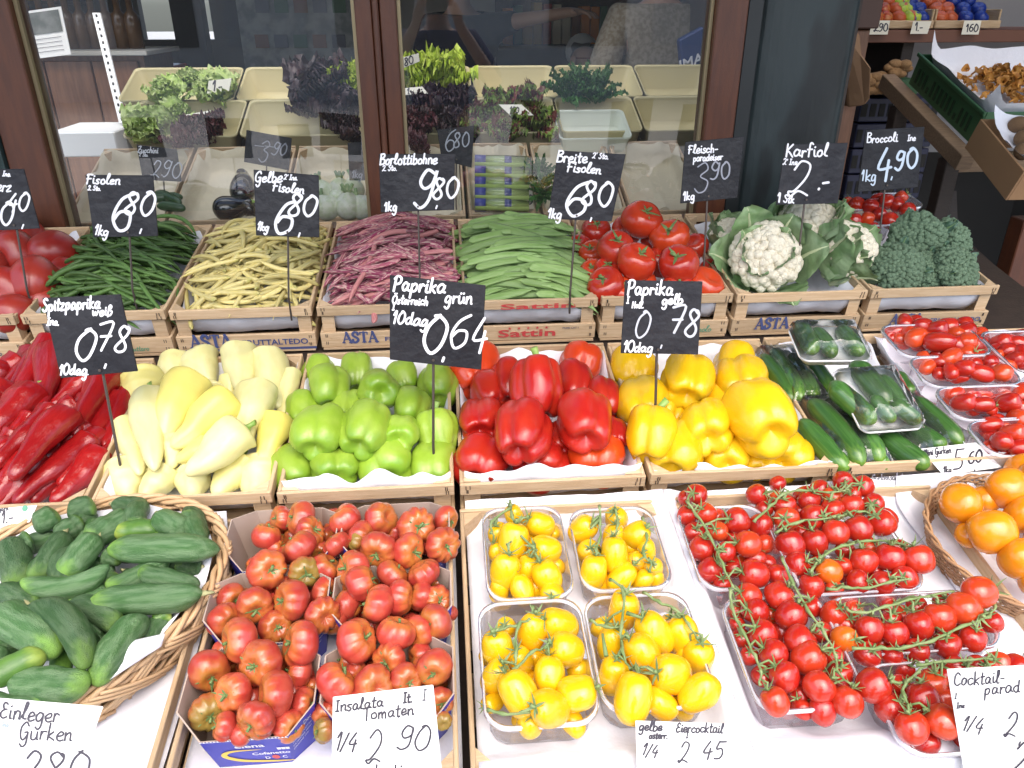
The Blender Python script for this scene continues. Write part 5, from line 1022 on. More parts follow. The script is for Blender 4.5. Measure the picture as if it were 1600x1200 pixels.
sign('price_card', 'small white card 1.- lying at the left edge by the red peppers', [(-20, 796), (58, 789), (46, 816), (-30, 826)], (1, 10, 830, .0),
     [('Ungarn', -12, 800, 8, 1.2, -6), ('1.-', 2, 817, 18, 2, -4)], CARD, INK, WG, False, .0012, 45, 'price card', Y=.945, extra=(GREENINK, [('o', 36, 797, 10, 4, 0)]))
sign('price_card', 'flat white card with faint writing lying on the wide crate rail', [(1354, 747), (1468, 738), (1478, 748), (1362, 766)], (2, 1400, 770, .0),
     [('Gurkensalat', 1362, 752, 10, 1.4, -4, .8), ('160', 1400, 760, 10, 1.4, -4)], CARD, GREYINK, WG, False, .0012, 50, 'price card', Y=.985)
# ------------------------------------------------------------------ cauliflower and broccoli
CURD = mat('cauliflower curd', (.84, .78, .62), .75, (.76, .69, .52), 7, .6, .05, .5, 26)
CLEAF = mat('cauliflower leaf', (.15, .25, .10), .5, (.27, .37, .20), 3.0, .8, .2, .15, 14)
CRIB = mat('pale leaf rib', (.46, .52, .30), .5)
BROC = mat('broccoli floret', (.105, .17, .10), .8, (.16, .235, .145), 14, .8, .1, .35, 50)
BSTEM = mat('broccoli stalk', (.20, .30, .13), .55, (.14, .24, .10), 4, .7)
BLEAF = mat('broccoli leaf', (.07, .14, .09), .55, (.12, .20, .13), 4, .7)
def ico(sub=2):
    import bmesh
    bm = bmesh.new(); bmesh.ops.create_icosphere(bm, subdivisions=sub, radius=1); vs = [v.co.copy() for v in bm.verts]; fs = [tuple(v.index for v in f.verts) for f in bm.faces]; bm.free(); return vs, fs
ICO = {s: ico(s) for s in (1, 2, 3)}
def curd_mesh(seed, m, n=90, br=.22, flat=.75, sub=2, nm='curd', rough=.10, lo=-.15, fr=9.0):
    mb = MB(); off = V((seed, seed * 2, 0)); rnd = random.Random(seed)
    vs, fs = ICO[3]; mb.add([V((v.x * .86, v.y * .86, v.z * .86 * flat)) for v in vs], fs)
    for i in range(n):
        z = 1 - (1 - lo) * (i + .5) / n; a = i * 2.39996 + rnd.uniform(-.2, .2); s = math.sqrt(max(0, 1 - z * z))
        lump = 1 + .12 * noise.noise(V((s * math.cos(a) * 2, s * math.sin(a) * 2, z * 2)) + off)
        c = V((s * math.cos(a), s * math.sin(a), z * flat)) * .86 * lump; r = br * rnd.uniform(.75, 1.2)
        vs, fs = ICO[sub]
        mb.add([c + v * r * (1 + rough * noise.noise(v * fr * .35 + c * 5) * 2) for v in vs], fs)
    return mb.mesh(nm, m)
def leaf_mesh(seed, m, L=1.0, W=.5, curl=.5, ruf=.06, fr=7.0, cup=.35, nm='leaf', tip=.55, nu=14, nv=12, rib=None):
    """a leaf along +y from the origin, curling up then back over (+z up)"""
    off = seed * 5.7; mb = MB()
    def fn(a, b):
        x = 2 * a - 1; wv = W * (math.sin(math.pi * min(1, b ** tip * .93 + .05)) ** .7 * .9 + .1 * (1 - b))
        e = abs(x) ** 2
        y = L * b; z = curl * L * math.sin(b * 1.6) + cup * wv * x * x
        z += ruf * (.25 + e * 1.2) * math.sin(fr * 2 * (b * 1.9 + .2 * x) + off) * b ** .4 + ruf * noise.noise(V((x * 3, b * 5, off)))
        y += ruf * .6 * e * math.sin(fr * 3 * a + off)
        return V((x * wv * (1 + ruf * noise.noise(V((b * 9, off, x > 0))) * 3), y - curl * .35 * L * b * b, z))
    mb.grid(fn, nu, nv)
    if rib:
        mb.tube([fn(.5, b / 8) + V((0, 0, -.012)) for b in range(9)], [.07 * (1 - b / 10) for b in range(9)], 6, 1)
        return mb.mesh(nm, [m, rib])
    return mb.mesh(nm, m)
clf = [leaf_mesh(s, CLEAF, 1.25, .62, .5, .045, 5, .3, rib=CRIB) for s in (1, 2, 3)]
curds = [curd_mesh(s, CURD, 150, .155, .76, 2, 'curd', .12, -.15, 14) for s in (1, 2, 3)]
cau = [(1195, 402, 56, 1.5, 'white cauliflower in green leaves, front left of three', (-.2, -.8, .75)), (1325, 396, 52, 1.3, 'white cauliflower turned sideways in pale green leaves, front right', (.55, -.55, .6)), (1264, 352, 48, 2.6, 'white cauliflower behind the front two, under the Karfiol board', (.1, -.5, .8)), (1140, 366, 30, 1.4, 'small cauliflower in dark leaves at the crate back left corner', (.1, -.3, .9))]
for i, (px, py, r, ly, lb, ax) in enumerate(cau):
    p = pix(3, px, py, -.012 + .024 * ly); k = scale_at(p); rr = r * k; q = zrot(V(ax), i)
    root = put('cauliflower', None, p, q, rr); root.empty_display_size = .3; tag(root, lb, 'cauliflower', 'cauliflowers in the crate')
    link('curd', curds[i % 3], root)
    for j in range(11):
        a = 2 * math.pi * j / 11 + random.uniform(-.2, .2); up = j % 2
        o = link('leaf', clf[(i + j) % 3], root); o.rotation_mode = 'XYZ'; o.rotation_euler = (R(random.uniform(18, 40) + 26 * up), R(random.uniform(-14, 14)), a)
        s = random.uniform(1.0, 1.35); o.scale = (s * 1.15, s, s); o.location = (-.80 * math.sin(a), .80 * math.cos(a), -.66)
brc = [curd_mesh(20 + s, BROC, 270, .112, .66, 1, 'floret_head', .22, -.2, 16) for s in (1, 2, 3)]
bl = [leaf_mesh(20 + s, BLEAF, 1.0, .26, .25, .05, 6, .3, rib=BSTEM) for s in (1, 2)]
bst = MB(); bst.tube([(0, 0, 0), (.03, 0, -.6), (.02, .03, -1.25)], [.34, .28, .30], 10)
for k in range(5):
    a = k * 1.256; bst.tube([(0, 0, -.7), (.35 * math.cos(a), .35 * math.sin(a), -.3), (.5 * math.cos(a), .5 * math.sin(a), .1)], [.16, .13, .12], 7)
bst = bst.mesh('stalk', BSTEM)
bro = [(1432, 372, 45, 2.4, 'broad dark green broccoli head at the top middle of its crate', (-.35, -.7, .6)), (1402, 418, 43, 1.2, 'rounded broccoli head at the front left of its crate', (-.2, -.75, .6)), (1492, 420, 41, 1.2, 'broccoli head at the front right of its crate', (.3, -.7, .6)), (1487, 375, 38, 1.8, 'smaller broccoli head with stalk end showing, back right', (.75, -.3, .5)), (1448, 425, 34, .5, 'broccoli head tucked low between the two front ones', (.05, -.8, .5))]
for i, (px, py, r, ly, lb, ax) in enumerate(bro):
    p = pix(3, px, py, -.012 + .022 * ly); k = scale_at(p); q = zrot(V(ax), i * 1.7)
    root = put('broccoli', None, p, q, r * k); root.empty_display_size = .3; tag(root, lb, 'broccoli', 'broccoli heads in the crate')
    link('floret_head', brc[i % 3], root); link('stalk', bst, root)
    for j in range(4):
        a = 2 * math.pi * j / 4 + i; o = link('leaf', bl[j % 2], root); o.rotation_euler = (R(random.uniform(30, 62)), 0, a); o.location = (-.6 * math.sin(a), .6 * math.cos(a), -.5); o.scale = (1.1, 1.1, 1.1)
# cherry tomatoes in punnets behind the broccoli
for (px, py), lb in (((1352, 345), 'clear punnet of cherry tomatoes behind the broccoli, nearer the cauliflower'), ((1400, 318), 'clear punnet of cherry tomatoes behind the broccoli, hindmost')):
    u, v = uv(3, pix(3, px, py, .02)); punnet(3, u - .055, u + .055, v - .05, v + .05, -.02, .03, lb, 'punnets behind the broccoli')
tt = [(1318, 332, 22, .8), (1338, 320, 24, 1), (1360, 322, 24, 1.1), (1335, 345, 24, .7), (1356, 342, 22, .9), (1375, 335, 22, .8), (1385, 315, 24, 1.1), (1402, 320, 24, 1), (1418, 328, 24, 1), (1408, 308, 20, 1.1), (1390, 345, 26, .8), (1372, 312, 22, .9), (1340, 358, 20, .4), (1365, 358, 20, .4), (1325, 318, 20, .6), (1415, 345, 22, .5)]
res = tomatoes(tt, (0, 0), 3, cher, .0, .035, 'cherry_tomato', calyxv, .3, None, 1.0)
autolabel([(o[0], 'small red cherry tomato', o[2], o[3]) for o in res], 'behind the broccoli', 'tomato', 'cherry tomatoes behind the broccoli', 12)

# ------------------------------------------------------------------ shop window
YG = 2.03
GLASS = thin('shop window glass', (.95, .97, .97), 3.0, .014, .0)
root = empty('shop_window', (-.1, YG, .98)); tag(root, 'large two part shop window in red brown wooden frame behind the crates', 'window')
def bx(nm, lo, hi, m, parent, bev=.003):
    mb = MB(); lo, hi = V(lo), V(hi); mb.box((lo + hi) / 2, hi - lo); return mb.build(nm, m, parent, bevel=bev)
bx('frame_post', (-1.04, YG - .04, .62), (-.945, YG + .05, 2.6), REDW, root)
bx('frame_post', (-.190, YG - .035, .62), (-.150, YG + .045, 2.6), REDW, root); bx('frame_post', (-.1485, YG - .045, .62), (-.135, YG + .05, 2.6), REDW, root); bx('frame_post', (-.1335, YG - .035, .62), (-.094, YG + .045, 2.6), REDW, root)
bx('frame_post', (.665, YG - .04, .62), (.742, YG + .05, 2.6), REDW, root)
bx('sill', (-.944, YG - .03, .95), (-.191, YG + .04, 1.035), REDW, root); bx('sill', (-.093, YG - .03, .95), (.664, YG + .04, 1.035), REDW, root)
bx('lintel', (-1.04, YG - .05, 2.601), (.742, YG + .06, 2.66), REDW, root)
for a, b in ((-.944, -.191), (-.093, .664)):
    mb = MB(); mb.add([(a, YG, 1.036), (b, YG, 1.036), (b, YG, 2.6), (a, YG, 2.6)], [(0, 1, 2, 3)]); mb.build('pane', GLASS, root)
    m2 = MB()
    for x in (a + .004, b - .004): m2.box((x, YG - .012, 1.82), (.008, .012, 1.56))
    m2.build('glazing_bead', mat('dull brass bead', (.30, .24, .14), .4, metal=.5), root)
boxthing('steel_column', 'dark grey green painted steel corner column at the left edge', 'column', (-1.34, YG - .06, 0), (-1.043, YG + .12, 2.75), GREYGREEN, .01)
boxthing('window_wall', 'dark panelled wall below the shop window', 'wall', (-1.04, YG + .0, 0), (.745, YG + .06, .62), DKW, 0)
# big column on the right with a shallow rounded face
root = empty('steel_column', (.86, 2.06, 0)); tag(root, 'wide worn blue green steel column right of the shop window', 'column')
mb = MB(); mb.grid(lambda a, b: V((.785 + .125 * (1 - math.cos(math.pi * a)) + .0, 2.03 - .035 * math.sin(math.pi * a), 2.75 * b)), 14, 2)
mb.box((.91, 2.10, 1.375), (.25, .13, 2.75)); mb.build('shaft', mat('worn blue green paint', (.018, .029, .031), .5, (.005, .008, .009), 7.5, 1.0, bump=.35, bs=14, ramp=(.47, .6), stretch=(1, 1, .35)), root, smooth=False)
bx('edge_strip', (.744, 2.0, 0), (.784, 2.12, 2.75), mat('near black paint', (.012, .015, .016), .5), root)
# ------------------------------------------------------------------ inside the shop
FLOORM = mat('shop floor tiles', (.22, .20, .18), .6)
boxthing('shop_floor', None, None, (-3.4, 2.1, .001), (1.05, 7.0, .02), FLOORM, 0, kind='structure')
boxthing('shop_ceiling', None, None, (-3.4, 3.2, 2.76), (1.05, 7.0, 2.8), WALLP, 0, kind='structure')
boxthing('white_box', 'plain white box at the lower left behind the pane', 'box', PY(84, 246, 2.75), PY(178, 206, 2.75) + V((0, .25, 0)), CARD, .004)
boxthing('added_light_blocker', None, None, (-3.39, 3.16, 1.95), (1.05, 3.198, 2.8), WALLP, 0, kind='structure')  # added panel above the view, keeps skylight off the deep room
boxthing('back_wall', 'pale back wall of the shop above the shelves', 'wall', (-.9, 6.0, 0), (1.05, 6.1, 2.2), WALLP, 0)
boxthing('side_wall', 'plastered side wall of the shop', 'wall', (-3.5, 2.1, 0), (-3.4, 7, 2.75), WALLP, 0)
boxthing('side_wall', 'dark wooden side wall between shop and passage', 'wall', (1.052, 2.18, 0), (1.12, 6, 2.75), DKW, 0)
# cupboard seen behind the left pane
c0 = PY(60, 205, 3.6); c1 = PY(215, 95, 3.6)
root = empty('cupboard', ((c0.x + c1.x) / 2, 3.7, .02)); tag(root, 'tall varnished cupboard with plank doors and shelf behind the left pane', 'cupboard')
for k in range(3):
    x0 = c0.x - .1 + (c1.x - c0.x + .1) * k / 3; bx('door', (x0 + .003, 3.6, .05), (x0 + (c1.x - c0.x + .1) / 3 - .003, 3.62, c1.z), BRICKW, root)
bx('carcass', (c0.x - .12, 3.622, .02), (c1.x + .02, 4.0, c1.z + .02), BRICKW, root); bx('top_shelf', (c0.x - .12, 3.55, c1.z + .022), (c1.x + .06, 4.0, c1.z + .04), WALLP, root)
for k in range(9):
    x = c0.x + .02 + (c1.x - c0.x) * k / 9
    mb = MB(); mb.tube([(x, 3.72, c1.z + .041), (x, 3.72, c1.z + .17), (x, 3.72, c1.z + .19), (x, 3.72, c1.z + .23)], [.032, .032, .014, .014], 10)
    o = mb.build('bottle', mat('brown bottle', (.10, .05, .02), .2) if k == 0 else bpy.data.materials['brown bottle'], origin=V((x, 3.72, c1.z + .041)), smooth=True); tag(o, 'dark brown bottle in the row on the cupboard', 'bottle', 'bottles on the cupboard')
# white slotted upright
p0, p1 = PY(150, 20, 3.2), PY(192, 192, 2.9)
root = empty('shelf_upright', p1); tag(root, 'white slotted steel shelf upright before the cupboard', 'upright')
mb = MB(); d = V((.013, 0, 0)); mb.hexa([p0 - d, p0 + d, p1 + d, p1 - d], [p + V((0, .01, 0)) for p in (p0 - d, p0 + d, p1 + d, p1 - d)]); mb.build('rail', CARD, root)
mb = MB()
for k in range(16): c = p0.lerp(p1, (k + .5) / 16); mb.box(c + V((0, -.002, 0)), (.006, .003, .012))
mb.build('slots', DARK, root)
# calendar
cc = [PY(38, 18, 3.4), PY(95, 10, 3.4), PY(111, 85, 3.4), PY(55, 92, 3.4)]
root = empty('calendar', cc[3]); tag(root, 'hanging wall calendar with a grey landscape picture, far left', 'calendar')
mb = MB(); mb.hexa(cc[::-1], [p + V((0, .004, 0)) for p in cc][::-1]); mb.build('sheet', CARD, root)
lp = lambda a, b: (cc[0] * (1 - a) + cc[1] * a) * (1 - b) + (cc[3] * (1 - a) + cc[2] * a) * b + V((0, -.003, 0))
mb = MB(); mb.add([lp(.06, .05), lp(.92, .05), lp(.92, .5), lp(.06, .5)], [(0, 1, 2, 3)]); mb.build('picture', mat('grey landscape print', (.20, .21, .20), .6, (.09, .10, .09), 20, .9), root)
mb = MB()
for k in range(4): mb.add([lp(.1, .6 + k * .09), lp(.85, .6 + k * .09), lp(.85, .612 + k * .09), lp(.1, .612 + k * .09)], [(0, 1, 2, 3)])
mb.build('day_rows', GREYINK, root)
# shelf with packets on the back wall
bks = PY(905, 45, 5.2)
root = empty('wall_shelf', (bks.x, 5.3, bks.z - .1)); tag(root, 'dark wall shelf carrying a row of packets behind the right pane', 'shelf')
bx('board', (bks.x - .5, 5.2, bks.z - .12), (bks.x + .65, 5.5, bks.z - .09), DKW, root); bx('back_panel', (bks.x - .5, 5.5, bks.z - .6), (bks.x + .65, 5.52, bks.z + .5), DKW, root)
pkm = [mat('packet orange', (.60, .20, .03), .5), mat('packet brown', (.18, .07, .03), .5), mat('packet cream', (.62, .55, .40), .5), mat('packet red', (.40, .05, .03), .5), mat('packet ochre', (.50, .30, .06), .5), mat('packet dark green', (.05, .12, .06), .5)]
for k in range(18):
    x = bks.x - .46 + k * .06; hh = random.uniform(.16, .24); m_ = pkm[(k * 5 + k // 3) % 6]
    o = boxthing('packet', f'{m_.name.split(" ", 1)[1]} upright packet, {ORD[k] if k < 14 else "one of the last"} along the back wall shelf', 'packet', (x, 5.24, bks.z - .089), (x + .052, 5.4, bks.z - .089 + hh), m_, .003, 'packets on the back shelf')
bxw = boxthing('counter', 'dark shop counter running behind the cream bins', 'counter', (-.7, 3.9, .02), (1.0, 4.3, 1.10), DARK, .005)
boxthing('red_crate', 'bright red plastic crate standing far back behind the left pane', 'crate', PY(203, 122, 4.6) + V((0, 0, 0)), PY(268, 104, 4.6) + V((0, .3, 0)), mat('red plastic', (.50, .02, .05), .4), .01)
boxthing('back_counter', 'dark low counter under the red crate', 'counter', (-2.6, 4.5, .02), (-1.1, 5.0, PY(235, 123, 4.6).z - .005), DARK, .003)
boxthing('door_post', 'dark upright of the back shop door', 'post', PY(284, 120, 5.0) + V((0, 0, -1.2)), PY(312, 0, 5.0) + V((0, .1, .8)), DARK, .003)
boxthing('notice_board', 'pale notice board covered with small pictures behind left pane', 'notice board', PY(385, 122, 4.9) + V((0, 0, 0)), PY(545, -40, 4.9) + V((0, .03, 0)), mat('pale notice paper', (.34, .34, .33), .7, (.16, .17, .17), 15, .9), .002)
for k in range(10):
    a = PY(400 + (k % 5) * 30, 20 + (k // 5) * 55, 4.89); o = boxthing('notice', f'small {("grey", "ochre", "dark")[k % 3]} picture pinned on the notice board, {"upper" if k < 5 else "lower"} row, {ORD[k % 5]} from left', 'picture', a, a + V((.075, .006, .07)), pkm[(4, 5, 1)[k % 3]] if k % 3 else GREYINK, 0, 'pictures on the notice board')
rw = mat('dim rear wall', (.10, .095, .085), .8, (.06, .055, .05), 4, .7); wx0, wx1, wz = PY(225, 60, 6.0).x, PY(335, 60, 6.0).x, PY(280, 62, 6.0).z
root = empty('rear_wall', (-2.2, 6.05, 0)); tag(root, 'dim rear wall of the shop with an open bright window', 'wall')
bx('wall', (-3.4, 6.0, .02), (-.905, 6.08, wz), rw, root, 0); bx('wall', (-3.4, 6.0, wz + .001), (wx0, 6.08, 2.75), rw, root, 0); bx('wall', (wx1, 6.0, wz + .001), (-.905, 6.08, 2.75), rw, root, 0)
root = empty('goods_shelf', (-2.9, 5.6, .02)); tag(root, 'tall dark shelf of jars and tins at the back left', 'shelf')
for k in range(4): bx('board', (-3.35, 5.5, 1.0 + k * .28), (-2.3, 5.9, 1.02 + k * .28), DKW, root, 0)
jm = [mat('jar amber', (.22, .09, .02), .25), mat('jar pale', (.42, .40, .34), .4), mat('tin teal', (.05, .13, .14), .4), mat('tin red', (.30, .04, .03), .4)]
for k in range(3):
    for c in range(8):
        x = -3.28 + c * .125; z = 1.021 + k * .28; m_ = jm[(c * 3 + k) % 4]; hh_ = random.uniform(.13, .2); mb = MB(); mb.tube([(x, 5.6, z), (x, 5.6, z + hh_), (x, 5.6, z + hh_ + .005), (x, 5.6, z + hh_ + .03)], [.045, .045, .036, .036], 10)
        o = mb.build('jar', m_, origin=V((x, 5.6, z)), smooth=False); tag(o, f'{m_.name.split()[1]} coloured {m_.name.split()[0]}, {ORD[c]} from left on the {("lowest", "middle", "top")[k]} board of the back shelf', 'jar', 'jars on the back shelf')
# cream plastic bins with salads
CREAMP = mat('cream plastic', (.56, .49, .27), .45, (.50, .43, .23), 3, .5, spec=.4)
WHPL = mat('greenish white plastic', (.62, .66, .55), .45, spec=.4)
def bin_(t, u0, u1, v0, v1, hb, ht, label, m=CREAMP, grp='cream plastic bins'):
    root = empty('plastic_bin', tw(t, (u0 + u1) / 2, (v0 + v1) / 2, hb)); tag(root, label, 'bin', grp)
    cx, cy, hx, hy = (u0 + u1) / 2, (v0 + v1) / 2, (u1 - u0) / 2, (v1 - v0) / 2; rings = []
    for f, h in ((0, hb), (.86, hb), (.90, hb + .006), (.96, ht - .006), (1, ht), (1, ht - .008), (.95, ht - .012), (.88, hb - .003), (0, hb - .003)):
        rings.append([tw(t, cx + x, cy + y, h) for x, y in rrect(0, 0, hx * f, hy * f, .02 * f, 4)])
    mb = MB(); n = len(rings[0]); mb.add([p for r_ in rings for p in r_], [(k * n + i, k * n + (i + 1) % n, (k + 1) * n + (i + 1) % n, (k + 1) * n + i) for k in range(len(rings) - 1) for i in range(n)])
    mb.build('tub', m, root, smooth=True); return root
ub = [PY(x, 115, 3.0).x for x in (215, 387, 560, 735, 862, 985, 1100)]
nmb = ['green lettuce', 'loose dark lettuce', 'yellow green lettuce', 'mixed oak leaf lettuce', 'arugula', 'nothing']
for i in range(6):
    bin_(5, ub[i] + .004, ub[i + 1] - .004, .235, .47, -.05, .035, f'cream plastic bin in the top row, {ORD[i]} from left')
    bin_(5, ub[i] * .93 + .004, ub[i + 1] * .93 - .004, .0, .23, -.05, .035, f'cream plastic bin in the lower row, {ORD[i]} from left')
u, v = uv(5, pix(5, 925, 195, .05)); bin_(5, u - .115, u + .115, v - .09, v + .09, .0, .055, 'greenish white plastic tub standing below the arugula', WHPL)
root = empty('display_rack', (0, 2.6, .9)); tag(root, 'dark sloping rack inside the window carrying bins and crates', 'rack')
for t, v0, v1, d in ((4, -.02, .42, .10), (5, -.01, .49, .06)):
    mb = MB(); xa = pix(4, 165, 222, 0).x if t == 4 else ub[0] * .93 - .01; a = [tw(t, xa, v0, -d), tw(t, 1.04, v0, -d), tw(t, 1.04, v1, -d), tw(t, xa, v1, -d)]; mb.hexa(a[::-1], [p - V((0, 0, .015)) for p in a][::-1]); mb.build('shelf_board', DKW, root)
for x in (-.85, -.1, .95): bx('leg', (x - .03, 2.35, .02), (x + .03, 2.42, .95), DKW, root)
LETG = mat('green lettuce leaf', (.33, .46, .09), .5, (.52, .60, .24), 3, .9, .2)
LETY = mat('yellow green lettuce leaf', (.40, .54, .03), .5, (.52, .62, .08), 3, .9, .15)
LETR = mat('dark red lettuce leaf', (.07, .012, .018), .45, (.13, .03, .03), 3, .9, .3)
LETK = mat('blackish red lettuce leaf', (.025, .010, .016), .4, (.05, .02, .02), 3, .9, .3)
LETO = mat('oak leaf lettuce leaf', (.20, .30, .04), .5, (.16, .035, .025), 2.2, 1, .3, ramp=(.47, .55))
ARUG = mat('arugula leaf', (.035, .12, .02), .5, (.06, .18, .03), 4, .8, .3)
lm = {}
for nm, m_, kw2 in (('LETG', LETG, dict(L=1, W=.5, curl=.75, ruf=.10, fr=8)), ('LETY', LETY, dict(L=1, W=.42, curl=.6, ruf=.16, fr=14)), ('LETR', LETR, dict(L=1, W=.5, curl=.6, ruf=.14, fr=11)), ('LETK', LETK, dict(L=1, W=.5, curl=.6, ruf=.15, fr=12)), ('LETO', LETO, dict(L=1, W=.3, curl=.5, ruf=.15, fr=11)), ('ARUG', ARUG, dict(L=1.3, W=.16, curl=.3, ruf=.09, fr=9))):
    lm[nm] = [leaf_mesh(40 + s, m_, nu=16, nv=14, **kw2) for s in (1, 2, 3)]
def salad(px, py, r, kind, n, label, cat='lettuce', h=.03, t=5, grp='salad heads in the cream bins', ax=(0, -.4, .9)):
    r *= {'LETG': 1.38, 'LETY': 1.5}.get(kind, 1.25); p = pix(t, px, py, h); k = scale_at(p); root = put('salad_head', None, p, zrot(V(ax), random.random() * 6), (r * k, r * k, r * k * (.62 if kind == 'LETG' else 1))); root.empty_display_size = .2; tag(root, label, cat, grp)
    for j in range(n):
        f = j / n; a = j * 2.4 + random.uniform(-.3, .3); o = link('leaf', lm[kind][j % 3], root); s = (1.05 - .45 * f) * random.uniform(.85, 1.15)
        o.scale = (s, s, s); o.rotation_euler = (R(5 + 65 * f + random.uniform(-10, 10)), R(random.uniform(-20, 20)), a); o.location = (-.18 * math.sin(a) * (1 - f), .18 * math.cos(a) * (1 - f), -.3 + .1 * f)
salad(262, 152, 38, 'LETG', 18, 'pale green lettuce head left of the upright one, top row'); salad(345, 150, 38, 'LETG', 18, 'pale green lettuce head under the white 1.- card, top row')
salad(300, 132, 30, 'LETG', 14, 'pale green lettuce head wedged behind the two front ones'); salad(238, 206, 44, 'LETG', 18, 'ruffled pale green lettuce in the lower left bin'); salad(275, 185, 32, 'LETG', 14, 'small green lettuce beside the dark red lettuce')
salad(322, 208, 40, 'LETR', 18, 'dark red lettuce in the lower row beside green lettuce'); salad(290, 222, 28, 'LETR', 12, 'low dark red lettuce leaf clump at the bin edge')
salad(500, 140, 46, 'LETK', 20, 'blackish red lettuce heaped highest left of the middle post', h=.06); salad(535, 175, 44, 'LETK', 18, 'blackish red lettuce low beside the middle post', h=.04); salad(480, 170, 30, 'LETK', 14, 'blackish red lettuce leaf clump facing the empty bin'); salad(545, 205, 34, 'LETK', 14, 'dark lettuce in plastic at the foot of the middle post')
salad(552, 130, 26, 'LETY', 16, 'bright yellow green lettuce peeping left of the middle post', h=.06); salad(655, 124, 36, 'LETY', 20, 'bright yellow green frilly lettuce right of the middle post', h=.06); salad(700, 125, 36, 'LETY', 20, 'bright yellow green frilly lettuce beside the glass reflection', h=.06)
salad(655, 172, 42, 'LETK', 18, 'blackish red lettuce under the yellow green frilly ones'); salad(705, 170, 36, 'LETK', 16, 'dark lettuce between frilly lettuce and oak leaf lettuce'); salad(650, 205, 36, 'LETR', 16, 'red lettuce low beside the slate 6,80 board'); salad(700, 200, 30, 'LETK', 14, 'dark lettuce behind the slate 6,80 board')
salad(780, 160, 30, 'LETO', 16, 'small oak leaf lettuce at the back of its bin'); salad(830, 155, 28, 'LETO', 14, 'green oak leaf lettuce beside the arugula'); salad(760, 185, 34, 'LETO', 18, 'mixed oak leaf lettuce left of the flat card'); salad(835, 195, 38, 'LETO', 18, 'reddish oak leaf lettuce right of the flat card'); salad(790, 208, 32, 'LETO', 16, 'green oak leaf lettuce in front of the flat card'); salad(735, 205, 26, 'LETO', 12, 'small oak leaf clump beside the celery packs')
salad(890, 142, 34, 'ARUG', 34, 'bunch of arugula at the left of the white tub', 'arugula', .06); salad(930, 145, 34, 'ARUG', 34, 'bunch of arugula hanging over the white tub', 'arugula', .06); salad(910, 132, 28, 'ARUG', 26, 'bunch of arugula topping the others', 'arugula', .06)
# inner row of wooden crates
INNERP = mat('cream wrapping paper', (.62, .55, .40), .8, (.56, .49, .35), 4, .5, bump=.3, bs=18, spec=.2)
CU = [pix(4, x, 222, 0).x for x in (165, 309, 466, 600, 722, 825, 948, 1062)]
nm4 = ['zucchini', 'eggplants', 'fennel bulbs', 'leek packs', 'celery packs', 'watercress', 'white paper only']
nm4 = ['zucchini', 'eggplants', 'fennel bulbs', 'dark greens', 'celery packs', 'folded white paper', 'bare white paper']
for i in range(7):
    crate(4, CU[i] + .003, .0, CU[i + 1] - CU[i] - .006, .40, .085, f'wooden crate inside the window holding {nm4[i]}', i, 'wooden crates inside the window')
    liner(4, CU[i] + .012, CU[i + 1] - .015, .012, .388, -.066, .062, f'cream paper lining the inside crate of {nm4[i]}', seed=50 + i, m=INNERP)
EGP = mat('eggplant skin', (.006, .004, .008), .12, coat=.6); ZUC = mat('zucchini skin', (.02, .06, .015), .35, (.04, .09, .03), 5, .7, stretch=(4, 4, .4)); FEN = mat('fennel bulb', (.66, .68, .56), .4, (.50, .58, .34), 2.5, .7)
eprof = lambda t: (max(0, 1 - ((t - .35) / .36) ** 2) ** .5 if t > .35 else .62 + .38 * ss(0, .35, t)) * (ss(-.02, .08, t) ** .5) * (max(0, 1 - ((t - .93) / .07) ** 2) ** .5 if t > .93 else 1)
eprof = lambda t: (.50 + .5 * ss(0, .6, t)) * (max(0, 1 - ((t - .06) / .07) ** 2) ** .5 if t < .06 else 1) * (max(0, 1 - ((t - .68) / .32) ** 2) ** .5 if t > .68 else 1)
em = rod(3, eprof, EGP, .1, 0, 0, 'eggplant', 24, 24, .05)
for a, b, w_, ly, lb in (((378, 270), (377, 312), 38, 1.6, 'black eggplant standing upright in white paper'), ((395, 318), (332, 328), 40, .8, 'black eggplant lying at the front of its crate'), ((400, 322), (380, 330), 30, .4, 'black eggplant half hidden by the Gelbe board')):
    h = .0 + .02 * ly; o = elong('eggplant', em, pix(4, *a, h), pix(4, *b, h), w_ * scale_at(pix(4, *a, h)), 0); tag(o, lb, 'eggplant', 'eggplants inside the window')
    mb = MB(); mb.tube([(0, 0, .9), (0, 0, 1.06), (.1, 0, 1.2)], [.5, .2, .16], 8); link('stem', mb.mesh('stem', STEM), o)
zm = rod(4, cprof, ZUC, .3, 5, .06, 'zucchini', 18, 18, .06)
for a, b, ly, lb in (((243, 300), (283, 318), 1.2, 'dark zucchini on top of the pile'), ((235, 312), (286, 308), .8, 'dark zucchini beneath, pointing right'), ((180, 318), (240, 322), .4, 'dark zucchini left of the pile'), ((245, 322), (290, 326), .3, 'lowest zucchini at the crate front')):
    o = elong('zucchini', zm, pix(4, *a, .01 + .012 * ly), pix(4, *b, .01 + .012 * ly), 15 * .0018, 1); tag(o, lb, 'zucchini', 'zucchini inside the window')
fm = [tom(30 + s, 4, .1, .85, FEN, -.35, nm='fennel_bulb') for s in (1, 2)]
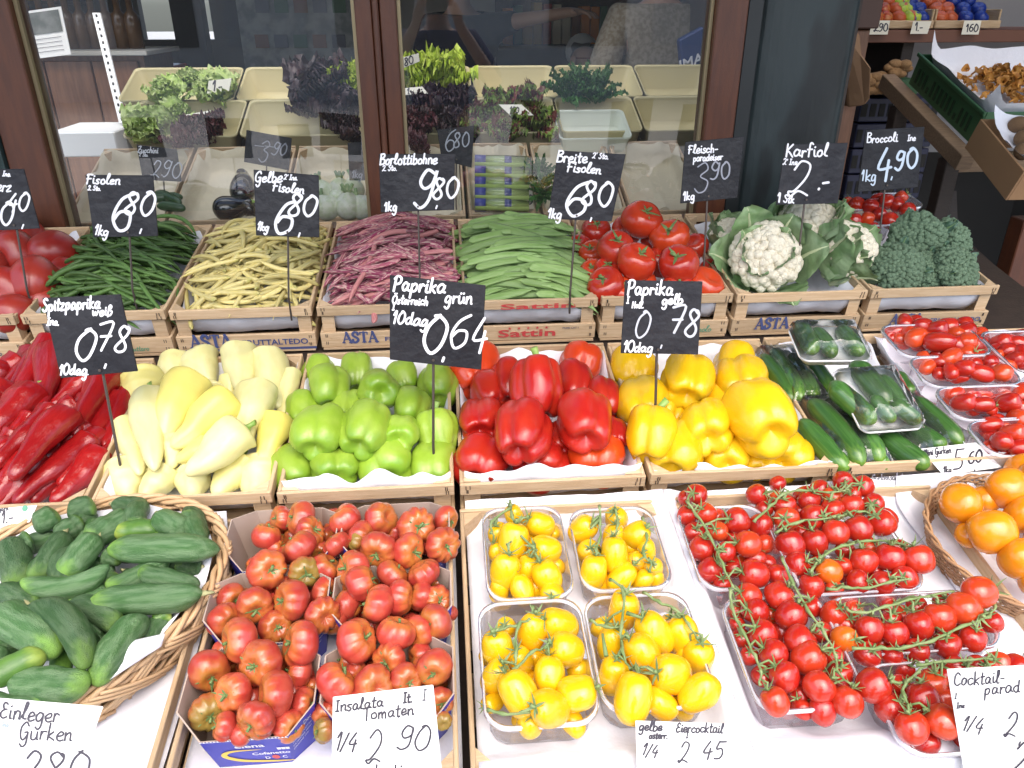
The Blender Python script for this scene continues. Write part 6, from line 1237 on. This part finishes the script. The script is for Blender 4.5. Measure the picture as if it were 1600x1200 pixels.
for k, (px, py, r, ly) in enumerate(((505, 300, 19, .6), (530, 296, 18, .9), (552, 296, 19, .8), (512, 325, 20, .4), (545, 322, 22, .6), (570, 325, 20, .4), (528, 312, 16, .3))):
    p = pix(4, px, py, .01 + .02 * ly); o = put('fennel_bulb', fm[k % 2], p, zrot(V((random.uniform(-.6, .6), random.uniform(-.3, .5), .7))), r * scale_at(p))
    mb = MB()
    for q in range(3): mb.tube([(0, 0, .8), (.2 * (q - 1), .05, 1.3), (.4 * (q - 1), .1, 1.6)], [.22, .16, .12], 7)
    link('stalks', mb.mesh('stalks', CLEAF), o); tag(o, f'white fennel bulb with cut green stalks, {("upper left", "upper middle", "upper right", "lower left", "lower middle", "lower right", "half hidden middle")[k]} of its crate', 'fennel', 'fennel bulbs inside the window')
CEL = mat('celery stalks', (.36, .48, .12), .4, (.50, .60, .22), 3, .8, stretch=(1, 14, 14)); BLF = mat('blue print band', (.05, .06, .28), .4)
for k in range(5):
    py = 252 + k * 17; a = pix(4, 742, py, .02 + .006 * (4 - k)); b = pix(4, 826, py + 2, .02 + .006 * (4 - k)); root = empty('celery_pack', (a + b) / 2); tag(root, f'film wrapped celery pack with blue band, {("top", "second", "middle", "fourth", "lowest")[k]} of the stack', 'celery pack', 'celery packs inside the window')
    mb = MB()
    for q in range(4): mb.tube([a + td(4) * (.008 * (q - 1.5)) + tn(4) * (.004 * (q % 2)), b + td(4) * (.008 * (q - 1.5)) + tn(4) * (.004 * (q % 2))], .0085, 7)
    mb.build('stalks', CEL, root, smooth=True)
    for s0, s1 in ((.0, .2), (.55, .68)):
        mb = MB(); mb.tube([a.lerp(b, s0), a.lerp(b, s1)], .0185, 10); mb.build('blue_band', BLF, root, smooth=True)
    mb = MB(); mb.tube([a, a.lerp(b, .5), b], [.017, .0195, .017], 10); mb.build('film', FILM, root, smooth=True)
salad(845, 272, 22, 'ARUG', 40, 'dark green watercress behind the Breite Fisolen board', 'cress', .03, 4, 'greens in the inner crates', (0, -.7, .7)); salad(850, 300, 22, 'ARUG', 40, 'watercress clump low behind the Breite Fisolen board', 'cress', .03, 4, 'greens in the inner crates', (0, -.7, .7)); salad(655, 232, 24, 'LETR', 10, 'reddish leaf clump behind the slate 6,80 board', 'lettuce', .02, 4, 'greens in the inner crates')
# inner boards and cards
ig = 'price boards inside the window'
sign('price_sign', 'worn black board Zucchini 2,90 inside the left pane', [(213, 226), (276, 233), (284, 284), (223, 281)], (4, 258, 312, .01), [('Zucchini', 215, 238, 9, 1.3, 2, .85), ("2' Sto.", 217, 244, 5, 1, 2)], group=ig, extra=(CHALKM, [('290', 234, 275, 27, 1.6, 6)]))
sign('price_sign', 'worn black board 3,90 with faded chalk inside the left pane', [(385, 203), (456, 216), (451, 266), (381, 253)], (4, 416, 300, .02), [], group=ig, extra=(CHALKD, [('3', 402, 252, 30, 1.8, 5), ('90', 424, 240, 19, 1.8, 10), ('__', 400, 222, 30, 1.2, 10)]))
sign('price_sign', 'black board half hidden by the middle window post', [(543, 223), (600, 221), (601, 282), (546, 282)], (4, 572, 312, .02), [], group=ig, extra=(CHALKD, [('1kg', 549, 278, 12, 1.4, 0)]))
sign('price_sign', 'worn black board 6,80 behind the Borlottibohne board', [(683, 203), (741, 196), (737, 262), (690, 250)], (4, 712, 300, .02), [], group=ig, extra=(CHALKM, [('6', 693, 238, 32, 1.8, -4), ('80', 708, 231, 22, 1.8, -6)]))
wc = 'white cards inside the window'
def icard(lb, cs, Y, lines, lean=30, ink=INK): sign('price_card', lb, cs, (5, 0, 0, 0), lines, CREAM, ink, wc, False, .0012, lean, 'price card', Y=Y)
icard('white card 1.- standing in the green lettuce', [(326, 126), (362, 122), (358, 142), (323, 147)], 2.74, [('1.-', 332, 142, 15, 2, -6)])
icard('white card 1,80 hanging at the middle window post', [(622, 92), (654, 83), (656, 96), (624, 109)], 2.7, [('180', 628, 104, 12, 1.6, -14)], 10)
icard('white card 1.- on the dark lettuce', [(624, 138), (660, 135), (669, 146), (626, 149)], 2.66, [('1.-', 636, 147, 9, 1.6, -4)], 50)
icard('white card lying on the oak leaf lettuce', [(779, 163), (815, 163), (834, 180), (798, 181)], 2.56, [('100', 796, 176, 9, 1.4, 0)], 55)
icard('white card lying on lettuce below the pale green heads', [(284, 180), (330, 172), (318, 182), (292, 187)], 2.60, [('1.-', 298, 184, 6, 1.2, -6)], 60)
icard('white card 4,80 leaning on the celery packs', [(788, 301), (831, 297), (834, 326), (788, 328)], 2.17, [('4', 802, 325, 16, 1.6, 0), ('80', 815, 320, 14, 1.8, -2), ('Staudensellerie', 790, 304, 5, .9, -3, .72)], 15)
# ------------------------------------------------------------------ passage on the right with racks and crates
DKBLUE = mat('dark blue plastic', (.018, .022, .06), .45); GRNPL = mat('dark green plastic', (.035, .11, .045), .45, (.05, .14, .06), 6, .5)
RACKW = mat('weathered rack wood', (.30, .20, .12), .7, (.20, .13, .08), 8, .7, stretch=(3, 20, 20)); GREYT = mat('grey rear panel', (.34, .33, .33), .8, (.28, .27, .28), 4, .5)
p = PY(1345, 100, 2.6)
boxthing('cabinet', 'brown wooden cabinet end right of the steel column', 'cabinet', (PY(1290, 200, 2.7).x, 2.65, .5), (PY(1350, 40, 2.7).x, 2.72, PY(1300, 46, 2.7).z), mat('brown cabinet wood', (.22, .11, .065), .6, (.15, .075, .045), 5, .7, stretch=(20, 20, 2)), .004)
boxthing('wooden_block', 'dark brown wooden block above the cabinet end', 'panel', (PY(1295, 0, 2.7).x, 2.62, PY(1300, 44, 2.7).z), (PY(1362, 0, 2.7).x, 2.74, 2.3), mat('dark brown block', (.07, .035, .025), .6), .004)
# paper bag hanging
a = [PY(1320, 55, 2.58), PY(1345, 52, 2.58), PY(1347, 85, 2.56), PY(1362, 106, 2.53), PY(1360, 155, 2.54), PY(1352, 165, 2.56), PY(1325, 168, 2.6)]
mb = MB(); mb.hexa(a, [q + V((0, .05, 0)) for q in a]); tag(mb.build('paper_bag', mat('brown bag paper', (.26, .15, .08), .8, (.2, .11, .06), 6, .6, bump=.4, bs=12), origin=a[0], bevel=.006), 'brown paper bag hanging on the cabinet side', 'bag')
boxthing('rear_wall', 'pale grey rear panel below the apple shelf', 'wall', (1.3, 3.75, .9), (3.2, 3.8, 1.62), GREYT, 0)
boxthing('dark_wall', 'dark rear wall at the end of the passage', 'wall', (1.12, 4.6, 0), (4.2, 4.7, 3.2), DARK, 0)
boxthing('side_partition', 'dark partition closing the passage at the far right', 'wall', (3.6, 1.6, 0), (3.7, 4.6, 3.2), DARK, 0)
boxthing('passage_roof', 'dark roof over the fruit passage', 'roof', (.78, 2.2, 2.8), (3.7, 3.42, 2.86), DARK, 0)
sh = PY(1450, 45, 3.2)
root = empty('apple_shelf', (2.0, 3.3, sh.z)); tag(root, 'dark wooden shelf board holding trays of apples, top right', 'shelf')
bx('board', (PY(1330, 45, 3.2).x, 3.2, sh.z - .05), (2.9, 3.7, sh.z - .004), mat('shelf wood brown', (.15, .06, .035), .6), root); bx('bracket', (1.9, 3.3, sh.z - .4), (1.95, 3.74, sh.z - .052), DKW, root)
xs = [PY(x, 30, 3.22).x for x in (1362, 1412, 1462, 1495, 1567)]
AP = [(mat('red apple', (.42, .03, .02), .3, (.55, .22, .05), 2, .8), 'red'), (mat('lime green apple', (.40, .52, .05), .35), 'lime green'), (mat('blue wrapped fruit', (.015, .04, .26), .3), 'blue wrapped'), (mat('orange red apple', (.52, .10, .03), .35), 'orange red')]
trays = [(0, 1, 0), (1, 2, 1), (2, 3, 2), (3, 4, 3)]
apm = [tom(60 + k, 5, .03, .9, m_, .25, nu=16, nv=10, nm='apple') for k, (m_, _) in enumerate(AP)]
for a_, b_, k in ((0, 2, 0), (2, 4, 1)):
    root = empty('fruit_tray', (xs[a_], 3.22, sh.z)); tag(root, f'pale wooden tray of apples on the shelf, {("left", "right")[k]}', 'tray', 'trays on the apple shelf')
    w0, w1 = xs[a_], xs[b_]; bx('front_rail', (w0 + .003, 3.22, sh.z), (w1 - .003, 3.228, sh.z + .03), WOOD, root); bx('base', (w0 + .003, 3.23, sh.z), (w1 - .003, 3.5, sh.z + .008), WOOD, root)
    bx('end_board', (w0 + .003, 3.23, sh.z + .009), (w0 + .011, 3.5, sh.z + .07), WOODF, root); bx('end_board', (w1 - .011, 3.23, sh.z + .009), (w1 - .003, 3.5, sh.z + .07), WOODF, root)
sec = [(xs[0] + .02, xs[1] - .03, 0), (xs[1] - .02, xs[1] + .07, 3), (xs[1] + .08, xs[2] - .10, 1), (xs[2] - .09, xs[2] - .01, 2), (xs[2] + .02, xs[3] + .02, 3), (xs[3] + .03, xs[4] - .03, 2)]
for u0, u1, k in sec:
    n = max(2, int((u1 - u0) / .052)); out = []
    for r_ in range(3):
        for c in range(n):
            x = u0 + (u1 - u0) * (c + .5 + .25 * (r_ % 2)) / n
            o = put('apple', apm[k], V((x, 3.265 + .055 * r_, sh.z + .038 + .030 * r_)), zrot(V((random.uniform(-.5, .5), -.4, .7))), .030)
            tag(o, f'{AP[k][1]} fruit, {ORD[c]} from left, {ORD[r_]} row, {("left", "middle", "right")[min(2, int((x - xs[0]) / (xs[4] - xs[0]) * 3))]} of shelf', 'apple', 'fruit on the apple shelf')
for i, (cs, tx) in enumerate((([(1363, 32), (1391, 32), (1387, 54), (1358, 54)], '290'), ([(1427, 33), (1456, 33), (1449, 53), (1422, 53)], '1.-'), ([(1507, 32), (1534, 32), (1529, 54), (1502, 54)], '160'))):
    sign('price_card', ('white card 2,90 hanging under the apple shelf, left', 'white card 1.- hanging under the apple shelf, middle', 'white card hanging under the apple shelf, right')[i], cs, (1, 0, 0, 0), [(tx, cs[3][0] + 7, cs[3][1] - 5, 12, 1.6, 0)], CREAM, INK, 'cards under the apple shelf', False, .0012, 5, 'price card', Y=3.18)
# sloping rack with the green crate of chanterelles
A0 = PY(1438, 84, 2.75); xl = A0.x
def atx(px, py, x): d = ray(px, py); return CP + d * (x / d.x)
F0 = atx(1540, 176, xl)
dirv = (A0 - F0); Lc = dirv.length; dy = dirv.normalized(); nz = V((1, 0, 0)).cross(dy).normalized(); Wc = .42
def gc_(x, y, z): return F0 + V((1, 0, 0)) * x + dy * y + nz * z
root = empty('green_crate', F0); tag(root, 'dark green plastic crate of chanterelles tilted on a wooden rack', 'crate')
def gbox(nm, x0, x1, y0, y1, z0, z1, m, par):
    mb = MB(); c = [gc_(x, y, z) for z in (z0, z1) for x, y in ((x0, y0), (x1, y0), (x1, y1), (x0, y1))]; mb.hexa(c[:4], c[4:]); return mb.build(nm, m, par, bevel=.002)
hh = .105
for nm, q in (('side_wall', (-.0, .006, 0, Lc)), ('side_wall', (Wc, Wc + .006, 0, Lc)), ('end_wall', (.0065, Wc - .0005, 0, .006)), ('end_wall', (.0065, Wc - .0005, Lc - .006, Lc))): gbox(nm, *q, -hh, 0, GRNPL, root)
gbox('base', .0065, Wc - .0005, .0065, Lc - .0065, -hh, -hh + .005, GRNPL, root); gbox('rim', -.008, .0, -.006, Lc + .006, -.010, .003, GRNPL, root)
mb = MB()
for k in range(14):
    y = Lc * (.10 + .8 * k / 13); hgt = .05 if k % 7 not in (3,) else .02
    mb.hexa([gc_(-.0012, y, -.085), gc_(-.0012, y + .012, -.085), gc_(-.0012, y + .012, -.085 + hgt), gc_(-.0012, y, -.085 + hgt)], [gc_(-.003, y, -.085), gc_(-.003, y + .012, -.085), gc_(-.003, y + .012, -.085 + hgt), gc_(-.003, y, -.085 + hgt)])
mb.build('grille_slots', mat('dark slot green', (.012, .04, .016), .6), root)
def fn(a, b): return gc_(.01 + (Wc - .02) * a, .01 + (Lc - .02) * b, -.045 + .06 * max(0, (abs(2 * a - 1) - .75) / .25) ** 1.5 + .07 * max(0, (abs(2 * b - 1) - .8) / .2) ** 1.5 + .01 * noise.noise(V((a * 4, b * 4, 1))))
mb = MB(); mb.grid(fn, 24, 24); tag(mb.build('paper_liner', PAPER, origin=gc_(.2, .2, -.04), smooth=True), 'white paper lining the green chanterelle crate', 'paper')
CHAN = mat('chanterelle', (.50, .24, .04), .6, (.40, .15, .03), 2, .8, .25)
cm2 = []
for s in range(3):
    mb = MB(); rnd = random.Random(s); c = rnd.uniform(-.4, .4)
    def f2(a, b):
        th = a * 6.2832; r = (.22 + .02 * math.sin(3 * th)) if b < .5 else .22 + (b - .5) ** 1.4 * 2.0 * (1 + .25 * math.sin(3 * th + s)); z = -1 + 1.8 * b if b < .95 else .62
        return V((r * math.cos(th) + c * b * b, r * math.sin(th), z + (.18 * math.sin(4 * th + s) * (b - .5) if b > .5 else 0)))
    mb.grid(f2, 12, 10, wrap=True); cm2.append(mb.mesh('mushroom', CHAN))
for k in range(230):
    a, b = random.gauss(.55, .2), random.gauss(.48, .17)
    if not (.1 < a < .92 and .12 < b < .88): a, b = random.uniform(.25, .8), random.uniform(.25, .75)
    z = -.03 + .045 * math.exp(-((a - .55) / .3) ** 2 - ((b - .48) / .28) ** 2) + random.uniform(-.012, .012)
    o = put('chanterelle', cm2[k % 3], gc_(Wc * a, Lc * b, z), zrot(V((random.uniform(-1, 1), random.uniform(-1, 1), random.uniform(-.3, 1))), random.random() * 6), random.uniform(.010, .017)); tag(o, 'small orange brown chanterelle in the heap on white paper', 'mushroom', 'chanterelles in the green crate')
root = empty('crate_rack', (xl + .2, F0.y, .02)); tag(root, 'weathered wooden rack with sloping beam carrying the green crate', 'rack')
for x0 in (-.055, Wc - .02): gbox('sloping_beam', x0, x0 + .05, -.06, Lc + .09, -hh - .055, -hh - .004, RACKW, root)
for y_, z_ in ((.02, 0), (Lc - .05, 0)):
    c = gc_(-.03, y_, -hh - .056); bx('leg', (c.x - .025, c.y - .025, .02), (c.x + .025, c.y + .025, c.z - .002), DKW, root)
gbox('cross_beam', .0, Wc - .03, .02, .06, -hh - .11, -hh - .058, RACKW, root)
# second crate with kiwis at the right edge
B0 = atx(1545, 178, xl + .03) if False else PY(1532, 186, 2.0); 
root = empty('cardboard_tray', B0); tag(root, 'brown cardboard tray of kiwis with white paper, cut at right edge', 'tray')
d2 = (PY(1532, 186, 2.1) - atx(1600, 268, PY(1532, 186, 2.1).x)); o2 = atx(1600, 268, PY(1532, 186, 2.1).x); L2 = d2.length; d2.normalize(); n2 = V((1, 0, 0)).cross(d2).normalized()
def hc(x, y, z): return o2 + V((1, 0, 0)) * x + d2 * y + n2 * z
CB = mat('brown tray cardboard', (.30, .17, .08), .8, (.25, .14, .07), 6, .5)
for nm, q in (('side_wall', (0, .006, 0, L2)), ('side_wall', (.4, .406, 0, L2)), ('end_wall', (.0065, .3995, L2 - .006, L2)), ('end_wall', (.0065, .3995, 0, .006))):
    mb = MB(); c = [hc(x, y, z) for z in (-.09, 0) for x, y in ((q[0], q[2]), (q[1], q[2]), (q[1], q[3]), (q[0], q[3]))]; mb.hexa(c[:4], c[4:]); mb.build(nm, CB, root, bevel=.001)
mb = MB(); mb.grid(lambda a, b: hc(.01 + .38 * a, .01 + (L2 - .02) * b, -.03 + .04 * abs(2 * a - 1) ** 4 + .04 * abs(2 * b - 1) ** 4 + .008 * noise.noise(V((a * 6, b * 6, 3)))), 16, 16); tag(mb.build('paper_liner', PAPER, origin=hc(.2, .1, 0), smooth=True), 'white paper in the cardboard tray of kiwis', 'paper')
KIW = mat('kiwi skin', (.16, .09, .04), .8, (.12, .065, .03), 8, .6, bump=.2); km = tom(71, 0, 0, 1.2, KIW, .05, nm='kiwi', nu=18, nv=12)
for k, (px, py) in enumerate(((1590, 194), (1600, 214), (1612, 200), (1598, 236), (1620, 225))):
    q_ = on(hc(0, 0, .005), n2, px, py); o = put('kiwi', km, q_, zrot(V((.5, .4 * (k - 2), .4))), .021); tag(o, f'brown kiwi, {ORD[k]} from the left edge of its cardboard tray', 'kiwi', 'kiwis in the cardboard tray')
# blue plastic crates stacked in the dark
for k in range(5):
    x0, x1 = PY(1338, 200, 3.2).x, PY(1460, 200, 3.2).x; z1 = PY(1380, 152 + k * 40, 3.2).z; z0 = PY(1380, 152 + (k + 1) * 40, 3.2).z
    root = empty('blue_crate', ((x0 + x1) / 2, 3.4, z0)); tag(root, f'dark blue slotted plastic crate, {("top", "second", "third", "fourth", "lowest visible")[k]} of its stack', 'crate', 'blue plastic crates in the passage')
    bx('crate_body', (x0, 3.2, z0 + .004), (x1, 3.6, z1 - .003), DKBLUE, root, .004)
    mb = MB()
    for c in range(9): mb.box((x0 + (x1 - x0) * (c + .5) / 9, 3.1985, (z0 + z1) / 2), ((x1 - x0) / 14, .002, (z1 - z0) * .5))
    mb.build('slots', DARK, root)
    if k < 2:
        mb = MB()
        for c in range(3): mb.box((x0 + (x1 - x0) * (.45 + .12 * c), 3.1965, z1 - .03), ((x1 - x0) * .09, .002, .026 if k == 0 else .01))
        mb.build('pale_label', mat('pale label', (.45, .46, .5), .6) if k == 0 else bpy.data.materials['pale label'], root)
x0 = PY(1360, 145, 3.1).x
o = boxthing('green_tray', 'small green plastic tray of ginger roots on the blue crates', 'tray', (PY(1385, 140, 3.1).x, 3.1, PY(1400, 145, 3.2).z), (PY(1440, 120, 3.1).x, 3.35, PY(1400, 124, 3.1).z), GRNPL, .006)
GIN = mat('ginger root', (.36, .21, .09), .75, (.26, .14, .06), 8, .7, bump=.3)
for k, (px, py, r) in enumerate(((1372, 122, 16), (1385, 112, 14), (1402, 104, 15), (1365, 135, 16), (1378, 145, 15), (1410, 112, 12))):
    mb = MB(); q_ = PY(px, py, 3.08); s = scale_at(q_) * r
    for j in range(4): vs, fs = ICO[2]; c = V((random.uniform(-.8, .8), random.uniform(-.3, .3), random.uniform(-.5, .5))); mb.add([c + V((v.x * .7, v.y * .5, v.z * .45)) for v in vs], fs)
    o = put('ginger_root', mb.mesh('ginger_root', GIN), q_, None, s); tag(o, f'knobbly brown ginger root, {ORD[k]} in the pile left of the green crate', 'ginger', 'ginger roots in the passage')
# lower rack timbers in the dark
for k, (a_, b_, Y_) in enumerate((((1440, 330), (1540, 420), 2.6), ((1480, 300), (1492, 620), 2.5))):
    q0, q1 = PY(*a_, Y_), PY(*b_, Y_ - .2); mb = MB(); mb.tube([q0, q1], .028, 4); tag(mb.build('rack_timber', DKW, origin=q1), ('dark sloping rack timber right of the broccoli', 'dark upright rack timber right of the broccoli')[k], 'timber')
boxthing('brown_post', 'brown wooden post at the right edge beyond the broccoli crate', 'post', (PY(1585, 400, 2.0).x, 2.0, 0), (PY(1640, 400, 2.0).x, 2.06, PY(1590, 345, 2.0).z), REDW, .003)

# ------------------------------------------------------------------ awning over the stall and the far side of the lane
AWN = mat('dark green awning cloth', (.03, .07, .05), .8)
root = empty('awning', (0, 2.0, 2.76)); tag(root, 'sloping dark green awning over the back of the stall', 'awning')
mb = MB(); mb.hexa([V((-2.6, 1.97, 2.66)), V((3.7, 1.97, 2.66)), V((3.7, .5, 2.42)), V((-2.6, .5, 2.42))], [V((-2.6, 1.97, 2.645)), V((3.7, 1.97, 2.645)), V((3.7, .5, 2.405)), V((-2.6, .5, 2.405))]); mb.build('cloth', AWN, root)
STALLW = mat('opposite stall boards', (.55, .54, .52), .7, (.42, .41, .40), 2, .7); PALEW = mat('opposite shutters', (.42, .44, .45), .6)
root = empty('opposite_stall', (0, -11.2, 0)); tag(root, 'low market stall across the lane with pale shutters, behind the viewer', 'stall')
bx('wall', (-14, -11.6, 0), (14, -11.2, 2.6), STALLW, root, 0)
for k in range(6): bx('shutter', (-5.6 + k * 1.9, -11.19, .9), (-4.2 + k * 1.9, -11.17, 2.2), PALEW if k % 2 else DARK, root, 0)
bx('roof', (-14.2, -12, 2.61), (14.2, -10.8, 2.75), AWN, root, 0)
# ------------------------------------------------------------------ people (seen through and mirrored in the pane)
SKIN = mat('skin', (.46, .27, .19), .5, sss=.05); HAIRB = mat('brown hair', (.06, .035, .02), .6); HAIRG = mat('grey hair', (.35, .34, .33), .6)
def skin_mesh(name, joints, edges, radii, m, parent, sub=2):
    me = bpy.data.meshes.new(name); me.from_pydata([tuple(j) for j in joints], edges, []); me.materials.append(m)
    o = link(name, me, parent); k = o.modifiers.new('skin', 'SKIN'); sv = me.skin_vertices[0].data
    for i, r_ in enumerate(radii): sv[i].radius = (r_, r_) if not hasattr(r_, '__len__') else r_; sv[i].use_root = (i == 0)
    k.use_smooth_shade = True; s = o.modifiers.new('smooth', 'SUBSURF'); s.levels = sub; s.render_levels = sub; return o
def person(loc, rot, H, arms, label, shirt, trousers, hair, group=None, glasses=False):
    """arms: [left, right] each (elbow, wrist, hand direction) in body space (x right of the body, -y its front)"""
    root = empty('person', loc); root.rotation_euler = (0, 0, rot); tag(root, label, 'person', group); s = H / 1.75
    J = []; E = []; Rr = []
    def add(p, r_, par): J.append(V(p) * s); Rr.append(tuple(q * s for q in r_) if hasattr(r_, '__len__') else r_ * s); E.append((par, len(J) - 1)) if par is not None else None; return len(J) - 1
    pel = add((0, 0, .95), (.16, .12), None); wa = add((0, 0, 1.10), (.14, .105), pel); ch = add((0, .01, 1.30), (.17, .115), wa); nk0 = add((0, .01, 1.44), (.075, .07), ch); nk = add((0, 0, 1.51), .052, nk0)
    hd = add((0, -.01, 1.60), (.072, .085), nk); tp = add((0, .0, 1.70), (.070, .082), hd)
    for sx in (1, -1):
        h_ = add((sx * .09, 0, .88), .088, pel); kn = add((sx * .10, -.01, .50), .058, h_); an = add((sx * .10, .02, .09), .040, kn); add((sx * .11, -.13, .04), .036, an)
    hands = []
    for sx, (el_, wr, hdv) in zip((1, -1), arms):
        sh_ = add((sx * .175, .01, 1.39), .062, ch); e_ = add(el_, .042, sh_); w_ = add(wr, .028, e_); pa = add(V(wr) + V(hdv).normalized() * .06, (.036, .02), w_); hands.append((pa, V(wr), V(hdv).normalized(), sx))
    for pa, wr, hdv, sx in hands:
        side = hdv.cross(V((0, 0, 1))); side = side.normalized() if side.length > .1 else V((1, 0, 0))
        for f in range(4):
            b0 = add(wr + hdv * .095 + side * (.022 * (f - 1.5)), .0095, pa); b1 = add(wr + hdv * (.125 + (.012, .02, .015, 0)[f]) + side * (.022 * (f - 1.5)) + V((0, -.008, -.012)), .0085, b0); add(wr + hdv * (.14 + (.015, .028, .02, 0)[f]) + side * (.021 * (f - 1.5)) + V((0, -.012, -.035)), .007, b1)
        t0 = add(wr + hdv * .045 + side * .042, .011, pa); add(wr + hdv * .075 + side * .062 + V((0, -.01, -.01)), .009, t0)
    skin_mesh('body', J, E, Rr, SKIN, root)
    def shell(nm, idx, grow, m):
        mp = {i: k for k, i in enumerate(idx)}; skin_mesh(nm, [J[i] for i in idx], [(mp[a], mp[b]) for a, b in E if a in mp and b in mp], [tuple(q + grow * s for q in (Rr[i] if hasattr(Rr[i], '__len__') else (Rr[i],) * 2)) for i in idx], m, root)
    sh = [pel, wa, ch, nk0]; n0 = 7 + 8
    shl = sh + [n0, n0 + 1, n0 + 4, n0 + 5]; shell('shirt', shl, .016, shirt); shell('trousers', [pel] + [7, 8, 9, 11, 12, 13], .014, trousers)
    mb = MB(); vs, fs = ICO[3]; mb.add([V((v.x * .085, v.y * .10 + .015, v.z * .095 + 1.665)) * s for v in vs if True], [f for f in fs if sum(vs[i].z for i in f) / 3 > .45 or (sum(vs[i].y for i in f) / 3 > .0 and sum(vs[i].z for i in f) / 3 > -.55)]); mb.build('hair', hair, root, origin=V((0, 0, 0)), smooth=True)
    mb = MB(); mb.tube([V((0, -.088, 1.64)) * s, V((0, -.115, 1.605)) * s, V((0, -.09, 1.595)) * s], [.009 * s, .016 * s, .011 * s], 8); mb.build('nose', SKIN, root, origin=V((0, 0, 0)), smooth=True)
    for sx in (1, -1):
        mb = MB(); mb.add([V((v.x * .012 + sx * .032, v.y * .008 - .086, v.z * .009 + 1.635)) * s for v in ICO[2][0]], ICO[2][1]); mb.build('eye', DARK, root, origin=V((0, 0, 0)), smooth=True)
        mb = MB(); mb.add([V((v.x * .012 + sx * .083, v.y * .022 + .005, v.z * .032 + 1.62)) * s for v in ICO[2][0]], ICO[2][1]); mb.build('ear', SKIN, root, origin=V((0, 0, 0)), smooth=True)
    mb = MB(); mb.tube([V((-.024, -.087, 1.562)) * s, V((0, -.096, 1.558)) * s, V((.024, -.087, 1.562)) * s], [.004 * s, .008 * s, .004 * s], 6); mb.build('mouth', mat('lips', (.36, .12, .10), .5) if 'lips' not in bpy.data.materials else bpy.data.materials['lips'], root, origin=V((0, 0, 0)), smooth=True)
    if glasses:
        mb = MB()
        for sx in (1, -1): mb.tube([V((sx * .034 + .024 * math.cos(k * .5236), -.102, 1.635 + .018 * math.sin(k * .5236))) * s for k in range(13)], .0025, 5)
        mb.tube([V((-.08, 0, 1.635)) * s, V((-.06, -.1, 1.638)) * s], .0025, 5); mb.tube([V((.08, 0, 1.635)) * s, V((.06, -.1, 1.638)) * s], .0025, 5); mb.build('glasses', mat('red brown spectacle frame', (.25, .05, .03), .4), root, origin=V((0, 0, 0)))
    return root
NAVY = mat('navy blue cloth', (.012, .02, .09), .8, (.02, .03, .13), 5, .6); DKCL = mat('dark trousers cloth', (.02, .02, .025), .85); GREYCL = mat('grey shirt cloth', (.24, .26, .26), .85); CHECK = mat('brown checked jacket', (.17, .14, .10), .9, (.28, .25, .20), 60, .8)
person((.0, -.30, 0), math.pi, 1.74, [((.30, -.06, 1.18), (.11, -.17, 1.47), (-.3, -.15, .9)), ((-.30, -.06, 1.18), (-.11, -.17, 1.47), (.3, -.15, .9))], 'photographer in a navy shirt holding a camera up, mirrored in the pane', NAVY, DKCL, HAIRB)
boxthing('compact_camera', 'small dark compact camera held up by the photographer', 'camera', (-.05, -.10, 1.515), (.05, -.075, 1.58), DARK, .005)
q_ = PY(912, 92, 4.55); person((q_.x, 4.55, q_.z - 1.60), .7, 1.72, [((.24, -.04, 1.12), (.15, -.24, 1.05), (0, -1, 0)), ((-.24, -.04, 1.12), (-.15, -.24, 1.05), (0, -1, 0))], 'grey haired person with glasses and grey shirt behind the counter', GREYCL, DKCL, HAIRG, glasses=True)
q_ = PY(1030, 60, 3.55); person((q_.x, 3.55, .02), .2, 1.86, [((.27, .0, 1.12), (.30, -.08, .88), (0, -.3, -1)), ((-.27, 0, 1.12), (-.24, -.2, 1.0), (.3, -1, 0))], 'person in a brown checked jacket standing behind the right pane', CHECK, DKCL, HAIRB)
q_ = PY(720, 40, 4.7); person((q_.x, 4.75, .02), -.2, 1.80, [((.33, -.10, 1.42), (.58, -.22, 1.46), (1, -.2, .05)), ((-.25, .0, 1.12), (-.2, -.2, 1.0), (0, -1, 0))], 'shop assistant in dark apron reaching out a bare arm', DKCL, DKCL, HAIRB)
# blue bag hanging inside at the right of the pane
cs = [PY(1062, 62, 3.3), PY(1106, 38, 3.3), PY(1112, 120, 3.3), PY(1068, 132, 3.3)]
root = empty('blue_bag', cs[3]); tag(root, 'blue printed bag with white letters IMA hanging behind the right pane', 'bag')
mb = MB(); mb.hexa(cs[::-1], [p + V((0, .05, 0)) for p in cs][::-1]); mb.build('bag', mat('blue bag', (.015, .04, .16), .5), root, bevel=.006)
mb = MB(); e1 = (cs[1] - cs[0]); e1n = V((1, 0, .35)).normalized(); e2 = V((-.2, 0, 1)).normalized(); lettering(mb, 'IMA', lambda a, b: cs[0] + V((.012, -.004, -.115)) + e1n * a + e2 * b, .10, .055, .02); mb.build('printed_lettering', WHITEP, root)
